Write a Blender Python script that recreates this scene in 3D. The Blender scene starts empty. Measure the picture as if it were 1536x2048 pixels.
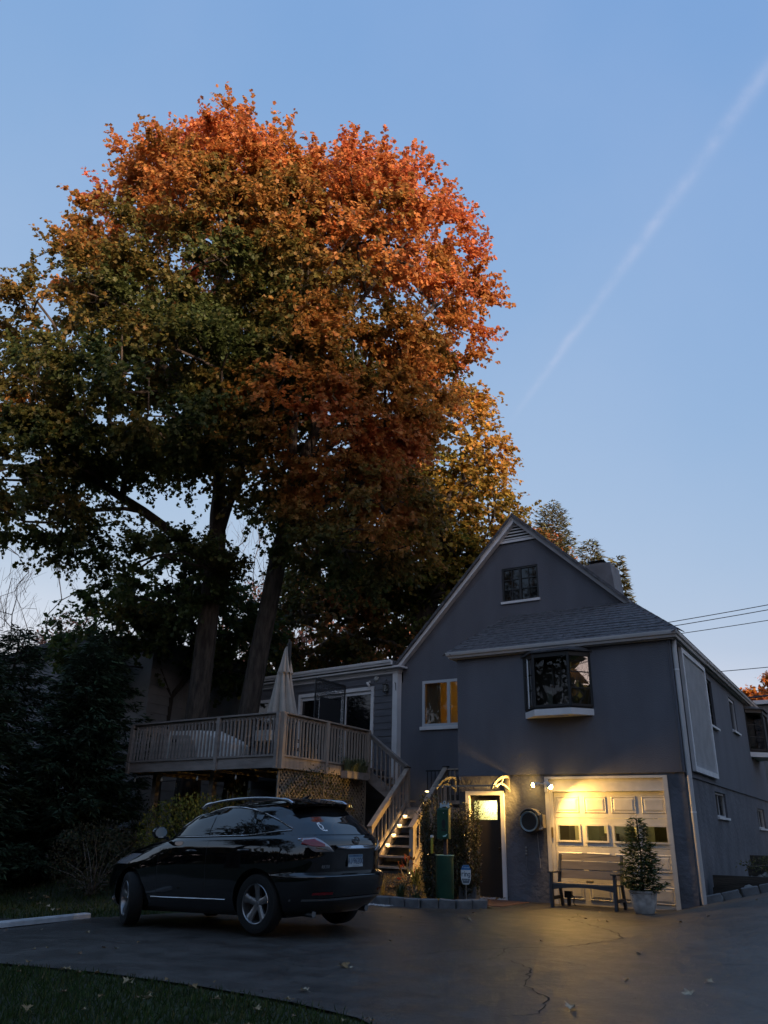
import bpy, bmesh, math, random
import numpy as np
from mathutils import Matrix, Vector
from mathutils import geometry as mgeo

SC = bpy.context.scene
COL = SC.collection
R = random.Random(7)
NPR = np.random.RandomState(11)
rad = math.radians

# ------------------------------------------------------------------ camera
# World frame: x runs along the house front, y goes back into the plot, z up, the
# origin is the front right corner of the house at ground level. Metres.
cd = bpy.data.cameras.new('camera')
cam = bpy.data.objects.new('camera', cd)
COL.objects.link(cam)
SC.camera = cam
CR = Vector((0.853869, 0.520036, 0.021687)); CU = Vector((0.17969, -0.333634, 0.925419)); CF = Vector((-0.488486, 0.78629, 0.378325))
M = Matrix.Identity(4)
for i in range(3):
    M[i][0] = CR[i]; M[i][1] = CU[i]; M[i][2] = -CF[i]
M.translation = (3.383425, -16.882619, 1.270513)
cam.matrix_world = M
cd.lens = 27.5685; cd.sensor_width = 36; cd.sensor_fit = 'AUTO'
cd.clip_start = 0.05; cd.clip_end = 6000

# ------------------------------------------------------------------ dusk sky, low sun
SUN_EL = rad(5.0); SUN_V = Vector((0.85, -0.5, 0)).normalized() * math.cos(SUN_EL) + Vector((0, 0, math.sin(SUN_EL)))
W = bpy.data.worlds.new('World'); SC.world = W; W.use_nodes = True
wn = W.node_tree; WL = wn.links.new
bgn = wn.nodes['Background']
sky = wn.nodes.new('ShaderNodeTexSky'); sky.sky_type = 'NISHITA'; sky.sun_disc = False
sky.sun_elevation = SUN_EL; sky.sun_rotation = math.atan2(SUN_V.x, SUN_V.y)
sky.dust_density = 0.3; sky.ozone_density = 3.0
# one tone curve per channel for the whole sky, like the photograph's own rendering
sep = wn.nodes.new('ShaderNodeSeparateColor'); WL(sky.outputs[0], sep.inputs[0]); gam = wn.nodes.new('ShaderNodeCombineColor')
for ch_, (e_, k_) in enumerate(((0.62, 0.93), (0.35, 0.81), (0.08, 1.15))):
    pw = wn.nodes.new('ShaderNodeMath'); pw.operation = 'POWER'; WL(sep.outputs[ch_], pw.inputs[0]); pw.inputs[1].default_value = e_
    ml = wn.nodes.new('ShaderNodeMath'); ml.operation = 'MULTIPLY'; WL(pw.outputs[0], ml.inputs[0]); ml.inputs[1].default_value = k_; WL(ml.outputs[0], gam.inputs[ch_])
# the afterglow round the set sun stays as strong as the sky model makes it
sb_ = wn.nodes.new('ShaderNodeMath'); sb_.operation = 'SUBTRACT'; WL(sep.outputs[0], sb_.inputs[0]); sb_.inputs[1].default_value = 0.8
mx_ = wn.nodes.new('ShaderNodeMath'); mx_.operation = 'MAXIMUM'; WL(sb_.outputs[0], mx_.inputs[0]); mx_.inputs[1].default_value = 0.0
gl0 = wn.nodes.new('ShaderNodeMix'); gl0.data_type = 'RGBA'; gl0.blend_type = 'MULTIPLY'; gl0.inputs[0].default_value = 1; WL(mx_.outputs[0], gl0.inputs[6]); gl0.inputs[7].default_value = (0.62, 0.54, 0.44, 1)
gl1 = wn.nodes.new('ShaderNodeMix'); gl1.data_type = 'RGBA'; gl1.blend_type = 'ADD'; gl1.inputs[0].default_value = 1; WL(gam.outputs[0], gl1.inputs[6]); WL(gl0.outputs[2], gl1.inputs[7])
tin = wn.nodes.new('ShaderNodeMix'); tin.data_type = 'RGBA'; tin.blend_type = 'MULTIPLY'; tin.inputs[0].default_value = 1.0
WL(gl1.outputs[2], tin.inputs[6]); tin.inputs[7].default_value = (1, 1, 1, 1)
bgn.inputs[1].default_value = 0.15

def wmath(op, a, b=None):
    n = wn.nodes.new('ShaderNodeMath'); n.operation = op
    for k, v in enumerate((a, b)):
        if v is None: continue
        if isinstance(v, (int, float)): n.inputs[k].default_value = v
        else: WL(v, n.inputs[k])
    return n.outputs[0]

def wdot(vec):
    n = wn.nodes.new('ShaderNodeVectorMath'); n.operation = 'DOT_PRODUCT'
    WL(wco.outputs['Generated'], n.inputs[0]); n.inputs[1].default_value = vec
    return n.outputs['Value']

# an old vapour trail high in the sky: a faint great-circle streak, part of the sky itself
TRAIL_A = (-0.3168, 0.8145, 0.486); TRAIL_B = (0.0248, 0.6834, 0.7296)
wco = wn.nodes.new('ShaderNodeTexCoord')
TRA = Vector(TRAIL_A).normalized(); TRB = Vector(TRAIL_B).normalized()
TN = TRA.cross(TRB).normalized(); TM = (TRA + TRB).normalized(); TT = TN.cross(TM)
along = wdot(TT)
nz = wn.nodes.new('ShaderNodeTexNoise'); nz.inputs['Scale'].default_value = 42; nz.inputs['Detail'].default_value = 6
WL(wco.outputs['Generated'], nz.inputs['Vector'])
off = wmath('ADD', wdot(TN), wmath('MULTIPLY', wmath('SUBTRACT', nz.outputs[0], 0.5), 0.0045))
wid = wmath('ADD', 0.0062, wmath('MULTIPLY', along, 0.010))
q = wmath('DIVIDE', off, wid)
band = wmath('POWER', 2.718, wmath('MULTIPLY', wmath('MULTIPLY', q, q), -1.0))
mr = wn.nodes.new('ShaderNodeMapRange'); mr.interpolation_type = 'SMOOTHSTEP'
WL(along, mr.inputs[0]); mr.inputs[1].default_value = -0.25; mr.inputs[2].default_value = -0.14
fac = wmath('MULTIPLY', wmath('MULTIPLY', band, mr.outputs[0]), wmath('MULTIPLY', wmath('POWER', nz.outputs[0], 1.6), 0.36))
pos = wmath('GREATER_THAN', wdot(TM), 0.0)
fac = wmath('MULTIPLY', fac, pos)
nz2 = wn.nodes.new('ShaderNodeTexNoise'); nz2.inputs['Scale'].default_value = 2.2; nz2.inputs['Detail'].default_value = 5
WL(wco.outputs['Generated'], nz2.inputs['Vector'])
hz = wn.nodes.new('ShaderNodeMapRange'); WL(nz2.outputs[0], hz.inputs[0]); hz.inputs[1].default_value = .45; hz.inputs[2].default_value = .8
fac = wmath('ADD', fac, wmath('MULTIPLY', hz.outputs[0], 0.10))
mixc = wn.nodes.new('ShaderNodeMix'); mixc.data_type = 'RGBA'
WL(fac, mixc.inputs[0]); WL(tin.outputs[2], mixc.inputs[6]); mixc.inputs[7].default_value = (1.25, 1.25, 1.5, 1)
WL(mixc.outputs[2], bgn.inputs[0])

sd = bpy.data.lights.new('sun', 'SUN'); sd.energy = 2.7; sd.angle = rad(5); sd.color = (1.0, 0.70, 0.50)
so = bpy.data.objects.new('sun', sd); COL.objects.link(so)
so.rotation_euler = SUN_V.to_track_quat('Z', 'Y').to_euler()

SC.view_settings.view_transform = 'Standard'; SC.view_settings.look = 'None'
SC.view_settings.gamma = 1; SC.view_settings.use_curve_mapping = False
SC.view_settings.exposure = 2.0
SC.render.engine = 'CYCLES'
SC.cycles.max_bounces = 8; SC.cycles.diffuse_bounces = 5; SC.cycles.glossy_bounces = 4; SC.cycles.transparent_max_bounces = 12
SC.cycles.caustics_reflective = False; SC.cycles.caustics_refractive = False
SC.cycles.sample_clamp_indirect = 3.0; SC.cycles.use_denoising = True

# ------------------------------------------------------------------ materials
MATS = {}
def mat(name, col=(0.5, 0.5, 0.5), rough=0.7, metal=0.0, var=0.0, vscale=6.0, bump=0.0, bscale=40.0, detail=4, col2=None,
        coat=0.0, spec=0.5, trans=0.0, emit=None, estr=0.0, attr=None, stretch=(1, 1, 1), cstretch=None, translucent=0.0, sheen=0.0, rvar=0.0, ramp=(0.35, 0.65)):
    if name in MATS: return MATS[name]
    m = bpy.data.materials.new(name); m.use_nodes = True; MATS[name] = m
    nt = m.node_tree; N = nt.nodes; L = nt.links.new
    b = N['Principled BSDF']
    b.inputs['Base Color'].default_value = (*col, 1); b.inputs['Roughness'].default_value = rough; b.inputs['Metallic'].default_value = metal
    b.inputs['Specular IOR Level'].default_value = spec
    b.inputs['Coat Weight'].default_value = coat; b.inputs['Coat Roughness'].default_value = 0.03
    b.inputs['Transmission Weight'].default_value = trans
    if emit: b.inputs['Emission Color'].default_value = (*emit, 1); b.inputs['Emission Strength'].default_value = estr
    tc = N.new('ShaderNodeTexCoord'); mp = N.new('ShaderNodeMapping'); mp.inputs['Scale'].default_value = stretch
    L(tc.outputs['Object'], mp.inputs[0])
    src = None
    if attr:
        a = N.new('ShaderNodeAttribute'); a.attribute_name = attr; src = a.outputs['Color']
    if var > 0 or col2:
        nz = N.new('ShaderNodeTexNoise'); nz.inputs['Scale'].default_value = vscale; nz.inputs['Detail'].default_value = detail
        if cstretch:
            mp2 = N.new('ShaderNodeMapping'); mp2.inputs['Scale'].default_value = cstretch; L(tc.outputs['Object'], mp2.inputs[0]); L(mp2.outputs[0], nz.inputs['Vector'])
        else: L(mp.outputs[0], nz.inputs['Vector'])
        c2 = col2 or tuple(c * (1 - var) for c in col)
        c1 = col if col2 else tuple(min(1, c * (1 + var)) for c in col)
        mr = N.new('ShaderNodeMapRange'); mr.inputs[1].default_value = ramp[0]; mr.inputs[2].default_value = ramp[1]
        L(nz.outputs[0], mr.inputs[0])
        mx = N.new('ShaderNodeMix'); mx.data_type = 'RGBA'; L(mr.outputs[0], mx.inputs[0])
        mx.inputs[6].default_value = (*c2, 1); mx.inputs[7].default_value = (*c1, 1)
        if src is not None:
            m2 = N.new('ShaderNodeMix'); m2.data_type = 'RGBA'; m2.blend_type = 'MULTIPLY'; m2.inputs[0].default_value = 1
            L(src, m2.inputs[6]); L(mx.outputs[2], m2.inputs[7]); src = m2.outputs[2]
        else: src = mx.outputs[2]
        if rvar:
            rm = N.new('ShaderNodeMapRange'); L(nz.outputs[0], rm.inputs[0]); rm.inputs[1].default_value = .3; rm.inputs[2].default_value = .7
            rm.inputs[3].default_value = max(0.02, rough - rvar); rm.inputs[4].default_value = min(1, rough + rvar); L(rm.outputs[0], b.inputs['Roughness'])
    if src is not None: L(src, b.inputs['Base Color'])
    if bump > 0:
        nb = N.new('ShaderNodeTexNoise'); nb.inputs['Scale'].default_value = bscale; nb.inputs['Detail'].default_value = 6
        L(mp.outputs[0], nb.inputs['Vector'])
        bp = N.new('ShaderNodeBump'); bp.inputs['Strength'].default_value = min(1, bump); bp.inputs['Distance'].default_value = 0.02 * max(1, bump)
        L(nb.outputs[0], bp.inputs['Height']); L(bp.outputs[0], b.inputs['Normal'])
    if translucent > 0:
        tl = N.new('ShaderNodeBsdfTranslucent'); ms = N.new('ShaderNodeMixShader'); ms.inputs[0].default_value = translucent
        if src is not None:
            br_ = N.new('ShaderNodeVectorMath'); br_.operation = 'SCALE'; br_.inputs['Scale'].default_value = 1.5; L(src, br_.inputs[0]); L(br_.outputs[0], tl.inputs[0])
        else: tl.inputs[0].default_value = (*col, 1)
        L(b.outputs[0], ms.inputs[1]); L(tl.outputs[0], ms.inputs[2]); L(ms.outputs[0], N['Material Output'].inputs[0])
    return m

def mat_glass(name, tint=(0.9, 0.95, 0.95), gloss=0.12):
    if name in MATS: return MATS[name]
    m = bpy.data.materials.new(name); m.use_nodes = True; MATS[name] = m
    nt = m.node_tree; N = nt.nodes; L = nt.links.new; N.remove(N['Principled BSDF'])
    t = N.new('ShaderNodeBsdfTransparent'); t.inputs[0].default_value = (*tint, 1)
    g = N.new('ShaderNodeBsdfGlossy'); g.inputs['Roughness'].default_value = 0.01
    fr = N.new('ShaderNodeFresnel'); fr.inputs[0].default_value = 1.5
    ad = N.new('ShaderNodeMath'); ad.operation = 'ADD'; ad.use_clamp = True; L(fr.outputs[0], ad.inputs[0]); ad.inputs[1].default_value = gloss
    ms = N.new('ShaderNodeMixShader'); L(ad.outputs[0], ms.inputs[0]); L(t.outputs[0], ms.inputs[1]); L(g.outputs[0], ms.inputs[2])
    L(ms.outputs[0], N['Material Output'].inputs[0]); return m

# ------------------------------------------------------------------ object helpers
def origin_of(o):
    v = Vector((0, 0, 0))
    while o is not None:
        v += o.location; o = o.parent
    return v

def props(o, label=None, cat=None, group=None, kind=None):
    if label: o['label'] = label
    if cat: o['category'] = cat
    if group: o['group'] = group
    if kind: o['kind'] = kind
    return o

def link(name, me, parent=None, loc=None):
    o = bpy.data.objects.new(name, me); COL.objects.link(o)
    if parent is not None: o.parent = parent
    if loc is not None: o.location = loc
    return o

def thing(name, label, cat, loc=(0, 0, 0), rotz=0.0, group=None, kind=None):
    o = bpy.data.objects.new(name, None); COL.objects.link(o); o.empty_display_size = 0.2
    o.location = loc; o.rotation_euler = (0, 0, rotz)
    return props(o, label, cat, group, kind)

def rotm(axis, a): return Matrix.Rotation(a, 3, axis)

class MB:
    """Collects shapes in world (or local) coordinates and links them as one mesh object."""
    def __init__(s): s.v = []; s.f = []
    def add(s, vs, fs):
        n = len(s.v); s.v += [tuple(p) for p in vs]; s.f += [tuple(i + n for i in f) for f in fs]; return s
    def box(s, a, b):
        (x0, y0, z0), (x1, y1, z1) = [tuple(map(min, a, b)), tuple(map(max, a, b))]
        return s.add([(x0, y0, z0), (x1, y0, z0), (x1, y1, z0), (x0, y1, z0), (x0, y0, z1), (x1, y0, z1), (x1, y1, z1), (x0, y1, z1)],
                     [(0, 3, 2, 1), (4, 5, 6, 7), (0, 1, 5, 4), (1, 2, 6, 5), (2, 3, 7, 6), (3, 0, 4, 7)])
    def bar(s, a, b, w, h, up=(0, 0, 1), taper=1.0):
        a = Vector(a); b = Vector(b); d = (b - a).normalized(); up = Vector(up)
        sd = d.cross(up)
        if sd.length < 1e-4: sd = d.cross(Vector((1, 0, 0)))
        sd.normalize(); u2 = sd.cross(d).normalized()
        vs = []
        for p, k in ((a, 1), (b, taper)):
            for sx, sz in ((-1, -1), (1, -1), (1, 1), (-1, 1)): vs.append(p + sd * (sx * w / 2 * k) + u2 * (sz * h / 2 * k))
        return s.add(vs, [(3, 2, 1, 0), (4, 5, 6, 7), (0, 1, 5, 4), (1, 2, 6, 5), (2, 3, 7, 6), (3, 0, 4, 7)])
    def tube(s, pts, r, n=8, cap=True):
        pts = [Vector(p) for p in pts]; rs = r if isinstance(r, (list, tuple)) else [r] * len(pts)
        base = len(s.v); ref = None
        for i, p in enumerate(pts):
            d = (pts[min(i + 1, len(pts) - 1)] - pts[max(i - 1, 0)])
            if d.length < 1e-9: d = Vector((0, 0, 1))
            d.normalize()
            if ref is None:
                ref = d.cross(Vector((0, 0, 1)))
                if ref.length < 1e-3: ref = d.cross(Vector((1, 0, 0)))
            ref = (ref - d * ref.dot(d)).normalized(); bn = d.cross(ref)
            for k in range(n):
                a = 2 * math.pi * k / n; s.v.append(tuple(p + (ref * math.cos(a) + bn * math.sin(a)) * rs[i]))
        for i in range(len(pts) - 1):
            for k in range(n):
                a = base + i * n + k; b = base + i * n + (k + 1) % n; s.f.append((a, b, b + n, a + n))
        if cap:
            s.f.append(tuple(base + k for k in reversed(range(n)))); s.f.append(tuple(base + (len(pts) - 1) * n + k for k in range(n)))
        return s
    def lathe(s, prof, n=24, c=(0, 0, 0), ax='z', cap=True):
        base = len(s.v)
        for r, h in prof:
            for k in range(n):
                a = 2 * math.pi * k / n; x, y = r * math.cos(a), r * math.sin(a)
                p = (x, y, h) if ax == 'z' else ((x, h, y) if ax == 'y' else (h, x, y))
                s.v.append((p[0] + c[0], p[1] + c[1], p[2] + c[2]))
        for i in range(len(prof) - 1):
            for k in range(n):
                a = base + i * n + k; b = base + i * n + (k + 1) % n; s.f.append((a, b, b + n, a + n))
        if cap:
            s.f.append(tuple(base + k for k in reversed(range(n)))); s.f.append(tuple(base + (len(prof) - 1) * n + k for k in range(n)))
        return s
    def prism(s, poly, off):
        """poly: list of 3-D points (planar), off: extrusion vector"""
        n = len(poly); off = Vector(off); vs = [Vector(p) for p in poly]; vs = vs + [p + off for p in vs]
        fs = [tuple(reversed(range(n))), tuple(range(n, 2 * n))] + [(i, (i + 1) % n, n + (i + 1) % n, n + i) for i in range(n)]
        return s.add(vs, fs)
    def quad(s, *ps): return s.add(ps, [tuple(range(len(ps)))])
    def sweep(s, prof, path, closed_prof=True):
        """prof: (out, z) list; path: (x, y) list in plan, outwards is the right hand of travel"""
        P = [Vector((p[0], p[1])) for p in path]; base = len(s.v); n = len(prof)
        zs = [p[2] if len(p) > 2 else 0.0 for p in path]
        for i, p in enumerate(P):
            ds = []
            if i > 0: ds.append((p - P[i - 1]).normalized())
            if i < len(P) - 1: ds.append((P[i + 1] - p).normalized())
            ns = [Vector((d.y, -d.x)) for d in ds]
            m = ns[0] if len(ns) == 1 else (ns[0] + ns[1]).normalized() / max(0.2, math.cos(ns[0].angle(ns[1]) / 2))
            for o, z in prof: s.v.append((p.x + m.x * o, p.y + m.y * o, zs[i] + z))
        for i in range(len(P) - 1):
            for k in range(n if closed_prof else n - 1):
                a = base + i * n + k; b = base + i * n + (k + 1) % n; s.f.append((a, b, b + n, a + n))
        if closed_prof:
            s.f.append(tuple(base + k for k in reversed(range(n)))); s.f.append(tuple(base + (len(P) - 1) * n + k for k in range(n)))
        return s
    def mesh(s, name, m, smooth=None, org=(0, 0, 0)):
        me = bpy.data.meshes.new(name)
        o = Vector(org)
        me.from_pydata([tuple(Vector(v) - o) for v in s.v], [], s.f)
        bm = bmesh.new(); bm.from_mesh(me); bmesh.ops.recalc_face_normals(bm, faces=bm.faces); bm.to_mesh(me); bm.free()
        if m is not None: me.materials.append(m)
        if smooth is not None:
            for p in me.polygons: p.use_smooth = True
            me.set_sharp_from_angle(angle=rad(smooth))
        return me
    def build(s, name, m, parent=None, smooth=None, local=False, loc=None):
        org = Vector((0, 0, 0)) if local else (origin_of(parent) if parent is not None else Vector((0, 0, 0)))
        if loc is not None:          # own pivot (world coordinates)
            me = s.mesh(name, m, smooth, loc); o = link(name, me, parent, Vector(loc) - org)
        else:
            me = s.mesh(name, m, smooth, org); o = link(name, me, parent)
        return o

def inst(name, me, parent, loc, rot=None, scale=None):
    """another object on shared mesh data; loc in world coordinates"""
    o = link(name, me, parent, Vector(loc) - (origin_of(parent) if parent is not None else Vector((0, 0, 0))))
    if rot is not None: o.rotation_euler = rot
    if scale is not None: o.scale = scale
    return o

def copy_tree(o, parent=None):
    c = o.copy(); COL.objects.link(c)
    if parent is not None: c.parent = parent
    for ch in list(o.children): copy_tree(ch, c)
    return c

def smooth(t): t = min(1, max(0, t)); return t * t * (3 - 2 * t)
def lerp(a, b, t): return a + (b - a) * t

def g(x, y):
    """height of the ground"""
    z = 0.012 * min(0, max(y, -30) + 5.6) + 0.002 - .034 * max(0, min(6, -3.9 - x)) * smooth((-3.4 - y) / 2.0) * smooth((y + 12) / 4)
    left = smooth((-4.6 - x) / 1.2) * smooth((y + 2.7) / 6.0) * 1.35
    left2 = smooth((-7.5 - x) / 3.0) * smooth((y + 6.2) / 7.0) * 0.5
    right = 0.24 * max(0.0, min(2.6, x + 0.55)) * smooth((y + 6.0) / 6.0)
    back = smooth((y - 0.9) / 1.0) * smooth((x + 0.3) / 0.25) * 0.3
    return z + max(left, left2) + right + back

# palette
m_stucco = mat('grey_blue_stucco', (0.118, 0.119, 0.138), 0.85, var=0.10, vscale=1.6, bump=0.5, bscale=38, cstretch=(1, 1, .35), detail=8)
m_stucco_rough = mat('grey_blue_rough_stucco', (0.112, 0.112, 0.128), 0.85, var=0.22, vscale=2.0, cstretch=(1, 1, .6), detail=9, bump=1.2, bscale=11)
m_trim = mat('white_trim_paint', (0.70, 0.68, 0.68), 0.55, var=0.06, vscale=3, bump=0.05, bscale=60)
m_gutter = mat('pale_gutter_paint', (0.47, 0.45, 0.445), 0.4, var=0.07, vscale=2)
m_shingle = mat('charcoal_shingle', (0.10, 0.097, 0.104), 0.92, var=0.35, vscale=9, bump=0.5, bscale=140)
m_black = mat('black_painted_metal', (0.012, 0.012, 0.013), 0.45)
m_darkframe = mat('dark_bronze_frame', (0.010, 0.009, 0.009), 0.5)
m_siding = mat('dark_grey_siding', (0.115, 0.115, 0.130), 0.7, var=0.1, vscale=2, bump=0.15, bscale=30, stretch=(1, 1, 6))
m_glass = mat_glass('window_glass', (0.88, 0.9, 0.88), 0.0)
m_sideglass = mat_glass('coated_window_glass', (0.5, 0.5, 0.5), 0.22)
m_darkglass = mat('dark_window_glass', (0.006, 0.006, 0.007), 0.03, spec=0.6)
m_inner = mat('dark_room_paint', (0.03, 0.028, 0.026), 0.9)

# ================================================================== GROUND
m_soil = mat('leaf_strewn_soil', (0.035, 0.028, 0.018), 0.95, var=0.5, vscale=4, bump=1.0, bscale=22)
m_lawnsoil = mat('lawn_soil', (0.028, 0.036, 0.014), 0.95, var=0.4, vscale=3, bump=0.8, bscale=30)
def make_asphalt():
    m = bpy.data.materials.new('worn_asphalt'); m.use_nodes = True
    nt = m.node_tree; N = nt.nodes; L = nt.links.new; b = N['Principled BSDF']
    tc = N.new('ShaderNodeTexCoord')
    def noise(sc, det=5, rough=0.55):
        n = N.new('ShaderNodeTexNoise'); n.inputs['Scale'].default_value = sc; n.inputs['Detail'].default_value = det; n.inputs['Roughness'].default_value = rough
        L(tc.outputs['Object'], n.inputs['Vector']); return n.outputs[0]
    def mrange(x, a, bb, c, d):
        n = N.new('ShaderNodeMapRange'); L(x, n.inputs[0])
        for i, v in enumerate((a, bb, c, d)): n.inputs[i + 1].default_value = v
        return n.outputs[0]
    def mul(x, y):
        n = N.new('ShaderNodeMath'); n.operation = 'MULTIPLY'; L(x, n.inputs[0]); L(y, n.inputs[1]); return n.outputs[0]
    big, mid, grit = noise(0.45, 6, 0.6), noise(2.6, 8, 0.7), noise(95, 2)
    v = mul(mul(mrange(big, 0.3, 0.7, 0.62, 1.38), mrange(mid, 0.3, 0.72, 0.58, 1.5)), mrange(grit, 0.35, 0.7, 0.45, 2.0))
    mx = N.new('ShaderNodeMix'); mx.data_type = 'RGBA'; mx.blend_type = 'MULTIPLY'; mx.inputs[0].default_value = 1
    mx.inputs[6].default_value = (0.046, 0.042, 0.038, 1); L(v, mx.inputs[7]); L(mx.outputs[2], b.inputs['Base Color'])
    L(mrange(mid, 0.3, 0.7, 0.30, 0.54), b.inputs['Roughness'])
    b.inputs['Specular IOR Level'].default_value = 0.5
    ad = N.new('ShaderNodeMath'); ad.operation = 'ADD'; L(mrange(grit, 0, 1, 0, 0.6), ad.inputs[0]); L(mrange(noise(16, 6, 0.75), 0, 1, 0, 1.6), ad.inputs[1])
    bp = N.new('ShaderNodeBump'); bp.inputs['Strength'].default_value = 0.55; bp.inputs['Distance'].default_value = 0.022
    L(ad.outputs[0], bp.inputs['Height']); L(bp.outputs[0], b.inputs['Normal'])
    return m
m_asphalt = make_asphalt()

def sheet(name, poly, step, dz, m, kind='structure', label=None, parent=None, hf=None):
    hf = hf or g
    pts = []; n = len(poly)
    for i in range(n):
        a = Vector(poly[i]); b = Vector(poly[(i + 1) % n]); k = max(1, int((b - a).length / step))
        pts += [a.lerp(b, t / k) for t in range(k)]
    nb = len(pts); edges = [(i, (i + 1) % nb) for i in range(nb)]
    xs = [p.x for p in pts]; ys = [p.y for p in pts]
    def inside(x, y):
        c = False; j = nb - 1
        for i in range(nb):
            if (ys[i] > y) != (ys[j] > y) and x < (xs[j] - xs[i]) * (y - ys[i]) / (ys[j] - ys[i]) + xs[i]: c = not c
            j = i
        return c
    x = min(xs) + step * .5
    while x < max(xs):
        y = min(ys) + step * .5
        while y < max(ys):
            if inside(x, y): pts.append(Vector((x, y)))
            y += step
        x += step
    vs, es, fs, *_ = mgeo.delaunay_2d_cdt(pts, edges, [], 1, 1e-4)
    me = bpy.data.meshes.new(name); me.from_pydata([(p.x, p.y, hf(p.x, p.y) + dz) for p in vs], [], [tuple(f) for f in fs])
    me.materials.append(m)
    for p in me.polygons: p.use_smooth = True
    bm = bmesh.new(); bm.from_mesh(me)
    for f in bm.faces:
        if f.normal.z < 0: f.normal_flip()
    bm.to_mesh(me); bm.free()
    o = link(name, me, parent)
    return props(o, label=label, kind=kind)

# the big sheet: fine near the house, coarse out to the horizon
def big_ground():
    xs = [-900, -400, -200, -120, -80, -60, -45] + list(np.arange(-36, 14.1, 0.5)) + [20, 30, 45, 70, 120, 200, 400, 900]
    ys = [-900, -400, -200, -120, -80, -50, -36, -28] + list(np.arange(-22, 16.1, 0.5)) + [22, 30, 45, 70, 120, 200, 400, 900]
    vs = [(x, y, g(x, y) - 0.012) for y in ys for x in xs]; nx = len(xs)
    fs = [(j * nx + i, j * nx + i + 1, (j + 1) * nx + i + 1, (j + 1) * nx + i) for j in range(len(ys) - 1) for i in range(nx - 1)]
    me = bpy.data.meshes.new('ground'); me.from_pydata(vs, [], fs); me.materials.append(m_lawnsoil)
    for p in me.polygons: p.use_smooth = True
    return props(link('ground', me), kind='structure')
big_ground()
DRIVE = [(-34, -12.4), (-12, -11.7), (-6.5, -11.3), (-4.7, -11.05), (-3.5, -10.82), (-2.27, -10.75), (-1.2, -10.8), (-0.44, -10.95), (0.5, -11.5), (1.2, -12.6), (1.8, -15), (1.6, -19), (1.0, -30),
         (14, -30), (14, 0.2), (1.2, 0.42), (0.7, 0.2), (0.02, 0.02), (-0.365, 0.16), (-2.92, 0.16), (-3.3, 0.02), (-5.0, 0.02), (-4.4, -0.6), (-3.30, -2.0), (-3.7, -2.55), (-4.4, -2.9), (-5.2, -2.85), (-5.9, -2.6),
         (-6.4, -3.4), (-7.2, -4.6), (-7.9, -5.9), (-8.2, -6.6), (-8.6, -6.9), (-9.0, -7.3), (-10.5, -7.75), (-14, -8.1), (-34, -8.6)]
driveway = sheet('driveway', DRIVE, 0.45, 0.012, m_asphalt)
m_crack = mat('crack_shadow', (0.016, 0.015, 0.014), 0.95)
def crack(pts, w, seed):
    rr = random.Random(seed); mb = MB(); fine = []
    for a, b in zip(pts, pts[1:]):
        k = max(2, int(math.dist(a, b) / 0.09))
        for t in range(k):
            fine.append((lerp(a[0], b[0], t / k) + rr.uniform(-.035, .035), lerp(a[1], b[1], t / k) + rr.uniform(-.045, .045)))
    fine.append(pts[-1]); prev = None
    for i, (x, y) in enumerate(fine):
        e = min(1, 4 * min(i, len(fine) - 1 - i) / len(fine) + 0.15); ww = w * e * rr.uniform(.35, 1.5)
        d = Vector((fine[min(i + 1, len(fine) - 1)][0] - fine[max(0, i - 1)][0], fine[min(i + 1, len(fine) - 1)][1] - fine[max(0, i - 1)][1])).normalized()
        cur = [(x - d.y * ww, y + d.x * ww, g(x, y) + .0165), (x + d.y * ww, y - d.x * ww, g(x, y) + .0165)]
        if prev: mb.quad(prev[0], prev[1], cur[1], cur[0])
        prev = cur
    return mb.build('crack', m_crack, driveway)
crack([(-0.6, -1.2), (-1.1, -1.5), (-1.75, -1.75), (-1.55, -2.3), (-1.62, -2.9), (-1.0, -3.5), (-.45, -4.2), (-.05, -5.0), (-.2, -5.6), (-.4, -6.3), (-.95, -6.8), (-.75, -7.6), (-.85, -8.3)], 0.009, 1)
crack([(-.15, -5.5), (.15, -5.3), (.6, -5.2)], 0.006, 2)
crack([(-.7, -7.5), (-.15, -8.1), (.1, -8.9), (.5, -9.4), (.65, -10.0), (.45, -10.4)], 0.007, 3)
crack([(-.9, -6.8), (-1.4, -7.4), (-1.7, -8.2)], 0.007, 4)
crack([(1.6, -3.2), (2.3, -3.9), (2.6, -4.9)], 0.006, 5)
crack([(-4.6, -9.3), (-5.6, -9.1), (-6.8, -9.6), (-7.4, -9.3)], 0.005, 6)
for i_, p_ in enumerate(([(2.4, -1.6), (2.0, -2.6), (2.2, -3.6)], [(-2.6, -3.4), (-2.0, -3.0), (-1.6, -2.4)], [(-.2, -5.6), (-1.0, -5.9), (-1.9, -5.7)], [(1.2, -6.6), (1.9, -6.2), (2.6, -6.6)], [(-3.4, -9.6), (-2.6, -9.2), (-1.9, -9.5), (-1.2, -9.0)], [(-.75, -7.6), (-.1, -7.4), (.4, -7.6)])):
    crack(p_, .0045, 40 + i_)
# brick-red landing slab in front of the side door
slab = MB().box((-4.95, -1.55, -0.10), (-3.32, -0.02, 0.022)).build('door_pad', mat('worn_brick_pad', (0.16, 0.075, 0.045), 0.9, var=0.3, vscale=7, bump=.4, bscale=60)); props(slab, kind='structure')

# planting bed between car, stairs and side door
BED = [(-3.6, -2.05), (-3.85, -2.35), (-4.45, -2.68), (-5.2, -2.65), (-5.9, -2.45), (-7.4, -2.4), (-9.5, -1.8), (-9.6, 2.2), (-5.0, 2.2), (-5.0, 0.0), (-4.96, -1.6), (-3.55, -1.62)]
props(sheet('planting_bed', BED, 0.3, 0.05, m_soil), kind='structure')
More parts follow.
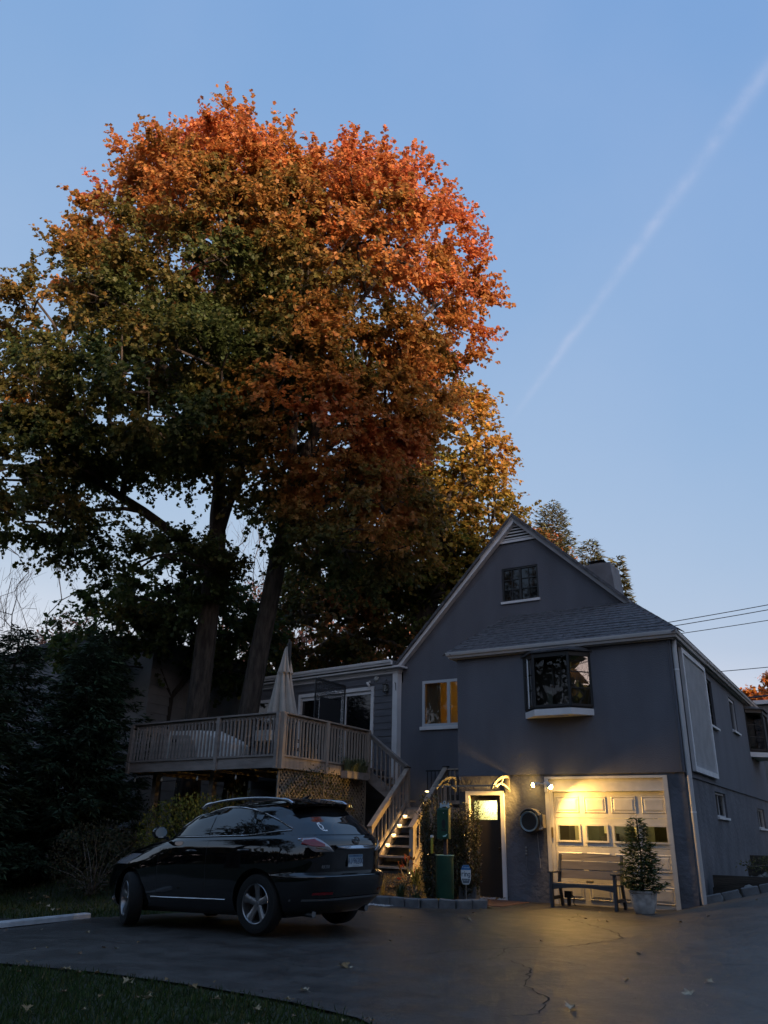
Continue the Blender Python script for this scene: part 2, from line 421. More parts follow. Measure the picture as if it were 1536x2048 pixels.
# low grey edging stones round the bed: each one a stone
m_paver = mat('grey_edging_concrete', (0.15, 0.15, 0.155), 0.9, var=0.25, vscale=5, bump=.5, bscale=50)
edging = thing('bed_edging', 'low curved row of grey concrete edging stones round the planting bed', 'edging', (-4.6, -2.8, g(-4.6, -2.8)))
EP = [(-3.62, -1.66), (-3.50, -2.05), (-3.80, -2.47), (-4.45, -2.80), (-5.2, -2.78), (-5.95, -2.58), (-6.9, -2.5)]
def along(path, step):
    out = []; d = 0; nxt = step / 2
    for a, b in zip(path, path[1:]):
        a = Vector(a); b = Vector(b); l = (b - a).length
        while nxt <= d + l:
            t = (nxt - d) / l; out.append((a.lerp(b, t), math.atan2(b.y - a.y, b.x - a.x))); nxt += step
        d += l
    return out
def block_mesh(name, sx, sy, sz, m, bev=0.012, seed=0, jit=0.006):
    rr = random.Random(seed); bm = bmesh.new(); bmesh.ops.create_cube(bm, size=1)
    for v in bm.verts: v.co = Vector((v.co.x * sx, v.co.y * sy, (v.co.z + .5) * sz)) + Vector((rr.uniform(-jit, jit), rr.uniform(-jit, jit), rr.uniform(-jit, jit)))
    bmesh.ops.bevel(bm, geom=list(bm.edges), offset=bev, segments=1, affect='EDGES')
    me = bpy.data.meshes.new(name); bm.to_mesh(me); bm.free(); me.materials.append(m); return me
pav = [block_mesh('edging_stone', .30, .13, .17, m_paver, .014, s, .010) for s in range(3)]
for i, (p, a) in enumerate(along(EP, .315)):
    inst('stone', pav[i % 3], edging, (p.x, p.y, g(p.x, p.y) - .015), (R.uniform(-.04, .04), R.uniform(-.05, .05), a + R.uniform(-.05, .05)))
# strip of white stone chips in front of the edging
m_chip = mat('white_stone_chips', (0.55, 0.54, 0.53), 0.9)
ch = MB()
for i in range(420):
    x = R.uniform(-7.6, -4.9); y = -2.98 + R.gauss(0, .07) - 0.32 * smooth((-5.3 - x) / 1.6); s = R.uniform(.012, .028); z = g(x, y) + .008
    a = R.uniform(0, 6.28); ch.add([(x + s * math.cos(a + k * 2.094), y + s * math.sin(a + k * 2.094), z) for k in range(3)] + [(x, y, z + s * .9)], [(0, 1, 3), (1, 2, 3), (2, 0, 3)])
props(ch.build('gravel', m_chip), 'strip of white stone chips beside the bed edging', kind='stuff')
# concrete wheel stop at the left edge
ws = MB(); A = Vector((-8.47, -6.88)); B = Vector((-8.1, -9.3)); dd = (B - A).normalized(); nn = Vector((dd.y, -dd.x))
prof = [(-.075, 0), (-.068, .06), (-.05, .08), (.05, .08), (.068, .06), (.075, 0)]
def wsring(P, k): return [(P.x + nn.x * o * k, P.y + nn.y * o * k, g(P.x, P.y) + .012 + z * (k * .5 + .5)) for o, z in prof]
rings = [wsring(A, .8), wsring(A + dd * .04, 1), wsring(B - dd * .04, 1), wsring(B, .8)]
for r_ in rings: ws.v += r_
for i in range(3):
    for k in range(6): ws.f.append((i * 6 + k, i * 6 + (k + 1) % 6, (i + 1) * 6 + (k + 1) % 6, (i + 1) * 6 + k))
ws.f += [tuple(range(6)), tuple(18 + k for k in range(6))]
props(ws.build('wheel_stop', mat('pale_concrete', (0.44, 0.45, 0.46), 0.85, var=0.18, vscale=4, bump=.3, bscale=45)), 'long pale concrete parking kerb lying at the edge of the left lawn', 'parking kerb')

# retaining timbers, edging stones and rocks at the right-hand corner of the house
m_timber = mat('dark_weathered_timber', (0.045, 0.036, 0.028), 0.85, var=0.4, vscale=3, bump=.6, bscale=18, stretch=(0.3, 1, 3))
rw = thing('retaining_wall', 'low dark timber retaining wall stepping up beside the right wall of the house', 'retaining wall', (0.9, 1.0, g(0.9, .6)))
for (x0, x1, y, z0, z1) in ((.07, 2.6, .92, .20, .42), (.09, 2.6, .945, .425, .64), (.55, 2.7, 2.3, .60, .80), (.62, 2.7, 2.33, .805, 1.0)):
    MB().box((x0, y, z0), (x1, y + .19, z1)).build('timber', m_timber, rw)
m_rock = mat('pale_fieldstone', (0.20, 0.19, 0.17), 0.9, var=0.4, vscale=6, bump=.7, bscale=20)
def rock_mesh(s, seed, m):
    bm = bmesh.new(); bmesh.ops.create_icosphere(bm, subdivisions=2, radius=1); rr = random.Random(seed)
    dirs = [Vector((rr.gauss(0, 1), rr.gauss(0, 1), rr.gauss(0, 1))).normalized() for _ in range(9)]
    for v in bm.verts:
        for d in dirs:
            k = v.co.dot(d)
            if k > .62: v.co -= d * (k - .62)
        v.co = Vector((v.co.x * s[0], v.co.y * s[1], v.co.z * s[2]))
    me = bpy.data.meshes.new('rock'); bm.to_mesh(me); bm.free(); me.materials.append(m); return me
rocks = [((.80, .62), (.15, .12, .13), 'pale rounded rock standing on the edging stones by the timber wall'), ((.32, .66), (.17, .11, .08), 'flat grey rock at the foot of the timber wall beside the downspout'),
         ((.52, .74), (.12, .1, .09), 'small grey rock leaning on the middle of the lower timber'), ((1.25, .72), (.16, .12, .12), 'rock against the timber wall at the right end of the edging stones')]
for i, ((x, y), s, lb) in enumerate(rocks):
    o = link('rock', rock_mesh(s, 30 + i, m_rock), None, (x, y, g(x, y) + s[2] * .35 + (.05 if i == 0 else 0))); o.rotation_euler = (R.uniform(-.2, .2), R.uniform(-.2, .2), R.uniform(0, 6)); props(o, lb, 'rock')
re_ = thing('bed_edging', 'short sloping row of grey stones edging the asphalt at the right house corner', 'edging', (.6, .4, g(.6, .4)))
for i, (p, a) in enumerate(along([(.06, .12), (.5, .30), (1.0, .42), (2.6, .5)], .33)):
    inst('stone', pav[(i + 1) % 3], re_, (p.x, p.y, g(p.x, p.y) - .02), (0, -.2 + R.uniform(-.05, .05), a + R.uniform(-.06, .06)))
# rubble and weeds behind the lower timber are added with the plants

# ================================================================== HOUSE
house = thing('house', 'dark grey stucco house with steep gable, garage and lit side door', 'house', (0, 0, 0))
def wall_cells(mb, f, u0, u1, z0, z1, holes, depth, nrm):
    """f(u, z, d) -> point; holes: (ua, ub, za, zb); reveals go in by depth"""
    us = sorted({u0, u1, *[h[0] for h in holes], *[h[1] for h in holes]}); zs = sorted({z0, z1, *[h[2] for h in holes], *[h[3] for h in holes]})
    us = [u for u in us if u0 <= u <= u1]; zs = [z for z in zs if z0 <= z <= z1]
    for a, b in zip(us, us[1:]):
        for c, d in zip(zs, zs[1:]):
            if any(h[0] <= a and b <= h[1] and h[2] <= c and d <= h[3] for h in holes): continue
            mb.quad(f(a, c, 0), f(b, c, 0), f(b, d, 0), f(a, d, 0))
    for (a, b, c, d) in holes:
        for p, q in (((a, c), (b, c)), ((b, c), (b, d)), ((b, d), (a, d)), ((a, d), (a, c))):
            mb.quad(f(*p, 0), f(*q, 0), f(*q, depth), f(*p, depth))
    return mb
fF = lambda u, z, d, y0=0.0: (u, y0 + d, z)
GAR = (-2.914, -0.365, -.25, 2.45); DOOR = (-4.78, -3.86, -.1, 2.17)
wb = MB(); wall_cells(wb, lambda u, z, d: (u, .035 + d, z), -4.95, -.031, -.6, 2.50, [(-2.86, -.42, -.6, 2.40), (-4.70, -3.94, -.6, 2.10)], .25, None)
wb.quad((-4.95, .035, -.6), (-4.95, 2.5, -.6), (-4.95, 2.5, 2.5), (-4.95, .035, 2.5))
wb.build('lower_front_wall', m_stucco_rough, house)
wu = MB(); BAYH = (-3.22, -1.76, 3.75, 5.0)
wall_cells(wu, lambda u, z, d: (u, d, z), -4.95, 0.0, 2.50, 5.22, [BAYH], .15, None)
wu.quad((-4.95, 0, 2.5), (-4.95, 2.5, 2.5), (-4.95, 2.5, 5.22), (-4.95, 0, 5.22))
wu.quad((-4.95, 0, 2.5), (0, 0, 2.5), (0, .035, 2.5), (-4.95, .035, 2.5))
wu.build('upper_front_wall', m_stucco, house)
# right-hand wall with its windows
RWIN = [(3.25, 4.3, 3.80, 4.95), (6.78, 7.75, 4.05, 4.95), (3.05, 4.40, 1.76, 2.30), (9.4, 10.9, 1.62, 2.16)]
wr = MB(); wall_cells(wr, lambda v, z, d: (-d, v, z), 0.0, 12.5, 2.44, 5.25, RWIN[:2], .16, None)
wr.build('right_wall', m_stucco, house)
wr = MB(); wall_cells(wr, lambda v, z, d: (-d - .03, v, z), 0.035, 12.5, -.6, 2.44, RWIN[2:], .16, None)
wr.quad((-.03, .035, 2.44), (-.03, 12.5, 2.44), (0, 12.5, 2.44), (0, .0, 2.44))
wr.build('right_foundation_wall', m_stucco_rough, house)
# gable wall
RZL = lambda u: 5.80 + (u + 7.90) * (9.52 - 5.80) / 3.63     # underside of the roof, left and right slopes
RZR = lambda u: 9.52 - (u + 4.27) * (9.52 - 5.20) / 4.48
def rz(u): return min(RZL(u), RZR(u)) - .04
YG = 2.45; WLO = (-7.24, -5.62, 3.96, 5.23); WUP = (-4.75, -3.70, 7.15, 8.10)
gw = MB(); wall_cells(gw, lambda u, z, d: (u, YG + d, z), -7.99, -.06, -.3, 5.20, [WLO if False else (WLO[0], WLO[1], WLO[2], 5.2)], .14, None)
def gpoly(ua, ub, zb, zt=None):
    if zt is not None: gw.quad((ua, YG, zb), (ub, YG, zb), (ub, YG, zt), (ua, YG, zt)); return
    pts = [(ua, YG, zb), (ub, YG, zb), (ub, YG, max(zb, rz(ub)))]
    if ua < -4.27 < ub: pts.append((-4.27, YG, rz(-4.27)))
    pts.append((ua, YG, max(zb, rz(ua)))); gw.quad(*pts)
gpoly(-7.86, WUP[0], 5.2); gpoly(WUP[1], -0.06, 5.2); gpoly(WUP[0], WUP[1], 5.2, WUP[2]); gpoly(WUP[0], WUP[1], WUP[3])
for p, q in (((WUP[0], WUP[2]), (WUP[1], WUP[2])), ((WUP[1], WUP[2]), (WUP[1], WUP[3])), ((WUP[1], WUP[3]), (WUP[0], WUP[3])), ((WUP[0], WUP[3]), (WUP[0], WUP[2]))):
    gw.quad((p[0], YG, p[1]), (q[0], YG, q[1]), (q[0], YG + .14, q[1]), (p[0], YG + .14, p[1]))
gw.build('gable_wall', m_stucco, house)
bk = MB(); bk.quad((-7.86, YG, -.3), (-7.86, 12.5, -.3), (-7.86, 12.5, 5.8), (-7.86, YG, 5.8))
bk.quad((-7.86, 12.5, -.3), (0, 12.5, -.3), (0, 12.5, 5.2), (-4.27, 12.5, 9.4), (-7.86, 12.5, 5.8)); bk.build('rear_wall', m_stucco, house)
# inner dark liner so that no window looks through an empty shell
MB().box((-7.7, 3.9, -.2), (-.35, 12.3, 5.1)).build('interior', m_inner, house)

# ---- roof
roof = MB()
def slab3(pts, t=.07):
    n = (Vector(pts[1]) - Vector(pts[0])).cross(Vector(pts[2]) - Vector(pts[0])).normalized()
    if n.z < 0: n = -n
    roof.prism(pts, -n * t)
slab3([(-4.27, 2.20, 9.61), (-4.27, 12.8, 9.61), (-8.02, 12.8, 5.70), (-8.02, 2.20, 5.70)])
slab3([(-4.27, 2.20, 9.61), (-1.29, 2.20, 6.74), (-1.357, 2.40, 6.80), (.22, -.19, 5.28), (.22, 12.8, 5.28), (-4.27, 12.8, 9.61)])
slab3([(-5.14, -.19, 5.28), (-4.61, 2.44, 6.73), (-5.16, 2.44, 5.28)])
slab3([(-5.14, -.19, 5.27), (.20, -.19, 5.27), (-1.357, 2.44, 6.75), (-4.614, 2.44, 6.75)])
ro = roof.build('roof', m_shingle, house)
# courses of shingles on the front slope, each course cut into uneven tabs
nC = 14; P0 = Vector((-5.14, -.19, 5.27)); P1 = Vector((.20, -.19, 5.27)); Q0 = Vector((-4.614, 2.44, 6.75)); Q1 = Vector((-1.357, 2.44, 6.75))
NF = (P1 - P0).cross(Q0 - P0).normalized(); NF = NF if NF.z > 0 else -NF
for k in range(nC):
    ta, tb = k / nC, (k + 1.12) / nC; mb = MB(); a0, a1 = P0.lerp(Q0, ta), P1.lerp(Q1, ta); b0, b1 = P0.lerp(Q0, min(1, tb)), P1.lerp(Q1, min(1, tb))
    L_ = (a1 - a0).length; cuts = [0.0]; x = R.uniform(.1, .3)
    while x < L_ - .08: cuts.append(x / L_); x += R.choice((.17, .24, .31, .38))
    cuts.append(1.0)
    for c0, c1 in zip(cuts, cuts[1:]):
        th = R.uniform(.012, .022); dr = R.uniform(-.008, .008)
        dv = (a0 - b0).normalized() * dr
        p, q_, r_, s_ = a0.lerp(a1, c0 + .0006) + dv, a0.lerp(a1, c1 - .0006) + dv, b0.lerp(b1, c1 - .0006), b0.lerp(b1, c0 + .0006)
        mb.add([p, q_, r_, s_, p + NF * th, q_ + NF * th, r_ + NF * .004, s_ + NF * .004], [(0, 1, 5, 4), (4, 5, 6, 7), (0, 4, 7, 3), (1, 2, 6, 5)])
    mb.build('shingle_course', m_shingle, house)
m_hip = mat('hip_shingle', (0.095, 0.092, 0.10), 0.92, var=0.3, vscale=5, bump=.4, bscale=140)
for (A_, B_, n_) in ((P0, Q0, 9), (P1 + Vector((.02, 0, .01)), Q1, 8)):
    for k in range(n_):
        a = A_.lerp(B_, k / n_) + Vector((0, 0, .028)); b = A_.lerp(B_, (k + 1.15) / n_) + Vector((0, 0, .012))
        d = (b - a).normalized(); sd_ = d.cross(Vector((0, 0, 1))).normalized(); w_ = .13; mb = MB()
        for p, dz in ((a, .018), (b, 0)):
            for s, zz in ((-1, -.085), (0, .0), (1, -.085)): mb.v.append(tuple(p + sd_ * s * w_ + Vector((0, 0, zz + dz))))
            for s, zz in ((-1, -.10), (0, -.018), (1, -.10)): mb.v.append(tuple(p + sd_ * s * w_ + Vector((0, 0, zz + dz))))
        mb.f += [(0, 1, 7, 6), (1, 2, 8, 7), (0, 3, 4, 1), (1, 4, 5, 2), (3, 0, 6, 9), (2, 5, 11, 8), (3, 9, 10, 4), (4, 10, 11, 5)]
        mb.build('hip_shingle', m_hip, house)

# ---- gutters and eaves
GP = [(0, -.015), (.018, -.13), (.06, -.135), (.075, -.09), (.105, -.075), (.12, -.03), (.12, 0), (.108, 0), (.10, -.02), (.012, -.02)]
MB().sweep([(o, z + 5.29) for o, z in GP], [(-5.16 + .12, .9), (-5.16 + .12, -.09), (.09, -.09), (.09, 12.7)]).build('gutter', m_gutter, house, smooth=25)
sf = MB(); sf.sweep([(-.14, 5.135), (0.0, 5.135), (0.0, 5.265), (-.14, 5.265)], [(-5.04, 2.44), (-5.04, -.09), (.09, -.09), (.09, 12.7)])
sf.build('eave_soffit', m_gutter, house)
# rake boards on the gable, two steps of moulding
for (side, tgt) in ((-1, Vector((-8.0, 0, 5.72))), (1, Vector((-1.12, 0, 6.57)))):
    a = Vector((-4.27, 0, 9.57)); d = (tgt - a).normalized(); n = Vector((d.z, 0, -d.x)) * (1 if side < 0 else -1)
    if n.z > 0: n = -n
    vtop = a.copy()
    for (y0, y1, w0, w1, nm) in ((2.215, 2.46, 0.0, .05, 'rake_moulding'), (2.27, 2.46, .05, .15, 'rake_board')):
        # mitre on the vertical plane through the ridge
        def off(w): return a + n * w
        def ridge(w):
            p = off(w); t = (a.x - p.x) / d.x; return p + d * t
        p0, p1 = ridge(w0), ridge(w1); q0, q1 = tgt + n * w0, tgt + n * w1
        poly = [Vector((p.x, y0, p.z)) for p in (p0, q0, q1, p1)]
        MB().prism(poly, (0, y1 - y0, 0)).build(nm, m_trim if side < 0 else mat('trim_painted_shade', (0.30, 0.29, 0.295), .55, var=.08, vscale=3), house)  # right rake: same trim, darkened in its colour to stand for shade
# louvred vent in the peak
lv = MB(); lv.add([(-4.90, 2.448, 8.80), (-3.56, 2.448, 8.80), (-4.27, 2.448, 9.45)], [(0, 1, 2)]); vent = lv.build('gable_vent', m_black, house)
for k in range(7):
    z = 8.82 + k * .088; h = .07 if k == 0 else .034
    ul = -4.90 + (z - 8.80) * .975; ur = -3.56 - (z - 8.80) * 1.02
    if ur - ul < .12: continue
    MB().add([(ul, 2.395, z), (ur, 2.395, z), (ur, 2.395, z + h), (ul, 2.395, z + h), (ul, 2.42, z + .012), (ur, 2.42, z + .012), (ur, 2.42, z + h + .012), (ul, 2.42, z + h + .012)],
             [(0, 1, 2, 3), (4, 7, 6, 5), (0, 4, 5, 1), (3, 2, 6, 7), (0, 3, 7, 4), (1, 5, 6, 2)]).build('louvre_slat', m_trim, vent)

# ---- windows
def window(parent, f, u0, u1, z0, z1, cols=1, rows=1, fm=m_darkframe, fw=.05, glass=m_darkglass, dep=.10, sill=None, sill_m=m_trim, muntin=.022, split=False, name='window'):
    """f(u, z, d): d is metres inwards from the wall face"""
    fr = MB()
    def bx(mb, a, b, c, d, d0, d1):
        mb.add([f(a, c, d0), f(b, c, d0), f(b, d, d0), f(a, d, d0), f(a, c, d1), f(b, c, d1), f(b, d, d1), f(a, d, d1)], [(0, 1, 2, 3), (4, 7, 6, 5), (0, 4, 5, 1), (1, 5, 6, 2), (2, 6, 7, 3), (3, 7, 4, 0)])
    d0, d1 = dep - .05, dep + .02
    bx(fr, u0, u1, z0, z0 + fw, d0, d1); bx(fr, u0, u1, z1 - fw, z1, d0, d1); bx(fr, u0, u0 + fw, z0 + fw, z1 - fw, d0, d1); bx(fr, u1 - fw, u1, z0 + fw, z1 - fw, d0, d1)
    if split: um = (u0 + u1) / 2; bx(fr, um - fw * .6, um + fw * .6, z0 + fw, z1 - fw, d0, d1)
    w = fr.build(name, fm, parent)
    cu = [u0 + fw + (u1 - u0 - 2 * fw) * i / cols for i in range(cols + 1)]; cz = [z0 + fw + (z1 - z0 - 2 * fw) * j / rows for j in range(rows + 1)]
    for i in range(cols):
        for j in range(rows):
            mb = MB(); bx(mb, cu[i], cu[i + 1], cz[j], cz[j + 1], dep - .012 + R.uniform(-.003, .003), dep - .004); p = mb.build('pane', glass, w)
    if cols > 1 or rows > 1:
        mb = MB()
        for i in range(1, cols):
            if not (split and i * 2 == cols): bx(mb, cu[i] - muntin / 2, cu[i] + muntin / 2, z0 + fw, z1 - fw, dep - .035, dep - .016)
        for j in range(1, rows): bx(mb, u0 + fw, u1 - fw, cz[j] - muntin / 2, cz[j] + muntin / 2, dep - .037, dep - .015)
        if mb.f: mb.build('muntins', fm, w)
    if sill:
        mb = MB(); bx(mb, u0 - sill[0], u1 + sill[0], z0 - sill[1], z0, -sill[2], dep); mb.build('sill', sill_m, w)
    return w
fG = lambda u, z, d: (u, YG + d, z)
fRW = lambda v, z, d: (-d, v, z)
m_mutewhite = mat('white_window_frame', (0.50, 0.50, 0.52), .5)
window(house, fG, *WUP, cols=4, rows=3, split=True, dep=.07, sill=(.03, .065, .05))
window(house, fRW, *RWIN[0], cols=3, rows=4, dep=.10, sill=(.05, .05, .07))
window(house, fRW, *RWIN[1], cols=1, rows=1, dep=.08, fm=m_mutewhite, fw=.07, sill=(.04, .05, .07))
m_curtain_lit = mat('cream_curtain_glow', (0.38, 0.34, 0.20), .9, var=.5, vscale=3, stretch=(6, 6, .4), emit=(1.0, .85, .4), estr=.018)  # curtain emits a little itself, standing in for a lit room behind
for wv in RWIN[2:]:
    window(house, lambda v, z, d: (-d - .03, v, z), *wv, cols=2, rows=1, dep=.10, fm=m_mutewhite, fw=.045, glass=m_glass, sill=(.03, .05, .05))
    cu = MB(); n = 40
    for i in range(n):
        a, b = lerp(wv[0], wv[1], i / n), lerp(wv[0], wv[1], (i + 1) / n); xa, xb = -.22 - .03 * math.sin(i * 1.3), -.22 - .03 * math.sin((i + 1) * 1.3)
        cu.quad((xa, a, wv[2]), (xb, b, wv[2]), (xb, b, wv[3]), (xa, a, wv[3]))
    cu.build('curtain', m_curtain_lit, house, smooth=60)
# lit ground-floor window of the gable wall with its room
lw = window(house, fG, WLO[0], WLO[1], WLO[2], 5.2, cols=2, rows=1, fm=m_mutewhite, fw=.075, glass=m_glass, dep=.05, split=True, sill=(.05, .09, .06))
rm = MB(); X0, X1, Y0, Y1, Z0, Z1 = -7.7, -4.4, YG + .15, YG + 1.40, 3.2, 5.55
rm.quad((X0, Y1, Z0), (X1, Y1, Z0), (X1, Y1, Z1), (X0, Y1, Z1)); rm.quad((X0, Y0, Z0), (X0, Y1, Z0), (X0, Y1, Z1), (X0, Y0, Z1)); rm.quad((X1, Y0, Z0), (X1, Y1, Z0), (X1, Y1, Z1), (X1, Y0, Z1))
rm.quad((X0, Y0, Z1), (X1, Y0, Z1), (X1, Y1, Z1), (X0, Y1, Z1)); rm.quad((X0, Y0, Z0), (X1, Y0, Z0), (X1, Y1, Z0), (X0, Y1, Z0))
rm.quad((X0, Y0, Z0), (WLO[0], Y0, Z0), (WLO[0], Y0, Z1), (X0, Y0, Z1))
rm.build('lit_room', mat('ochre_room_paint', (0.70, 0.52, 0.22), .9), house)
MB().box((-5.9, YG + .95, 3.2), (-4.5, YG + 1.38, 4.72)).build('dark_cabinet', mat('dark_wood', (0.02, .013, .008), .6), house)
cu = MB(); n = 60; c0, c1 = -7.22, -6.75
for i in range(n):
    fa = lambda t: (lerp(c0, c1, t), YG + .20 + .035 * math.sin(t * 42) + .02 * math.sin(t * 17))
    a, b = fa(i / n), fa((i + 1) / n); cu.quad((*a, 3.9), (*b, 3.9), (*b, 5.24), (*a, 5.24))
cu.build('curtain', mat('greyish_curtain', (0.28, .24, .20), .9, translucent=.2), house, smooth=70)
ld = bpy.data.lights.new('room_lamp', 'POINT'); ld.energy = 4.2; ld.color = (1.0, .70, .28); ld.shadow_soft_size = .08
lo = bpy.data.objects.new('room_lamp', ld); COL.objects.link(lo); lo.location = (-5.35, YG + .8, 5.2); lo.parent = house

# ---- bow window over the garage, and its twin on the right wall
def bay(f, u0, u1, zs, zt, fold, dep, parent, light_left=True):
    """f(u, out, z); fold: inset of the front face at each side"""
    pts = [(u0, 0.0), (u0 + fold, dep), (u1 - fold, dep), (u1, 0.0)]
    sb = MB()   # white base box
    top = [Vector(f(u, o, zs)) for u, o in [(u0 - .02, 0), (u0 + fold - .02, dep + .03), (u1 - fold + .02, dep + .03), (u1 + .02, 0)]]
    sb.prism(top, (0, 0, .135)); base = sb.build('bay_window', m_trim, parent)
    MB().prism([Vector(f(u, o, zs + .135)) for u, o in [(u0 + .01, 0), (u0 + fold + .01, dep), (u1 - fold - .01, dep), (u1 - .01, 0)]], (0, 0, .04)).build('bottom_rail', m_black, base)
    rp = [(u0 - .08, 0), (u0 + fold - .05, dep + .08), (u1 - fold + .05, dep + .08), (u1 + .08, 0)]; rt = [(u0 + .05, 0), (u0 + fold + .1, dep * .35), (u1 - fold - .1, dep * .35), (u1 - .05, 0)]
    rb = MB(); n4 = 4
    vs = [Vector(f(u, o, zt)) for u, o in rp] + [Vector(f(u, o, zt + .035)) for u, o in rp] + [Vector(f(u, o, zt + .15)) for u, o in rt]
    rb.add(vs, [(0, 1, 2, 3), (8, 9, 10, 11)] + [(i, i + 1, i + 5, i + 4) for i in range(3)] + [(i + 4, i + 5, i + 9, i + 8) for i in range(3)] + [(3, 0, 4, 7), (7, 4, 8, 11)])
    rb.build('bay_roof', mat('bay_roof_shingle', (0.055, .053, .056), .85, var=.3, vscale=8), base)
    za, zb = zs + .175, zt
    mb = MB()
    for i, (u, o) in enumerate(pts):
        w = .055 if i in (1, 2) else .045
        mb.bar(f(u, o, za), f(u, o, zb), w, w)
    for (p, q) in zip(pts, pts[1:]):
        mb.bar(f(*p, zb - .05), f(*q, zb - .05), .05, .10); mb.bar(f(*p, za + .025), f(*q, za + .025), .05, .05)
    mb.build('frame', m_darkframe, base)
    for i, (p, q) in enumerate(zip(pts, pts[1:])):
        p_, q_ = Vector(p), Vector(q); a = p_.lerp(q_, .06); b = p_.lerp(q_, .94)
        gl = MB(); gl.quad(f(a.x, a.y - .005, za + .05), f(b.x, b.y - .005, za + .05), f(b.x, b.y - .005, zb - .1), f(a.x, a.y - .005, zb - .1)); gl.build('pane', m_glass if i == 1 else m_sideglass, base)
        if i != 1:
            for k in (1, 2):
                zz = lerp(za + .05, zb - .1, k / 3); mm = MB(); mm.bar(f(a.x, a.y + .01, zz), f(b.x, b.y + .01, zz), .016, .022); mm.build('muntin', m_darkframe, base)
    return base
fBay = lambda u, o, z: (u, -o, z)
bw = bay(fBay, -3.25, -1.74, 3.675, 5.03, .36, .36, house)
# white inner jamb on the left light, inside bars and objects on the shelf
MB().bar((-3.10, -.165, 3.86), (-3.10, -.165, 4.96), .05, .03).build('white_jamb', m_trim, bw)
MB().box((-3.05, .16, 3.78), (-1.9, .18, 5.0)).build('back_panel', m_inner, bw)
ib = MB()
for u in (-2.62, -2.42, -2.22): ib.bar((u, .10, 3.85), (u, .10, 4.95), .022, .02)
ib.build('inner_bars', mat('dim_grey_bars', (.07, .07, .075), .6), bw)
tb = MB(); tb.lathe([(.001, 3.855), (.07, 3.86), (.085, 3.93), (.06, 3.97), (.015, 4.0), (.012, 4.05), (.001, 4.06)], 12, (-2.20, -.12, 0), cap=False); tb.build('ornament', mat('grey_china', (.22, .22, .22), .4), bw, smooth=50)
MB().lathe([(.04, 3.855), (.055, 3.95), (.045, 3.97)], 10, (-2.42, -.1, 0)).build('cup', mat('grey_china', (.22, .22, .22), .4), bw, smooth=40)
MB().box((-2.72, -.05, 3.855), (-2.6, .05, 4.25)).build('vase', mat('green_grey_glass', (.06, .075, .065), .3), bw)
bw2 = bay(lambda v, o, z: (o, v, z), 9.6, 11.4, 3.60, 4.99, .4, .42, house)
MB().quad((-.3, 9.6, 3.7), (-.3, 11.4, 3.7), (-.3, 11.4, 4.99), (-.3, 9.6, 4.99)).build('back_panel', m_inner, bw2)
MB().box((.02, 9.9, 3.78), (.2, 10.25, 3.95)).build('planter_box', mat('grey_white_planter', (.4, .4, .4), .6), bw2)

# ---- garage door: header, jambs, 4 x 4 panelled sections with a window row
m_gtrim = mat('cream_garage_paint', (0.60, 0.56, 0.50), .5, var=.08, vscale=5, bump=.08, bscale=50)
gt = MB(); u0, u1, zt = GAR[0], GAR[1], GAR[3]
gt.box((u0, .0, -.1), (u0 + .085, .20, zt)); gt.box((u1 - .085, .0, -.1), (u1, .20, zt)); gt.box((u0 + .086, .0, zt - .05), (u1 - .086, .20, zt))
gt.box((u0 + .086, .06, 2.17), (u1 - .086, .20, zt - .051)); gt.box((u0 + .086, .03, 2.155), (u1 - .086, .20, 2.169))
gt.box((u0 + .086, .045, -.1), (u0 + .15, .20, 2.15))
gt.build('garage_frame', m_gtrim, house)
gd = MB(); ga, gb = u0 + .15, u1 - .086
secs = [(1.64, 2.155), (1.09, 1.64), (.55, 1.09), (-.06, .55)]
for j_, (a, b) in enumerate(secs):
    if j_ != 1: gd.box((ga, .13, a + .004), (gb, .19, b - .004))
wall_cells(gd, lambda u, z, d: (u, .13 + d, z), ga, gb, 1.094, 1.636, [(c + .034, d - .034, 1.21, 1.49) for c, d in ((-2.735, -2.225), (-2.13, -1.65), (-1.56, -1.05), (-.945, -.465))], .06, None)
gdo = gd.build('garage_door', m_gtrim, house)
cols = [(-2.735, -2.225), (-2.13, -1.65), (-1.56, -1.05), (-.945, -.465)]
rowsz = [(1.73, 2.06), (1.175, 1.525), (.66, .985), (.10, .42)]
for j, (a, b) in enumerate(rowsz):
    for (c, d) in cols:
        mb = MB()
        if j == 1:
            w = .035
            for (p, q, r_, s) in ((c, d, a, a + w), (c, d, b - w, b), (c, c + w, a + w, b - w), (d - w, d, a + w, b - w)): mb.box((p, .100, r_), (q, .13, s))
            fr = mb.build('window_frame', m_gtrim, gdo)
            gl = MB(); gl.quad((c + w, .125, a + w), (d - w, .125, a + w), (d - w, .125, b - w), (c + w, .125, b - w)); gl.build('window_pane', m_glass, gdo)
        else:   # raised panel: sunk moulding and a proud field
            v = [(c, .127, a), (d, .127, a), (d, .127, b), (c, .127, b)]; e = .022; v += [(c + e, .112, a + e), (d - e, .112, a + e), (d - e, .112, b - e), (c + e, .112, b - e)]
            e = .034; v += [(c + e, .126, a + e), (d - e, .126, a + e), (d - e, .126, b - e), (c + e, .126, b - e)]; e = .075; v += [(c + e, .110, a + e), (d - e, .110, a + e), (d - e, .110, b - e), (c + e, .110, b - e)]
            fs = [(r_ * 4 + k, r_ * 4 + (k + 1) % 4, (r_ + 1) * 4 + (k + 1) % 4, (r_ + 1) * 4 + k) for r_ in range(3) for k in range(4)] + [(12, 13, 14, 15)]
            mb.add(v, fs).build('door_panel', m_gtrim, gdo)
MB().bar((-2.80, .02, 1.25), (-2.80, .02, 1.45), .025, .03).build('door_handle', mat('dull_brass', (.25, .18, .08), .5, metal=.6), gdo)

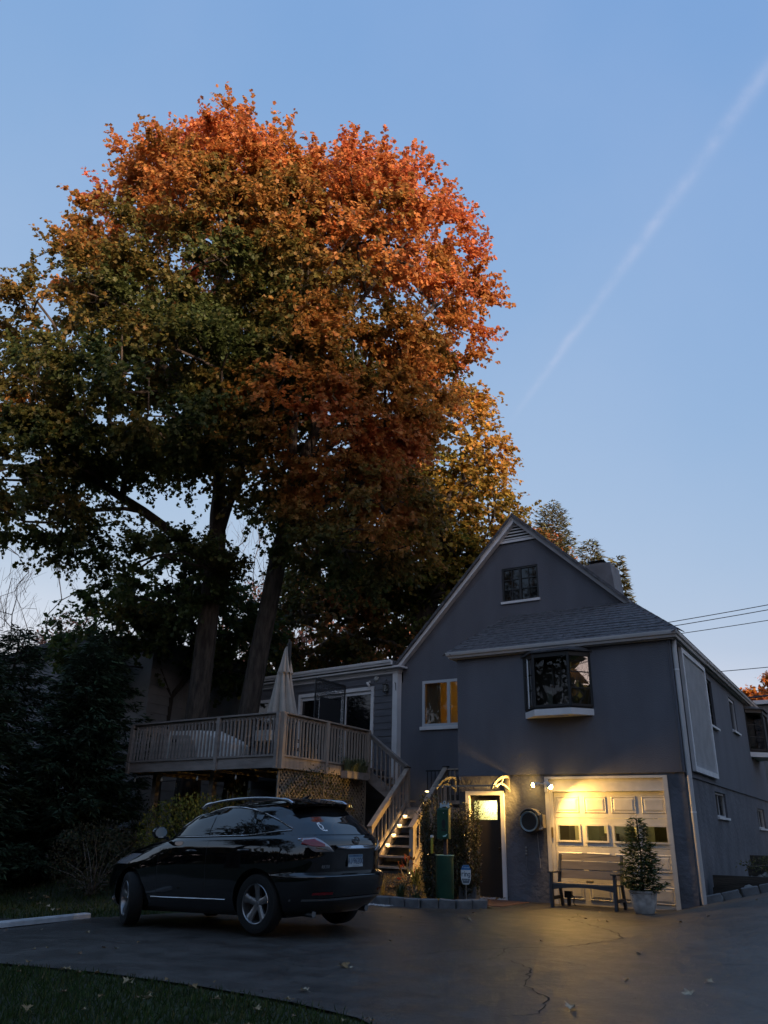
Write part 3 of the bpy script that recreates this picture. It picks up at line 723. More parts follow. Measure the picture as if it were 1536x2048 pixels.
# dimly lit garage behind the door windows
gi = MB(); X0, X1, Y0, Y1, Z0, Z1 = -3.5, -.25, .24, 2.35, .3, 2.35
for q_ in (((X0, Y1, Z0), (X1, Y1, Z0), (X1, Y1, Z1), (X0, Y1, Z1)), ((X0, Y0, Z0), (X0, Y1, Z0), (X0, Y1, Z1), (X0, Y0, Z1)), ((X1, Y0, Z0), (X1, Y1, Z0), (X1, Y1, Z1), (X1, Y0, Z1)), ((X0, Y0, Z1), (X1, Y0, Z1), (X1, Y1, Z1), (X0, Y1, Z1)), ((X0, Y0, Z0), (X1, Y0, Z0), (X1, Y1, Z0), (X0, Y1, Z0))): gi.quad(*q_)
gi.build('garage_room', mat('yellowish_garage_wall', (.56, .46, .27), .9, var=.4, vscale=1.5), house)
for k_, (x, y, w_, h) in enumerate(((-2.75, 1.2, .5, 1.18), (-2.1, 1.6, .34, 1.30), (-1.75, 1.3, .4, 1.62), (-1.25, 1.5, .35, 1.78), (-.75, 1.2, .5, 1.22), (-.45, 1.7, .3, 2.0), (-2.5, 1.75, .3, 1.52), (-1.9, 1.05, .25, 1.36), (-1.5, .95, .3, 1.30), (-.95, 1.8, .3, 1.6), (-3.1, 1.5, .3, 1.9))):
    MB().box((x - w_ / 2, y, .31), (x + w_ / 2, y + .4, h)).build('stored_box', mat('dark_stored_goods_%s' % 'olive brown grey'.split()[k_ % 3], ((.05, .05, .03), (.06, .045, .03), (.05, .05, .05))[k_ % 3], .8), house)
gl_ = bpy.data.lights.new('garage_lamp', 'POINT'); gl_.energy = 16.0; gl_.color = (1, .86, .42); gl_.shadow_soft_size = .15
go_ = bpy.data.objects.new('garage_lamp', gl_); COL.objects.link(go_); go_.location = (-1.9, 1.0, 2.2); go_.parent = house

# ---- side door with a lit obscure-glass light
dt = MB(); u0, u1, zt = DOOR[0], DOOR[1], DOOR[3]
for a, b, c, d in ((u0, u0 + .085, -.02, zt), (u1 - .085, u1, -.02, zt), (u0 + .086, u1 - .086, zt - .085, zt)): dt.box((a, -.005, c), (b, .16, d))
dt.box((u0 + .086, .0, -.02), (u1 - .086, .16, .05))
dfr = dt.build('door_frame', m_trim, house)
ddr = MB(); a, b, c, d = -4.62, -4.06, 1.58, 1.975; L0, L1, B0, T0 = u0 + .086, u1 - .086, .05, zt - .086
for p, q, r_, s in ((L0, L1, B0, c), (L0, L1, d, T0), (L0, a, c, d), (b, L1, c, d)): ddr.box((p, .085, r_), (q, .12, s))
door = ddr.build('door', mat('near_black_door_paint', (.013, .010, .009), .5), house)
m_obs = bpy.data.materials.new('obscure_glass'); m_obs.use_nodes = True
_n = m_obs.node_tree; _n.nodes.remove(_n.nodes['Principled BSDF']); _t = _n.nodes.new('ShaderNodeBsdfTranslucent')
_nz = _n.nodes.new('ShaderNodeTexNoise'); _nz.inputs['Scale'].default_value = 55; _tc = _n.nodes.new('ShaderNodeTexCoord'); _n.links.new(_tc.outputs['Object'], _nz.inputs['Vector'])
_cr = _n.nodes.new('ShaderNodeValToRGB'); _cr.color_ramp.elements[0].position = .36; _cr.color_ramp.elements[0].color = (.42, .40, .22, 1); _cr.color_ramp.elements[1].position = .52; _cr.color_ramp.elements[1].color = (.95, .95, .85, 1)
_n.links.new(_nz.outputs[0], _cr.inputs[0]); _n.links.new(_cr.outputs[0], _t.inputs[0]); _n.links.new(_t.outputs[0], _n.nodes['Material Output'].inputs[0])
MB().quad((a, .10, c), (b, .10, c), (b, .10, d), (a, .10, d)).build('obscure_pane', m_obs, door)
MB().lathe([(.03, 0), (.03, -.02), (.012, -.025), (.012, -.05), (.03, -.06), (.026, -.085), (.001, -.09)], 12, (L1 - .07, .085, 1.0), ax='y').build('door_knob', mat('dark_bronze', (.05, .04, .03), .35, metal=.8), door, smooth=40)
bxr = MB(); bxr.add([(L0, .14, B0), (L1, .14, B0), (L1, .14, T0), (L0, .14, T0), (L0, 1.2, B0), (L1, 1.2, B0), (L1, 1.2, T0), (L0, 1.2, T0)], [(4, 5, 6, 7), (0, 4, 7, 3), (1, 2, 6, 5), (3, 7, 6, 2), (0, 1, 5, 4)])
bxr.build('hall', mat('pale_hall_paint', (.7, .68, .5), .9), house)
hd = bpy.data.lights.new('hall_lamp', 'POINT'); hd.energy = 2.0; hd.color = (1, .92, .45); hd.shadow_soft_size = .05
ho = bpy.data.objects.new('hall_lamp', hd); COL.objects.link(ho); ho.location = (-4.17, .27, 1.88); ho.parent = house

# ---- downspout, conduit, chimney, belt moulding
dsp = MB(); dsp.tube([(.05, .13, 5.17), (.05, .10, 5.05), (.05, .07, 4.9), (.05, .07, .16)], .05, 12); dsp.build('downspout', m_gutter, house, smooth=50)
MB().tube([(-.06, -.012, 5.15), (-.06, -.012, 2.52)], .011, 6).build('conduit', m_stucco, house)
clips = MB()
for z in (4.5, 1.75): clips.lathe([(.056, z), (.056, z + .03)], 12, (.05, .07, 0))
clips.build('downspout_clip', m_trim, house)
chm = MB(); chm.add([(-3.50, 6.0, 7.0), (-2.50, 6.0, 7.0), (-2.50, 7.1, 7.0), (-3.50, 7.1, 7.0), (-3.46, 6.0, 9.06), (-2.69, 6.0, 9.06), (-2.69, 7.0, 9.06), (-3.46, 7.0, 9.06)], [(0, 1, 5, 4), (1, 2, 6, 5), (2, 3, 7, 6), (3, 0, 4, 7), (4, 5, 6, 7)])
chb = chm.build('chimney', mat('painted_grey_brick', (0.17, .17, .18), .85, var=.15, vscale=3, bump=.5, bscale=14), house)
MB().box((-3.34, 6.2, 9.06), (-2.98, 6.75, 9.15)).build('flue', mat('painted_grey_brick'), chb)
cp = MB()
for x in (-3.32, -3.0):
    for y in (6.24, 6.7): cp.bar((x, y, 9.15), (x, y, 9.20), .03, .03)
cp.add([(-3.42, 6.1, 9.20), (-2.90, 6.1, 9.20), (-2.90, 6.85, 9.20), (-3.42, 6.85, 9.20), (-3.3, 6.3, 9.27), (-3.02, 6.3, 9.27), (-3.02, 6.65, 9.27), (-3.3, 6.65, 9.27)], [(0, 1, 2, 3), (4, 5, 6, 7), (0, 1, 5, 4), (1, 2, 6, 5), (2, 3, 7, 6), (3, 0, 4, 7)])
cp.build('chimney_cap', m_black, chb)

# ---- white lattice screen on the right wall
ls = MB(); v0, v1, z0, z1, w = .66, 3.18, 2.56, 5.10, .10
m_lat = mat('grey_white_lattice_paint', (.66, .65, .66), .6, var=.08, vscale=3)
for a, b, c, d in ((v0, v1, z0, z0 + w), (v0, v1, z1 - w, z1), (v0, v0 + w, z0 + w, z1 - w), (v1 - w, v1, z0 + w, z1 - w)): ls.box((.012, a, c), (.085, b, d))
lsc = ls.build('lattice_screen', m_lat, house)
def lattice(mb, f, a0, a1, b0, b1, step, w, t):
    """diagonal crossing slats clipped to a rectangle; f(a, b, d)"""
    for sgn, d0 in ((1, 0), (-1, t)):
        c = -(b1 - b0) if sgn > 0 else 0; end = (a1 - a0) + (0 if sgn > 0 else (b1 - b0))
        while c < end:
            # line a = a0 + c + sgn * s, b = b0 + s
            s0, s1 = 0, b1 - b0
            if sgn > 0: s0 = max(s0, -c); s1 = min(s1, (a1 - a0) - c)
            else: s0 = max(s0, c - (a1 - a0)); s1 = min(s1, c)
            if s1 - s0 > .02:
                p = (a0 + c + sgn * s0, b0 + s0); q_ = (a0 + c + sgn * s1, b0 + s1); h = w * .707
                mb.add([f(p[0] - h, p[1], d0), f(p[0] + h, p[1], d0), f(q_[0] + h, q_[1], d0), f(q_[0] - h, q_[1], d0), f(p[0] - h, p[1], d0 + t), f(p[0] + h, p[1], d0 + t), f(q_[0] + h, q_[1], d0 + t), f(q_[0] - h, q_[1], d0 + t)],
                       [(0, 1, 2, 3), (4, 7, 6, 5), (0, 4, 5, 1), (2, 6, 7, 3), (1, 5, 6, 2), (0, 3, 7, 4)])
            c += step
    return mb
lt = lattice(MB(), lambda a, b, d: (.03 + d, a, b), v0 + w, v1 - w, z0 + w, z1 - w, .125, .030, .012).build('lattice_slats', m_lat, lsc); props(lt, kind='stuff')

# ---- single-storey wing on the left, clad in boards
A2 = Vector((-7.97, 2.30)); B2 = Vector((-13.6, 3.0)); d2 = (B2 - A2).normalized(); n2 = Vector((-d2.y, d2.x)); n2 = n2 if n2.y < 0 else -n2
fW = lambda s, z, d: (A2.x + d2.x * s - n2.x * d, A2.y + d2.y * s - n2.y * d, z)     # s runs left along the wall, d inwards
SL = (0.90, 3.72, 2.86, 5.06)         # sliding door opening
LW = (B2 - A2).length
ww = MB(); wall_cells(ww, fW, 0, LW, .3, 5.65, [SL], .2, None); ww.quad(fW(LW, .3, 0), fW(LW, .3, 3), fW(LW, 5.65, 3), fW(LW, 5.65, 0)); ww.build('wing_wall', m_siding, house)
boards = np.arange(1.9, 5.5, .185)
for z in boards:
    segs = [(0.13, SL[0] - .1), (SL[1] + .1, LW)] if z + .18 > SL[2] and z < SL[3] + .1 else [(0.13, LW)]
    for a, b in segs:
        mb = MB(); mb.add([fW(a, z, -.006), fW(b, z, -.006), fW(b, z, -.028), fW(a, z, -.028), fW(a, z + .188, -.004), fW(b, z + .188, -.004), fW(b, z + .188, -.010), fW(a, z + .188, -.010)],
                          [(0, 1, 2, 3), (4, 7, 6, 5), (3, 2, 6, 7), (0, 4, 5, 1), (0, 3, 7, 4), (1, 5, 6, 2)]); mb.build('siding_board', m_siding, house)
cb = MB(); cb.add([fW(0.13, .6, -.035), fW(-.04, .6, -.035), fW(-.04, 5.48, -.035), fW(.13, 5.48, -.035), fW(.13, .6, .05), fW(-.04, .6, .17), fW(-.04, 5.48, .17), fW(.13, 5.48, .05)], [(0, 1, 2, 3), (1, 5, 6, 2), (0, 3, 7, 4), (4, 7, 6, 5), (3, 2, 6, 7)])
cb.build('corner_board', m_trim, house)
# wing eaves: frieze, crown and gutter
pa = A2 - d2 * .02; pb = B2 + d2 * .25
def wsweep(prof, nm, m, s0=-.02, s1=None, ret=.0):
    p0 = A2 + d2 * s0; p1 = A2 + d2 * (s1 or LW + .25)
    path = [(p1.x, p1.y), (p0.x, p0.y)] + ([(p0.x - n2.x * ret, p0.y - n2.y * ret)] if ret else [])
    MB().sweep(prof, path).build(nm, m, house, smooth=25)
wsweep([(0, 5.46), (.05, 5.46), (.055, 5.50), (.09, 5.53), (.09, 5.58), (0, 5.58)], 'crown_moulding', m_trim, ret=.14)
wsweep([(0, 5.58), (.24, 5.58), (.24, 5.63), (0, 5.63)], 'soffit', m_trim, ret=.14)
wsweep([(.24 + o, z + 5.79) for o, z in GP], 'gutter', m_trim, s0=-.02, ret=.0)
wf = MB(); wf.add([fW(-.0, 5.62, -.24), fW(LW + .25, 5.62, -.24), fW(LW + .25, 5.78, -.24), fW(0, 5.78, -.24), fW(0, 5.62, 3.4), fW(LW + .25, 5.62, 3.4), fW(LW + .25, 6.1, 3.4), fW(0, 6.1, 3.4)], [(0, 1, 2, 3), (4, 7, 6, 5), (3, 2, 6, 7), (0, 3, 7, 4), (1, 5, 6, 2), (0, 4, 5, 1)])
wf.build('wing_roof', m_shingle, house)
# sliding door
sw = MB(); s0, s1, z0, z1 = SL
def wbx(mb, a, b, c, d, e0, e1): return mb.add([fW(a, c, e0), fW(b, c, e0), fW(b, d, e0), fW(a, d, e0), fW(a, c, e1), fW(b, c, e1), fW(b, d, e1), fW(a, d, e1)], [(0, 1, 2, 3), (4, 7, 6, 5), (0, 4, 5, 1), (1, 5, 6, 2), (2, 6, 7, 3), (3, 7, 4, 0)])
wbx(sw, s0 - .09, s0 + .01, z0, z1 + .10, -.04, .10); wbx(sw, s1 - .01, s1 + .09, z0, z1 + .10, -.04, .10); wbx(sw, s0 + .011, s1 - .011, z1, z1 + .10, -.04, .10)
wbx(sw, s0 + .03, s1 - .03, z1 - .10, z1 - .002, .02, .08)
sm = (s0 + s1) / 2; wbx(sw, 1.90, 2.10, z0, z1 - .11, .02, .08); wbx(sw, 2.94, 2.99, z0, z1 - .11, .02, .08)
sdo = sw.build('sliding_door', m_trim, house)
for a, b in ((s0 + .01, 1.90), (2.10, 2.94), (2.99, s1 - .01)): MB().quad(fW(a, z0, .06), fW(b, z0, .06), fW(b, z1 - .1, .06), fW(a, z1 - .1, .06)).build('door_pane', m_darkglass, sdo)
# narrow window at the left end
ew = MB(); wbx(ew, LW - .75, LW - .66, 4.05, 5.12, -.04, .05); wbx(ew, LW - .08, LW + .01, 4.05, 5.12, -.04, .05); wbx(ew, LW - .66, LW - .08, 5.03, 5.12, -.04, .05); wbx(ew, LW - .66, LW - .08, 4.05, 4.12, -.04, .05)
ewo = ew.build('window', m_trim, house); MB().quad(fW(LW - .66, 4.12, -.035), fW(LW - .08, 4.12, -.035), fW(LW - .08, 5.03, -.035), fW(LW - .66, 5.03, -.035)).build('pane', m_darkglass, ewo)
# bullet camera, round lamp and lantern by the wing door
sc_ = thing('security_camera', 'small white bullet camera under the eave of the boarded wing', 'camera', fW(.98, 5.30, -.03))
MB().lathe([(.035, 0), (.035, .02)], 12, (0, 0, 0), ax='y').build('mount', m_trim, sc_, local=True)
MB().tube([(0, 0, 0), (0, -.07, -.02), (.02, -.10, -.06)], .014, 8).build('arm', m_trim, sc_, local=True)
MB().tube([(-.03, -.08, -.045), (.09, -.16, -.14)], .034, 10).build('housing', m_trim, sc_, local=True, smooth=40)
rl = thing('round_lamp', 'round white disc lamp on the wing wall near the corner board', 'lamp', fW(.72, 5.36, -.03))
MB().lathe([(.001, -.05), (.05, -.045), (.078, -.02), (.08, 0)], 20, ax='y', cap=False).build('diffuser', mat('unlit_opal', (.4, .39, .37), .5), rl, local=True, smooth=50)
ln = thing('wall_lantern', 'small black square lantern hanging beside the corner board', 'lantern', fW(.33, 5.06, -.03))
MB().tube([(0, 0, .2), (.0, -.05, .24), (0, -.09, .2), (0, -.09, .10)], .008, 6).build('bracket', m_black, ln, local=True)
lf = MB()
for x in (-.05, .05):
    for y in (-.14, -.04): lf.bar((x, y, -.10), (x, y, .08), .014, .014)
lf.box((-.065, -.155, .08), (.065, -.025, .10)); lf.box((-.065, -.155, -.12), (.065, -.025, -.10)); lf.build('cage', m_black, ln, local=True)
MB().box((-.04, -.13, -.1), (.04, -.05, .07)).build('lantern_glass', m_glass, ln, local=True)
hkb = MB(); hkb.tube([(-7.98, 2.24, 5.15), (-7.96, 2.17, 5.18), (-7.93, 2.15, 5.12), (-7.92, 2.16, 4.95)], .01, 6); hkb.build('cable_loop', m_black, house)

# ---- grey boarded house next door
nb = thing('neighbour_house', 'plain grey boarded house behind the two big tree trunks', 'house', (-17.5, 3.5, g(-17.5, 3.5)))
XN = -17.2; m_nb = mat('neighbour_grey_boards', (.19, .19, .195), .8, var=.12, vscale=1.5)
MB().box((XN - 9, 1.6, .5), (XN, 11, 7.15)).build('wall', m_nb, nb)
for z in np.arange(1.2, 6.9, .30):
    MB().add([(XN, 1.6, z), (XN + .035, 1.6, z), (XN + .035, 11, z), (XN, 11, z), (XN + .004, 1.6, z + .30), (XN + .012, 1.6, z + .30), (XN + .012, 11, z + .30), (XN + .004, 11, z + .30)], [(0, 1, 2, 3), (1, 5, 6, 2), (4, 7, 6, 5), (0, 4, 5, 1), (3, 2, 6, 7)]).build('siding_board', m_nb, nb)
MB().prism([(XN - 9.4, 1.3, 7.15), (XN + .4, 1.3, 7.15), (XN - 4.5, 1.3, 7.7)], (0, 10, 0)).build('roof', m_shingle, nb)
# grey building behind, at the right edge
fb = thing('neighbour_garage', 'grey flat-fronted building beyond the right end of the house', 'building', (2, 31, 0))
MB().box((-2.3, 28, 0), (9, 34, 7.75)).build('wall', m_nb, fb)
MB().box((-2.5, 27.8, 7.75), (9.2, 34.2, 7.95)).build('roof', m_trim, fb)
MB().box((-.8, 27.95, 3.4), (.2, 28.0, 5.2)).build('window', m_darkframe, fb)

# ================================================================== DECK AND STAIRS
m_deck = mat('deck_stain_painted_lit', (0.34, 0.275, 0.225), .75, var=0.2, vscale=2.5, bump=.25, bscale=25, stretch=(3, 3, .6))  # same stain as below, lightened to carry the floodlight on right rail and stairs
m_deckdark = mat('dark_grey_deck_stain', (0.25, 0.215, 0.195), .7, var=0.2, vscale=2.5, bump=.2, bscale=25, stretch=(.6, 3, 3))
ZF = 2.85; ZC = 3.80
K0 = Vector((-8.25, -2.40)); KL = Vector((-13.55, -1.98)); KR = Vector((-8.30, 1.42)); KB = Vector((-13.7, 2.85))
deck = thing('deck', 'raised brown wooden deck with balustrade in front of the boarded wing', 'deck', (-10.5, 0, g(-10.5, 0)))
# floor boards, each a plank
dl = (KL - K0); nF = 34
for i in range(nF):
    t0, t1 = i / nF, (i + .94) / nF
    a, b = K0.lerp(KL, t0), K0.lerp(KL, t1); c, d = Vector((KR.x, 2.25)).lerp(KB, t1), Vector((KR.x, 2.25)).lerp(KB, t0)
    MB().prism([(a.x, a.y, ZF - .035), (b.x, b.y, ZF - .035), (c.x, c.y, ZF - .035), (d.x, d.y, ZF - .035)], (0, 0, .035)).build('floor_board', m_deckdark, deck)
def beam(a, b, z, w, h, nm, m=m_deck, inset=0): return MB().bar((a.x, a.y, z), (b.x, b.y, z), w, h).build(nm, m, deck)
dF = (KL - K0).normalized(); nFt = Vector((-dF.y, dF.x)); nFt = nFt if nFt.y < 0 else -nFt
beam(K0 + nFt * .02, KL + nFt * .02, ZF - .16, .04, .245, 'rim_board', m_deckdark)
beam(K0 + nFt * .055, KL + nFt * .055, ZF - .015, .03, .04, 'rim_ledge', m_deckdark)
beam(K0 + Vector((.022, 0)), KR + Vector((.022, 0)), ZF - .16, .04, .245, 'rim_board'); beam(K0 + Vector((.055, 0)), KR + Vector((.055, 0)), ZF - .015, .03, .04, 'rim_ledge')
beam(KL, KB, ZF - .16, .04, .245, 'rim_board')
for t in (.1, .35, .62, .9):
    a = K0.lerp(KL, t); b = Vector((KR.x, 2.2)).lerp(KB, t); MB().bar((a.x, a.y + .04, ZF - .13), (b.x, b.y, ZF - .13), .045, .18).build('joist', m_deckdark, deck)
for (x, y) in ((-8.6, -1.6), (-11, -1.5), (-13.2, -1.3), (-8.6, 1.4), (-13.3, 2.2)):
    MB().box((x - .07, y - .07, g(x, y) - .1), (x + .07, y + .07, ZF - .17)).build('support_post', m_deckdark, deck)
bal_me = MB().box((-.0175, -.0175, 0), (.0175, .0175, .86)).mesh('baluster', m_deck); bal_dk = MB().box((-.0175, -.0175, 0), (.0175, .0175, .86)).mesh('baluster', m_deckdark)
def post(p, z0, z1, w=.092, m=m_deck, parent=None, nm='post'): return MB().box((p.x - w / 2, p.y - w / 2, z0), (p.x + w / 2, p.y + w / 2, z1)).build(nm, m, parent or deck)
def railing(a, b, posts, nb, m, bm_, outn, cap=True):
    d = (b - a).normalized(); ang = math.atan2(d.y, d.x); L_ = (b - a).length
    beam(a, b, ZC - .02, .14, .035, 'rail_cap', m) if cap else None
    beam(a + outn * -.02, b + outn * -.02, ZC - .085, .038, .09, 'top_rail', m)
    for t in posts: post(a.lerp(b, t) + outn * .045, ZF - .30, ZC - .04, m=m)
    for i in range(nb):
        p = a.lerp(b, (i + .6) / nb) + outn * .018
        if any(abs((i + .6) / nb - t) * L_ < .08 for t in posts): continue
        inst('baluster', bm_, deck, (p.x, p.y, ZF - .005), (R.uniform(-.008, .008), R.uniform(-.008, .008), ang))
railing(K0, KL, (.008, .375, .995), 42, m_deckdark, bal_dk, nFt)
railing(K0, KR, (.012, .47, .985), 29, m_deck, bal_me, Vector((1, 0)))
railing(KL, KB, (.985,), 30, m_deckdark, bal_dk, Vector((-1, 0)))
# skirt lattice below the right side of the deck and the upper stairs
m_latd = mat('brown_skirt_lattice', (.22, .185, .15), .8, var=.2, vscale=4)
lk = lattice(MB(), lambda a, b, d: (-8.32 + d, a, b), -2.25, 1.3, .05, 2.58, .13, .038, .010).build('lattice_slats', m_latd, deck); props(lk, kind='stuff')
lf_ = MB()
for a in (-2.3, -.55, 1.3): lf_.bar((-8.30, a, 0), (-8.30, a, 2.58), .06, .03)
lf_.bar((-8.30, -2.3, .08), (-8.30, 1.3, .08), .03, .08); lf_.build('lattice_frame', m_latd, deck)

stairs = thing('stairs', 'brown wooden stairs with a landing climbing from the planting bed to the deck', 'stairs', (-6.4, .5, g(-6.4, -.3)))
ZL = 1.86; SX0, SX1 = -6.95, -5.87; TY = 1.12
def spart(mb, nm, m=m_deck): return mb.build(nm, m, stairs)
# landing
for i in range(9):
    y0 = TY + .0 + i * .128; spart(MB().box((SX0 - .1, y0, ZL - .035), (-4.98, y0 + .12, ZL)), 'floor_board', m_deckdark)
spart(MB().box((SX0 - .1, TY - .03, ZL - .25), (-4.98, TY - .001, ZL - .037)), 'rim_board'); spart(MB().box((SX0 - .13, TY - .03, ZL - .25), (SX0 - .101, 2.2, ZL - .037)), 'rim_board')
# lower flight
NR = 6; rise = (ZL - .50) / (NR + .35); run = .262
for i in range(1, NR + 1):
    z = ZL - rise * i; y1 = TY - run * (i - 1); spart(MB().box((SX0 + .04, y1 - run - .02, z - .04), (SX1 - .04, y1 - .005, z)), 'tread')
YB = TY - run * NR - .05; ZB = ZL - rise * NR
for x in (SX0 + .02, SX1 - .02):
    spart(MB().prism([(x - .02, TY, ZL - .02), (x - .02, YB, ZB - .06), (x - .02, YB, ZB - .30), (x - .02, TY, ZL - .30)], (.04, 0, 0)), 'stringer')
bal_s = MB().box((-.0175, -.0175, 0), (.0175, .0175, .74)).mesh('baluster', m_deck)
for x in (SX0, SX1):
    post(Vector((x, TY + .05)), ZL - .3, ZL + .93, .10, m_deck, stairs); post(Vector((x, YB + .02)), g(x, YB) - .05, ZB + .86, .10, m_deck, stairs)
    mb = MB(); c = [(x - .055, TY + .05, ZL + .93), (x + .055, TY + .05, ZL + .93)]
    MB().box((x - .065, TY - .015, ZL + .931), (x + .065, TY + .115, ZL + .955)).build('post_cap', m_black, stairs)
    za, zb = ZL + .90, ZB + .83
    spart(MB().bar((x, TY + .02, za), (x, YB - .06, zb - .02), .13, .038, up=(0, 1, 1)), 'hand_rail'); spart(MB().bar((x, TY + .02, za - .09), (x, YB, zb - .09), .038, .12, up=(0, 1, 1)), 'top_rail')
    spart(MB().bar((x, TY, ZL + .12), (x, YB, ZB + .10), .038, .09, up=(0, 1, 1)), 'bottom_rail')
    for k in range(1, 10):
        t = k / 10; inst('baluster', bal_s, stairs, (x, lerp(TY, YB, t), lerp(ZL + .12, ZB + .10, t)))
# short guard to the right of the top right post
spart(MB().bar((SX1, TY + .05, ZL + .88), (-4.98, TY + .05, ZL + .88), .09, .038), 'hand_rail'); spart(MB().bar((SX1, TY + .05, ZL + .12), (-4.98, TY + .05, ZL + .12), .04, .08), 'bottom_rail')
for k in range(1, 7): inst('baluster', bal_s, stairs, (lerp(SX1, -4.98, k / 7), TY + .05, ZL + .13))
# black metal guard at the back of the landing
br_ = MB()
br_.bar((SX0, 2.15, ZL + .93), (-4.98, 2.15, ZL + .93), .04, .035); br_.bar((SX0, 2.15, ZL + .10), (-4.98, 2.15, ZL + .10), .03, .03); mg = br_.build('metal_guard', m_black, stairs)
brm = MB().box((-.008, -.008, 0), (.008, .008, .83)).mesh('metal_baluster', m_black)
for k in range(18): inst('metal_baluster', brm, stairs, (lerp(SX0 + .04, -5.0, k / 17), 2.15, ZL + .10))
spart(MB().box((SX0, 2.18, ZL - .05), (-4.98, 2.22, ZL + .34)), 'skirt_board', mat('black_board', (.02, .02, .022), .6))
# upper flight from the deck down to the landing
NU = 5; ru = (ZF - ZL) / NU; rr_ = .235
for i in range(1, NU):
    spart(MB().box((-8.27 + rr_ * (i - 1), 1.45, ZF - ru * i - .04), (-8.27 + rr_ * i + .02, 2.25, ZF - ru * i)), 'tread', m_deckdark)
xe = SX0 - .06; spart(MB().prism([(-8.29, 1.41, ZF - .04), (xe, 1.41, ZL + .04), (xe, 1.41, ZL - .26), (-8.29, 1.41, ZF - .36)], (0, .04, 0)), 'stringer', m_deckdark)
spart(MB().bar((-8.28, 1.40, ZC - .06), (xe + .02, 1.26, ZL + .98), .12, .036, up=(1, 0, 1)), 'hand_rail', m_deckdark); spart(MB().bar((-8.28, 1.41, ZC - .13), (xe, 1.28, ZL + .90), .036, .09, up=(1, 0, 1)), 'top_rail', m_deckdark)
bal_u = MB().box((-.0175, -.0175, 0), (.0175, .0175, .92)).mesh('baluster', m_deckdark)
for k in range(1, 9):
    t = k / 9; inst('baluster', bal_u, stairs, (lerp(-8.28, xe, t), lerp(1.41, 1.29, t), lerp(ZF - .12, ZL - .08, t)))

# small round lights on the steps and posts
m_glow = mat('warm_led', (.9, .8, .6), .4, emit=(1.0, .70, .30), estr=5.0)
def step_light(x, y, z, label, e=.8, aim=None):
    t = thing('step_light', label, 'light', (x, y, z), group='small lights on the stairs')
    MB().lathe([(.012, .0), (.052, .004), (.055, .018), (.03, .03), (.001, .034)], 14, cap=False).build('cap', mat('grey_plastic', (.35, .33, .3), .5), t, local=True, smooth=40)
    MB().lathe([(.001, -.012), (.042, -.010), (.046, .001), (.0, .002)], 14, cap=False).build('lens', m_glow, t, local=True)
    d = bpy.data.lights.new('step_lamp', 'POINT'); d.energy = e; d.color = (1.0, .66, .28); d.shadow_soft_size = .02
    o = bpy.data.objects.new('step_lamp', d); COL.objects.link(o); o.parent = t; o.location = (0, -.03, -.05)
    return t
nms = ['topmost tread', 'second tread from the top', 'third tread from the top', 'fourth tread from the top']
for i in range(1, 5):
    step_light(SX0 + .13, TY - run * i - .02, ZL - rise * i - .010 + .03, 'small warm light on the left end of the ' + nms[i - 1], .16)
step_light(SX0 + .10, 2.02, ZL + .42, 'small warm light at the back of the landing behind the black guard', .35)
step_light(SX1 + .05, YB - .10, ZB - .10, 'small warm light low at the foot of the right newel post', .5)
step_light(SX1 + .30, YB + .15, ZB + .28, 'small warm light on the right of the stairs above the planting bed', .25)

# ---- things on the deck
um = thing('parasol', 'closed beige parasol on a dark pole at the deck corner', 'parasol', (-9.28, -1.0, ZF))
m_canvas = mat('beige_canvas', (.46, .41, .36), .9, var=.08, vscale=4, translucent=.15)
MB().tube([(.0, 0, 0), (0, 0, 3.02)], .03, 10).build('pole', m_black, um, local=True)
MB().lathe([(.30, 0), (.30, .05), (.05, .08), (.045, .3)], 20).build('base', m_black, um, local=True)
def folded(zr, seed, amp, nf=9, n=72, dx=0):
    mb = MB(); rr = random.Random(seed); ph = [rr.uniform(-.25, .25) for _ in range(nf)]
    for (z, r) in zr:
        for k in range(n):
            a = 2 * math.pi * k / n; w = abs(math.sin(a * nf / 2 + .25 * math.sin(3 * a + z)))
            rad_ = r * (1 - amp * (1 - w)) * (1 + .10 * math.sin(2 * a + 1.3 + z)); mb.v.append((dx + rad_ * math.cos(a + (1.9 - z) * .25), rad_ * math.sin(a + (1.9 - z) * .25), z + .06 * (w - .5) * (1 if z == zr[0][0] else 0)))
    for i in range(len(zr) - 1):
        for k in range(n): mb.f.append((i * n + k, i * n + (k + 1) % n, (i + 1) * n + (k + 1) % n, (i + 1) * n + k))
    return mb
folded([(.92, .42), (1.25, .38), (1.6, .31), (1.95, .245), (2.2, .19)], 3, .42, dx=-.10).build('canopy', m_canvas, um, smooth=60, local=True)
folded([(2.12, .235), (2.35, .17), (2.6, .105), (2.78, .055), (2.84, .02)], 5, .35, dx=-.07).build('vent_canopy', m_canvas, um, smooth=60, local=True)
MB().tube([(.075, -.035, .55), (.075, -.035, 2.95)], .028, 8).build('mast', m_black, um, local=True)
MB().box((-.03, -.09, 1.55), (.04, -.03, 1.78)).build('crank_box', m_black, um, local=True)
MB().lathe([(.012, 2.84), (.03, 2.86), (.03, 2.9), (.01, 2.93)], 10, (-.05, 0, 0)).build('finial', m_black, um, local=True)
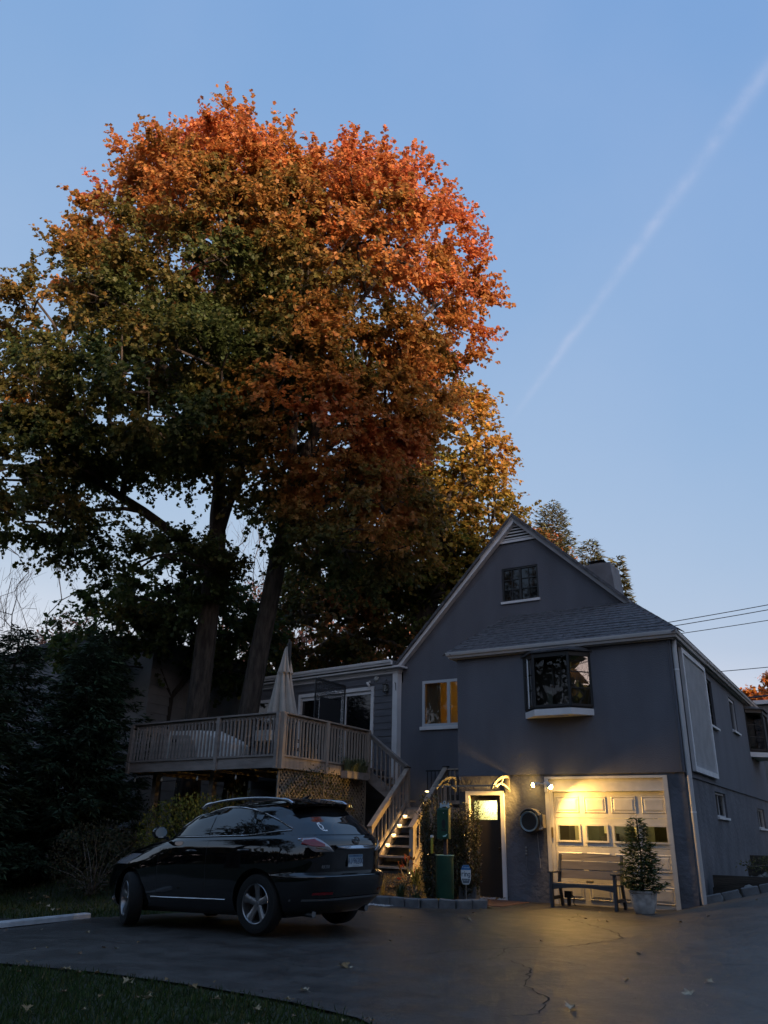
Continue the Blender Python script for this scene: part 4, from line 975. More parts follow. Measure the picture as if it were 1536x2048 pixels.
# cut-metal privacy screen with a floral border
ps = thing('privacy_screen', 'black cut-metal privacy screen with floral border standing on the deck', 'screen', (-9.2, .83, ZF))
fr = MB(); y0, y1, z1 = -.71, .71, 2.22
for a, b, c, d in ((y0, y0 + .04, 0, z1), (y1 - .04, y1, 0, z1), (y0 + .04, y1 - .04, z1 - .05, z1), (y0 + .04, y1 - .04, .05, .10)): fr.box((-.015, a, c), (.015, b, d))
fr.build('frame', m_black, ps, local=True)
def flower(mb, cy, cz, r, n=8):
    for k in range(n):
        a = 2 * math.pi * k / n
        for (r0, r1, w) in ((.22, .55, .09), (.62, .98, .16)):
            da = Vector((math.cos(a), math.sin(a))); no = Vector((-da.y, da.x)); aa = a + (math.pi / n if r0 > .6 else 0); da = Vector((math.cos(aa), math.sin(aa))); no = Vector((-da.y, da.x))
            q_ = [da * r0 * r, (da * (r0 + r1) / 2 + no * w) * r, da * r1 * r, (da * (r0 + r1) / 2 - no * w) * r]
            mb.quad(*[(0, cy + p.x, cz + p.y) for p in q_])
    return mb
# the panel is black sheet with real petal-shaped openings: ribs joined as one filigree mesh
pm = MB(); cell = .237
def filigree(mb, y, z, s):
    c = s / 2; cy, cz = y + c, z + c
    for k in range(8):
        a = math.pi * k / 4; p = (cy + .13 * s * math.cos(a), cz + .13 * s * math.sin(a)); q_ = (cy + .5 * s * math.cos(a) * (1.0 if k % 2 == 0 else 1.25), cz + .5 * s * math.sin(a) * (1.0 if k % 2 == 0 else 1.25))
        mb.bar((0, *p), (0, *q_), .006, .014, up=(0, -math.sin(a), math.cos(a)))
    for r_, w in ((.13, .022), (.33, .014), (.49, .014)):
        n = 12
        for k in range(n):
            a, b = 2 * math.pi * k / n, 2 * math.pi * (k + 1) / n; rm_ = r_ * s
            mb.bar((0, cy + rm_ * math.cos(a), cz + rm_ * math.sin(a)), (0, cy + rm_ * math.cos(b), cz + rm_ * math.sin(b)), .006, w * .8, up=(0, math.cos((a + b) / 2), math.sin((a + b) / 2)))
for i in range(6):
    for j in range(9):
        y, z = y0 + .0 + i * cell, .10 + j * cell
        if i in (0, 5) or j >= 7: filigree(pm, y, z, cell)
pmo = pm.build('cut_pattern', m_black, ps, local=True); props(pmo, kind='stuff')
MB().box((-.004, y0 + cell, .12), (.004, y1 - cell, .10 + 7 * cell)).build('solid_panel', m_black, ps, local=True)
# covered furniture and seats half hidden behind the balusters
cv = thing('covered_sofa', 'long low furniture under a pale cover behind the left balusters of the deck', 'covered furniture', (-11.6, -1.0, ZF))
m_cover = mat('pale_grey_cover', (.58, .56, .53), .85, var=.1, vscale=3, bump=.3, bscale=6); m_cov2 = mat('taupe_cover_side', (.26, .235, .21), .85, var=.15, vscale=3)
cb_ = MB(); cb_.add([(-1.2, -.5, .10), (1.1, -.5, .10), (1.1, .45, .10), (-1.2, .45, .10), (-1.15, -.45, .80), (-.15, -.45, .78), (1.0, -.45, .40), (1.05, .40, .42), (-.1, .40, .84), (-1.15, .40, .86), (-.15, -.5, .1), (-.1, .45, .1)],
         [(0, 10, 5, 4), (10, 1, 6, 5), (1, 2, 7, 6), (2, 11, 8, 7), (11, 3, 9, 8), (3, 0, 4, 9), (4, 5, 8, 9), (5, 6, 7, 8), (0, 3, 11, 10), (10, 11, 2, 1)]).build('cover', m_cover, cv, local=True)
MB().prism([(-1.05, -.515, .10), (-.05, -.515, .10), (-.15, -.515, .45), (-.38, -.515, .66), (-1.0, -.515, .68)], (0, .008, 0)).build('side_flap', m_cov2, cv, local=True)
MB().box((-.95, -.54, .50), (-.75, -.505, .57)).build('strap_buckle', m_black, cv, local=True)
for x in (-1.0, .9): MB().box((x, -.4, 0), (x + .1, -.3, .12)).build('foot', m_deckdark, cv, local=True)
def patio_chair(x, y, rz, label):
    c = thing('patio_chair', label, 'chair', (x, y, ZF), rz, group='dark chairs on the deck')
    for sx in (-.24, .24):
        MB().bar((sx, -.24, 0), (sx, -.22, .62), .035, .035).build('leg', m_black, c, local=True); MB().bar((sx, .24, 0), (sx, .28, .92), .035, .035).build('leg', m_black, c, local=True)
        MB().bar((sx, -.26, .63), (sx, .26, .64), .05, .03).build('armrest', m_black, c, local=True)
    MB().box((-.25, -.25, .40), (.25, .25, .44)).build('seat', m_black, c, local=True); MB().box((-.24, .24, .48), (.24, .275, .90)).build('backrest', m_black, c, local=True)
    return c
patio_chair(-10.2, -.9, .4, 'dark patio chair on the deck right of the pale cover'); patio_chair(-9.9, .5, 2.4, 'dark patio chair farther back on the deck by the boarded wing')
pt = thing('side_table', 'small pale box table on the deck beside the parasol', 'table', (-9.15, -1.75, ZF)); MB().box((-.22, -.2, .38), (.22, .2, .62)).build('table_top', m_cover, pt, local=True)
for x in (-.18, .18):
    for y in (-.16, .16): MB().box((x - .02, y - .02, 0), (x + .02, y + .02, .38)).build('leg', m_black, pt, local=True)
# planter trough with grassy leaves hangs on the right rim; unlit string-light bulbs hang below the front rim
m_bulb = mat('frosted_bulb', (.6, .6, .58), .3)
bulb_me = MB().lathe([(.001, -.09), (.022, -.075), (.028, -.05), (.02, -.02), (.012, 0), (.012, .02)], 10, cap=False).mesh('bulb', m_bulb, 50)
sock_me = MB().tube([(0, 0, .02), (0, 0, .09)], .011, 6).mesh('socket', m_black)
for i, t in enumerate((.02, .27, .52, .77, .97)):
    p = K0.lerp(KL, t) + nFt * -.12; b = inst('light_bulb', bulb_me, None, (p.x, p.y, ZF - .42)); props(b, 'unlit frosted bulb under the front edge of the deck, ' + ('nearest the right corner post', 'second from the right corner post', 'in the middle of its row', 'second from the left end', 'at the left end')[i], 'bulb', 'unlit string bulbs under the deck'); inst('socket', sock_me, b, b.location + Vector((0, 0, 0)))
for i, t in enumerate((.14, .40, .64, .88)):
    p = K0.lerp(KL, t) + nFt * -1.1; b = inst('light_bulb', bulb_me, None, (p.x, p.y, ZF - .50)); props(b, 'unlit frosted bulb deeper under the deck, ' + ('rightmost', 'second from the right', 'second from the left', 'leftmost')[i] + ' of the rear row', 'bulb', 'unlit string bulbs under the deck'); inst('socket', sock_me, b, b.location)
wires_ = MB()
for off_, zz in ((-.12, ZF - .33), (-1.1, ZF - .41)):
    wires_.tube([(K0.lerp(KL, t / 16).x, K0.lerp(KL, t / 16).y + off_ * nFt.y, zz - .02 * abs(math.sin(t * .9))) for t in range(17)], .006, 5)
props(wires_.build('string_light_cable', m_black), 'thin black light cable strung under the deck', 'cable')
lc = thing('garden_chair', 'pale slatted garden chair in the dark under the left end of the deck', 'chair', (-13.6, .6, g(-13.6, .6)), -.5)
m_pale = mat('weathered_pale_wood', (.32, .32, .33), .8)
for k in range(6): MB().bar((-.25 + k * .1, .2, .38), (-.25 + k * .1, .42, 1.02), .07, .02).build('back_slat', m_pale, lc, local=True)
for k in range(5): MB().box((-.3, -.28 + k * .1, .36), (.3, -.20 + k * .1, .38)).build('seat_slat', m_pale, lc, local=True)
for x in (-.3, .28):
    MB().box((x, -.28, 0), (x + .03, -.2, .56)).build('leg', m_pale, lc, local=True); MB().box((x, .15, 0), (x + .03, .23, .38)).build('leg', m_pale, lc, local=True); MB().box((x - .03, -.3, .56), (x + .07, .3, .58)).build('armrest', m_pale, lc, local=True)

# ================================================================== SMALL THINGS BY THE DOORS
# ---- garden bench
m_benchd = mat('charcoal_bench_plastic', (.055, .054, .058), .6, var=.15, vscale=5); m_bench = mat('brown_grey_bench_slat', (.16, .135, .115), .65, var=.15, vscale=4, stretch=(.5, 4, 4), bump=.1)
zb = g(-2, -.6) + .012
be = thing('bench', 'brown-grey slatted garden bench standing in front of the garage door', 'bench', (-1.96, -.52, zb), rad(-1.5))
W2 = .60
for k, (z, h) in enumerate(((.50, .145), (.665, .145), (.83, .13))):
    mb = MB(); y = .20 + (z - .42) * .20
    if k < 2: mb.bar((-W2, y + .0, z + h / 2), (W2, y, z + h / 2), .025, h, up=(0, .2, 1))
    else:
        n = 12; top = [(lerp(-W2, W2, i / n), z + h - .035 * abs(i / n * 2 - 1) ** 2.2) for i in range(n + 1)]
        mb.prism([(-W2, y, z)] + [(W2, y, z)] + [(x, y + .03, zz) for x, zz in reversed(top)], (0, .025, -.004))
    mb.build('back_slat', m_bench, be, local=True)
for y in (-.22, -.11, .0, .11): MB().box((-W2, y - .05, .405), (W2, y + .05, .43)).build('seat_slat', m_bench, be, local=True)
for s in (-1, 1):
    x = s * (W2 + .025)
    MB().bar((x, -.26, 0), (x, -.25, .60), .05, .075, up=(0, 1, 0)).build('leg', m_benchd, be, local=True)
    MB().bar((x, .28, 0), (x, .17, .42), .045, .07, up=(0, 1, 0)).build('leg', m_benchd, be, local=True); MB().bar((x, .17, .42), (x, .285, .93), .045, .065, up=(0, 1, 0)).build('back_post', m_benchd, be, local=True)
    n = 6; ar = MB(); ar.prism([(x - .055, -.32, .60), (x + .055, -.32, .60), (x + .06, -.1, .60), (x + .035, .24, .60), (x - .035, .24, .60), (x - .06, -.1, .60)], (0, 0, .026)); ar.build('armrest', m_benchd, be, local=True)
    MB().box((x - .02, -.24, .13), (x + .02, .26, .19)).build('side_rail', m_benchd, be, local=True)
n = 12; ap = MB(); pts = [(lerp(-W2, W2, i / n), .31 + .05 * (1 - abs(i / n * 2 - 1) ** 2)) for i in range(n + 1)]
ap.prism([(x, -.265, z) for x, z in pts] + [(W2, -.265, .404), (-W2, -.265, .404)], (0, .03, 0)).build('apron', m_benchd, be, local=True)
MB().box((-.06, .12, .43), (.06, .2, .47)).build('back_bracket', mat('dull_brass'), be, local=True)
bxo = thing('outlet_box', 'small black cable box on the ground behind the left bench leg', 'box', (-2.47, -.16, zb)); bb = MB(); bb.box((-.03, -.03, 0), (.03, .03, .14)); bb.build('stake', m_black, bxo, local=True)
MB().box((-.07, -.05, .14), (.07, .04, .26)).build('casing', m_black, bxo, local=True); MB().tube([(.06, 0, .2), (.12, -.02, .15), (.1, -.03, .05), (.15, -.05, .01)], .01, 6).build('lead', m_black, bxo, local=True)

# ---- tapered grey pot in front of the garage door
zp = g(-.80, -.95) + .012
pot = thing('plant_pot', 'tapered pale grey round plant pot in front of the garage door', 'pot', (-.80, -.92, zp))
m_pot = mat('mottled_grey_pot', (.42, .41, .40), .8, var=.25, vscale=9, bump=.15, bscale=60)
MB().lathe([(.15, 0), (.172, .02), (.215, .16), (.238, .34), (.25, .35), (.25, .385), (.225, .385), (.21, .33), (.001, .33)], 32, cap=False).build('shell', m_pot, pot, local=True, smooth=40)
MB().lathe([(.001, .332), (.206, .332)], 24, cap=False).build('soil', m_soil, pot, local=True)

# ---- hose reel on the wall
hr = thing('hose_reel', 'dark round wall-mounted hose reel with a blue-grey ring', 'hose reel', (-3.19, .035, 1.55))
m_reel = mat('dark_grey_reel_plastic', (.011, .012, .014), .45)
MB().box((-.06, -.05, -.16), (.06, 0, .20)).build('wall_bracket', m_reel, hr, local=True)
MB().lathe([(.001, -.10), (.17, -.10), (.225, -.13), (.235, -.20), (.225, -.30), (.205, -.325), (.195, -.31), (.001, -.305)], 36, (0, 0, 0), ax='y', cap=False).build('drum', m_reel, hr, local=True, smooth=35)
MB().lathe([(.165, -.320), (.195, -.335), (.205, -.320), (.19, -.305), (.165, -.31)], 36, ax='y', cap=False).build('ring', mat('blue_grey_ring', (.12, .18, .22), .4), hr, local=True, smooth=50)
hd_ = MB(); n = 10
for i in range(n + 1):
    a = rad(25 + 130 * i / n); hd_.v += [(.225 * math.cos(a), -.08, .225 * math.sin(a) + .015), (.225 * math.cos(a), -.32, .225 * math.sin(a) + .015), (.25 * math.cos(a), -.08, .25 * math.sin(a) + .015), (.25 * math.cos(a), -.32, .25 * math.sin(a) + .015)]
for i in range(n):
    b = i * 4; hd_.f += [(b, b + 1, b + 5, b + 4), (b + 2, b + 6, b + 7, b + 3), (b + 1, b + 3, b + 7, b + 5), (b, b + 4, b + 6, b + 2)]
hd_.build('hood', mat('sandy_reel_hood', (.22, .19, .15), .6), hr, local=True, smooth=40)
MB().box((.21, -.27, -.12), (.29, -.1, .14)).build('hose_guide', mat('taupe_plastic', (.22, .19, .15), .5), hr, local=True)
MB().tube([(.2, -.2, .20), (.27, -.26, .16), (.29, -.3, .05), (.27, -.32, -.03), (.3, -.3, -.12)], .014, 8).build('hose', m_black, hr, local=True, smooth=60)
MB().tube([(.3, -.3, -.10), (.27, -.31, -.14), (.22, -.3, -.15)], .02, 8).build('nozzle', mat('pale_rubber', (.4, .34, .28), .5), hr, local=True, smooth=60)
cord = MB().tube([(-3.13, .015, 1.33), (-3.125, .02, 1.1), (-3.11, .018, .9), (-3.095, .02, .66)], .006, 6).build('cord', mat('pale_cord', (.34, .33, .32), .7)); props(cord, 'pale cord hanging down the wall below the hose reel', 'cord')
hk = MB()
for z in (1.04, .98, .92): hk.lathe([(.001, -.035), (.02, -.03), (.024, -.012), (.014, 0)], 10, (-3.40, .03, z), ax='y', cap=False)
hko = hk.build('wall_tap', mat('dull_steel', (.3, .29, .28), .4, metal=.7)); props(hko, 'three-knobbed metal wall fitting left of the hanging cord', 'wall fitting')
c2 = MB().tube([(-3.40, .015, .88), (-3.41, .018, .72), (-3.39, .02, .6), (-3.33, .02, .53), (-3.27, .02, .53), (-3.22, .02, .58)], .004, 5).build('cord', mat('dim_grey_cord', (.16, .16, .17), .8)); props(c2, 'thin grey cord drooping in a loop below the metal wall fitting', 'cord')

# ---- twin floodlight at the garage corner
fl = thing('floodlight', 'twin-headed white floodlight with lit warm bulbs at the garage corner', 'floodlight', (-2.86, -.002, 2.30))
m_fl = mat('white_lamp_plastic', (.6, .58, .54), .5)
MB().lathe([(.065, 0), (.065, -.03), (.03, -.05), (.001, -.05)], 16, ax='y', cap=False).build('canopy', m_fl, fl, local=True, smooth=40)
MB().box((-.025, -.10, -.16), (.035, -.05, -.03)).build('motion_sensor', m_fl, fl, local=True)
m_hot = mat('lit_warm_bulb', (1, .8, .4), .5, emit=(1.0, .62, .16), estr=40)
SPOTS = []
for s, tgt, e in ((-1, Vector((-1.0, -.36, -.26)), 150), (1, Vector((.70, .02, -.66)), 46)):
    d = tgt.normalized(); b = Vector((s * .05, -.07, 0)); h = b + Vector((s * .065, -.11 if s < 0 else -.25, .0))
    hm = MB(); hm.tube([b - Vector((0, -.03, 0)), b, h], .014, 8); hm.tube([h - d * .03, h + d * .01, h + d * .06, h + d * .10], [.02, .036, .05, .058], 14); hm.build('lamp_head', m_fl, fl, local=True, smooth=40)
    q_ = MB().lathe([(.001, .045), (.025, .04), (.042, .022), (.047, -.004)], 14, cap=False); rot = d.to_track_quat('Z', 'Y').to_matrix()
    q_.v = [tuple(rot @ Vector(v) + h + d * .108) for v in q_.v]; q_.build('bulb', m_hot, fl, local=True)
    ld = bpy.data.lights.new('flood_lamp', 'SPOT'); ld.energy = e; ld.color = (1.0, .57, .13); ld.spot_size = rad(112 if s < 0 else 150); ld.spot_blend = .9 if s < 0 else .6; ld.shadow_soft_size = .05
    lo = bpy.data.objects.new('flood_lamp', ld); COL.objects.link(lo); lo.parent = fl; lo.location = h + d * .17; lo.rotation_euler = d.to_track_quat('-Z', 'Y').to_euler(); SPOTS.append(lo)

# ---- clear awning over the side door on two scrolled brackets
aw = thing('door_awning', 'clear flat door awning on two white scrolled brackets over the side door', 'awning', (-4.3, .03, 2.35))
m_brk = mat('white_plastic_bracket', (.15, .14, .125), .5)
def bracket(x):
    mb = MB()
    up = [(-.03, 2.44), (-.2, 2.455), (-.45, 2.42), (-.70, 2.33), (-.90, 2.21)]
    lo = [(-.03, 2.20), (-.16, 2.24), (-.32, 2.28), (-.48, 2.295), (-.62, 2.26), (-.70, 2.215)]
    for pl, w, hh in ((up, .045, .05), (lo, .035, .035)):
        for a, b in zip(pl, pl[1:]): mb.bar((x, a[0], a[1]), (x, b[0] - .012, b[1]), w, hh, up=(0, .3, 1))
    mb.bar((x, -.03, 2.15), (x, -.03, 2.46), .045, .03, up=(0, 1, 0)); mb.bar((x, -.47, 2.29), (x, -.30, 2.44), .035, .03, up=(0, 1, 1)); mb.lathe([(.001, -.03), (.028, -.02), (.034, 0), (.028, .02), (.001, .03)], 10, (x, -.93, 2.185), cap=False)
    return mb.build('bracket', m_brk, aw)
bracket(-3.72); bracket(-5.02)
pan = MB(); prof = [(-.0, 2.475), (-.2, 2.487), (-.45, 2.452), (-.70, 2.362), (-.92, 2.232)]
for a, b in zip(prof, prof[1:]): pan.quad((-5.1, *a), (-3.62, *a), (-3.62, *b), (-5.1, *b))
pan.build('clear_sheet', mat_glass('clear_polycarbonate', (.80, .80, .80), .02), aw)
MB().bar((-5.1, -.93, 2.225), (-3.62, -.93, 2.225), .03, .03).build('front_bar', mat('dull_aluminium', (.20, .19, .18), .5, metal=.3), aw)

# ---- pet-waste station: post, dispenser with bone plate, bin
zs = g(-4.15, -2.25) + .05
st = thing('waste_station', 'dark green pet waste station with bag dispenser and bin in the planting bed', 'waste station', (-4.16, -2.2, zs))
m_green = mat('dark_green_powder_coat', (.010, .050, .028), .42, var=.2, vscale=4, bump=.04)
MB().box((-.035, -.02, 0), (.035, .03, 1.75)).build('post', mat('purple_brown_post', (.06, .035, .04), .6), st, local=True)
bx = thing  # (kept short)
db = MB(); db.box((-.125, -.115, 1.13), (.125, -.022, 1.66)); db.add([(-.125, -.115, 1.66), (.125, -.115, 1.66), (.125, -.022, 1.70), (-.125, -.022, 1.70), (-.125, -.022, 1.66), (.125, -.022, 1.66)], [(0, 1, 2, 3), (0, 3, 4), (1, 5, 2), (3, 2, 5, 4)])
dbo = db.build('bag_dispenser', m_green, st, local=True)
ov = MB(); ov.add([(.02 + .042 * math.cos(2 * math.pi * k / 18), -.1165, 1.40 + .085 * math.sin(2 * math.pi * k / 18)) for k in range(18)], [tuple(range(18))]); ov.build('dispenser_slot', m_black, dbo, local=True)
MB().prism([(-.03, -.1165, 1.27), (.075, -.1165, 1.27), (.085, -.1165, 1.29), (.06, -.1165, 1.31), (.02, -.1165, 1.295), (-.02, -.1165, 1.31), (-.04, -.1165, 1.29)], (0, -.002, 0)).build('printed_band', m_black, dbo, local=True)
tg = MB(); tg.add([(-.01, -.118, 1.185), (.03, -.14, 1.165), (.075, -.14, 1.17), (.10, -.12, 1.21), (.09, -.118, 1.225), (.05, -.118, 1.195)], [(0, 1, 2, 3, 4, 5)]); tg.build('bag_end', mat('pale_green_bag', (.25, .42, .34), .5), dbo, local=True)
MB().lathe([(.008, -.117), (.006, -.122), (.001, -.123)], 8, (.02, 0, 1.60), ax='y', cap=False).build('screw', m_trim, dbo, local=True)
bn = MB(); z0 = 1.735
def disc(mb, x, z, r, y=-.03, n=12): mb.prism([(x + r * math.cos(2 * math.pi * k / n), y, z + r * math.sin(2 * math.pi * k / n)) for k in range(n)], (0, .006, 0))
bn.box((-.075, -.030, z0 - .02), (.075, -.024, z0 + .02))
for sx in (-1, 1):
    for sz in (-1, 1): disc(bn, sx * .082, z0 + sz * .024, .027, y=-.0305 - .0004 * sz)
bno = bn.build('bone_plate', mat('pale_blue_grey_plate', (.40, .48, .52), .5), st, local=True)
dk = MB(); disc(dk, 0, z0 + .055, .034, y=-.034); dk.prism([(-.035, -.033, z0 + .02), (.035, -.033, z0 + .02), (.0, -.033, z0 + .06)], (0, .004, 0)); dk.build('badge', mat('pale_blue_grey_plate'), bno, local=True)
disc_ = MB(); disc(disc_, 0, z0 + .055, .013, y=-.036); disc_.build('badge_centre', m_green, bno, local=True)
bnn = MB(); bnn.lathe([(.165, .10), (.17, .12), (.17, .82), (.176, .825), (.176, .85), (.164, .85), (.160, .80), (.001, .14)], 30, (0.03, -.10, 0), cap=False); bnn.build('bin', m_green, st, local=True, smooth=40)
MB().lathe([(.150, .835), (.166, .852), (.180, .848), (.178, .835)], 30, (0.03, -.10, 0), cap=False).build('bag_rim', mat('pale_green_bag'), st, local=True, smooth=60)

# ---- yellow tube feeder, alarm sign, grey block
tf = thing('rain_gauge', 'slim yellow tube with a white cap hanging among the columnar shrubs', 'tube feeder', (-4.50, -2.12, zs))
MB().lathe([(.024, .86), (.026, .87), (.026, 1.15), (.024, 1.16)], 12).build('tube', mat('yellow_plastic', (.42, .36, .05), .4), tf, local=True, smooth=40); MB().lathe([(.034, 1.15), (.034, 1.18), (.03, 1.19), (.001, 1.195)], 12, cap=False).build('cap', m_trim, tf, local=True, smooth=40)
MB().tube([(0, .02, 0), (0, .02, 1.0)], .008, 6).build('stake', m_black, tf, local=True)
FONT = {  # small stroke alphabet on a 4 x 6 grid
 'r': [((0, 0), (0, 4)), ((0, 2.7), (1.2, 4), (2.4, 3.8))], 'i': [((0, 0), (0, 4)), ((0, 5.2), (0, 5.7))], 'n': [((0, 0), (0, 4)), ((0, 2.6), (1.3, 4), (2.4, 3.3), (2.4, 0))],
 'g': [((2.4, 4), (2.4, -1), (1.2, -1.8), (0, -1.2)), ((2.4, 3), (1.2, 4), (0, 3), (0, 1), (1.2, 0), (2.4, 1))],
 'A': [((0, 0), (1.5, 6), (3, 0)), ((.6, 2.2), (2.4, 2.2))], 'J': [((2.6, 6), (2.6, 1.2), (1.4, 0), (.2, 1.2))], '9': [((2.8, 3.6), (1.4, 2.8), (.2, 4), (.6, 5.6), (1.6, 6), (2.8, 5), (2.6, 2), (1.2, 0))],
 '6': [((.2, 2.4), (1.6, 3.2), (2.8, 2), (2.4, .4), (1.4, 0), (.2, 1), (.4, 4), (1.8, 6))], '2': [((.2, 4.8), (1.2, 6), (2.6, 5.2), (2.4, 3.6), (.2, 0), (2.8, 0))],
 '0': [((1.5, 0), (.2, 1.4), (.2, 4.6), (1.5, 6), (2.8, 4.6), (2.8, 1.4), (1.5, 0))], '-': [((.4, 3), (1.8, 3))], '.': [((.5, 2.8), (.5, 3.2))], 'C': [((2.8, 5), (1.5, 6), (.2, 4.6), (.2, 1.4), (1.5, 0), (2.8, 1))],
 'o': [((1.2, 0), (0, 1), (0, 3), (1.2, 4), (2.4, 3), (2.4, 1), (1.2, 0))], 't': [((1, 5.4), (1, .6), (1.8, 0)), ((0, 4), (2, 4))], 'e': [((.1, 2.1), (2.4, 2.1), (2.2, 3.4), (1.2, 4), (0, 3), (0, 1), (1.2, 0), (2.3, .6))], 'c': [((2.3, 3.4), (1.2, 4), (0, 3), (0, 1), (1.2, 0), (2.3, .6))], 'u': [((0, 4), (0, 1), (1.1, 0), (2.4, 1)), ((2.4, 4), (2.4, 0))],
 'O': [((1.5, 0), (.2, 1.4), (.2, 4.6), (1.5, 6), (2.8, 4.6), (2.8, 1.4), (1.5, 0))], 'N': [((0, 0), (0, 6), (2.8, 0), (2.8, 6))], 'E': [((2.6, 0), (0, 0), (0, 6), (2.6, 6)), ((0, 3.1), (2.1, 3.1))], 'T': [((1.5, 0), (1.5, 6)), ((0, 6), (3, 6))], 'I': [((.2, 0), (.2, 6))], 'U': [((0, 6), (0, 1.4), (1.4, 0), (2.8, 1.4), (2.8, 6))],
 's': [((2.2, 3.6), (1.2, 4), (.2, 3.2), (2.2, 1), (1.2, 0), (0, .5))], 'a': [((2.4, 4), (2.4, 0)), ((2.4, 3), (1.2, 4), (0, 3), (0, 1), (1.2, 0), (2.4, 1))], 'R': [((0, 0), (0, 6), (1.8, 6), (2.7, 5), (2.4, 3.4), (0, 3)), ((1.3, 3), (2.8, 0))], 'X': [((0, 0), (2.8, 6)), ((0, 6), (2.8, 0))], '3': [((.2, 5.2), (1.4, 6), (2.6, 5), (2.2, 3.4), (1.2, 3.1), (2.6, 2.4), (2.6, 1), (1.4, 0), (.1, .9))], '5': [((2.6, 6), (.4, 6), (.2, 3.4), (1.6, 3.8), (2.8, 2.4), (2.4, .6), (1.2, 0), (.1, .8))]}
FONT.update({'P': [((0, 0), (0, 6), (2, 6), (2.7, 4.6), (2, 3.2), (0, 3.2))], 'S': [((2.6, 5.2), (1.4, 6), (.3, 5), (.6, 3.6), (2.4, 2.4), (2.5, .9), (1.3, 0), (.1, .8))], 'd': [((2.4, 6), (2.4, 0)), ((2.4, 3), (1.2, 4), (0, 3), (0, 1), (1.2, 0), (2.4, 1))], 'y': [((0, 4), (1.2, .6)), ((2.4, 4), (.6, -1.6))]})
def write(mb, text, cx, cz, h, f, w=.14, gap=1.2):
    """f(a, b) -> point on the lettered plane; h: cap height"""
    k = h / 6; adv = lambda ch: (max([p[0] for s in FONT[ch] for p in s]) if ch in FONT else 1.5)
    tot = sum(adv(c) + gap for c in text) - gap; x = -tot / 2
    for c in text:
        for s in FONT.get(c, []):
            for (a, b) in zip(s, s[1:]):
                dx, dz = b[0] - a[0], b[1] - a[1]; L_ = math.hypot(dx, dz) or 1; nx, nz_ = -dz / L_ * w * 3.2, dx / L_ * w * 3.2; ex, ez = dx / L_ * w * 2, dz / L_ * w * 2
                q_ = [(a[0] - ex + nx, a[1] - ez + nz_), (a[0] - ex - nx, a[1] - ez - nz_), (b[0] + ex - nx, b[1] + ez - nz_), (b[0] + ex + nx, b[1] + ez + nz_)]
                mb.quad(*[f(cx + (x + px) * k, cz + (pz - 3) * k) for px, pz in q_])
        x += adv(c) + gap
    return mb
sg = thing('alarm_sign', 'small blue and white alarm company yard sign on a thin stake', 'sign', (-3.93, -1.80, g(-4, -1.8) + .04), rad(25))
MB().tube([(0, 0, 0), (0, 0, .40)], .010, 6).build('stake', mat('dull_steel'), sg, local=True)
ow = [(-.095, .44), (-.06, .34), (.06, .34), (.095, .44), (.095, .60), (.055, .68), (-.055, .68), (-.095, .60)]
MB().prism([(x, -.012, z) for x, z in ow], (0, -.012, 0)).build('board', mat('sign_white', (.62, .66, .70), .5), sg, local=True)
MB().prism([(x, -.0245, z) for x, z in [(-.094, .595), (.094, .595), (.094, .605), (.055, .678), (-.055, .678), (-.094, .605)]], (0, -.002, 0)).build('blue_band', mat('sign_blue', (.02, .15, .36), .5), sg, local=True)
MB().prism([(x, -.0245, z) for x, z in [(-.08, .44), (.08, .44), (.055, .36), (-.055, .36)]], (0, -.002, 0)).build('grey_shield', mat('sign_grey', (.12, .15, .18), .5), sg, local=True)
write(MB(), 'ring', 0, .525, .085, lambda a, b: (a, -.0250, b)).build('lettering', mat('sign_ink', (.05, .09, .14), .5), sg, local=True)
write(write(MB(), 'Protected', 0, .640, .026, lambda a, b: (a, -.0272, b), w=.1), 'Security', 0, .415, .022, lambda a, b: (a, -.0272, b), w=.1).build('small_print', mat('sign_white'), sg, local=True)
gb = props(link('concrete_block', block_mesh('concrete_block', .36, .36, .31, mat('slate_grey_block', (.085, .09, .10), .85, var=.15, vscale=4, bump=.2), .012, 3, .002), None, (-4.12, -1.27, g(-4.1, -1.27) + .01)), 'square slate-grey block at the end of the bed by the side door', 'block'); gb.rotation_euler = (0, 0, rad(12))

# ---- overhead wires
def wire(pts, r, label):
    o = MB().tube(pts, r, 5).build('power_line', m_black); props(o, label, 'power line')
def sag(a, b, s, n=14): a = Vector(a); b = Vector(b); return [a.lerp(b, i / n) - Vector((0, 0, s * 4 * (i / n) * (1 - i / n))) for i in range(n + 1)]
wire(sag((-9, 15.6, 9.1), (8, 18, 11.0), .15), .017, 'uppermost of the thin dark wires rising to the right from the roof')
wire(sag((-9, 15.6, 8.95), (8, 18, 10.80), .17), .017, 'second thin wire just below the uppermost one right of the roof')
wire(sag((-9, 15.6, 8.7), (8, 18, 10.25), .17), .015, 'third thin wire meeting the gutter corner right of the roof')
wire(sag((-9, 27, 9.4), (10, 29, 10.3), .2), .020, 'single thin wire crossing the sky above the right eave')
wire(sag((-9, 32, 8.55), (10, 34, 10.1), .25), .055, 'upper of the two thick dark cables before the orange tree')
wire(sag((-9, 32, 8.15), (10, 34, 9.7), .25), .075, 'lower of the two thick dark cables before the orange tree')

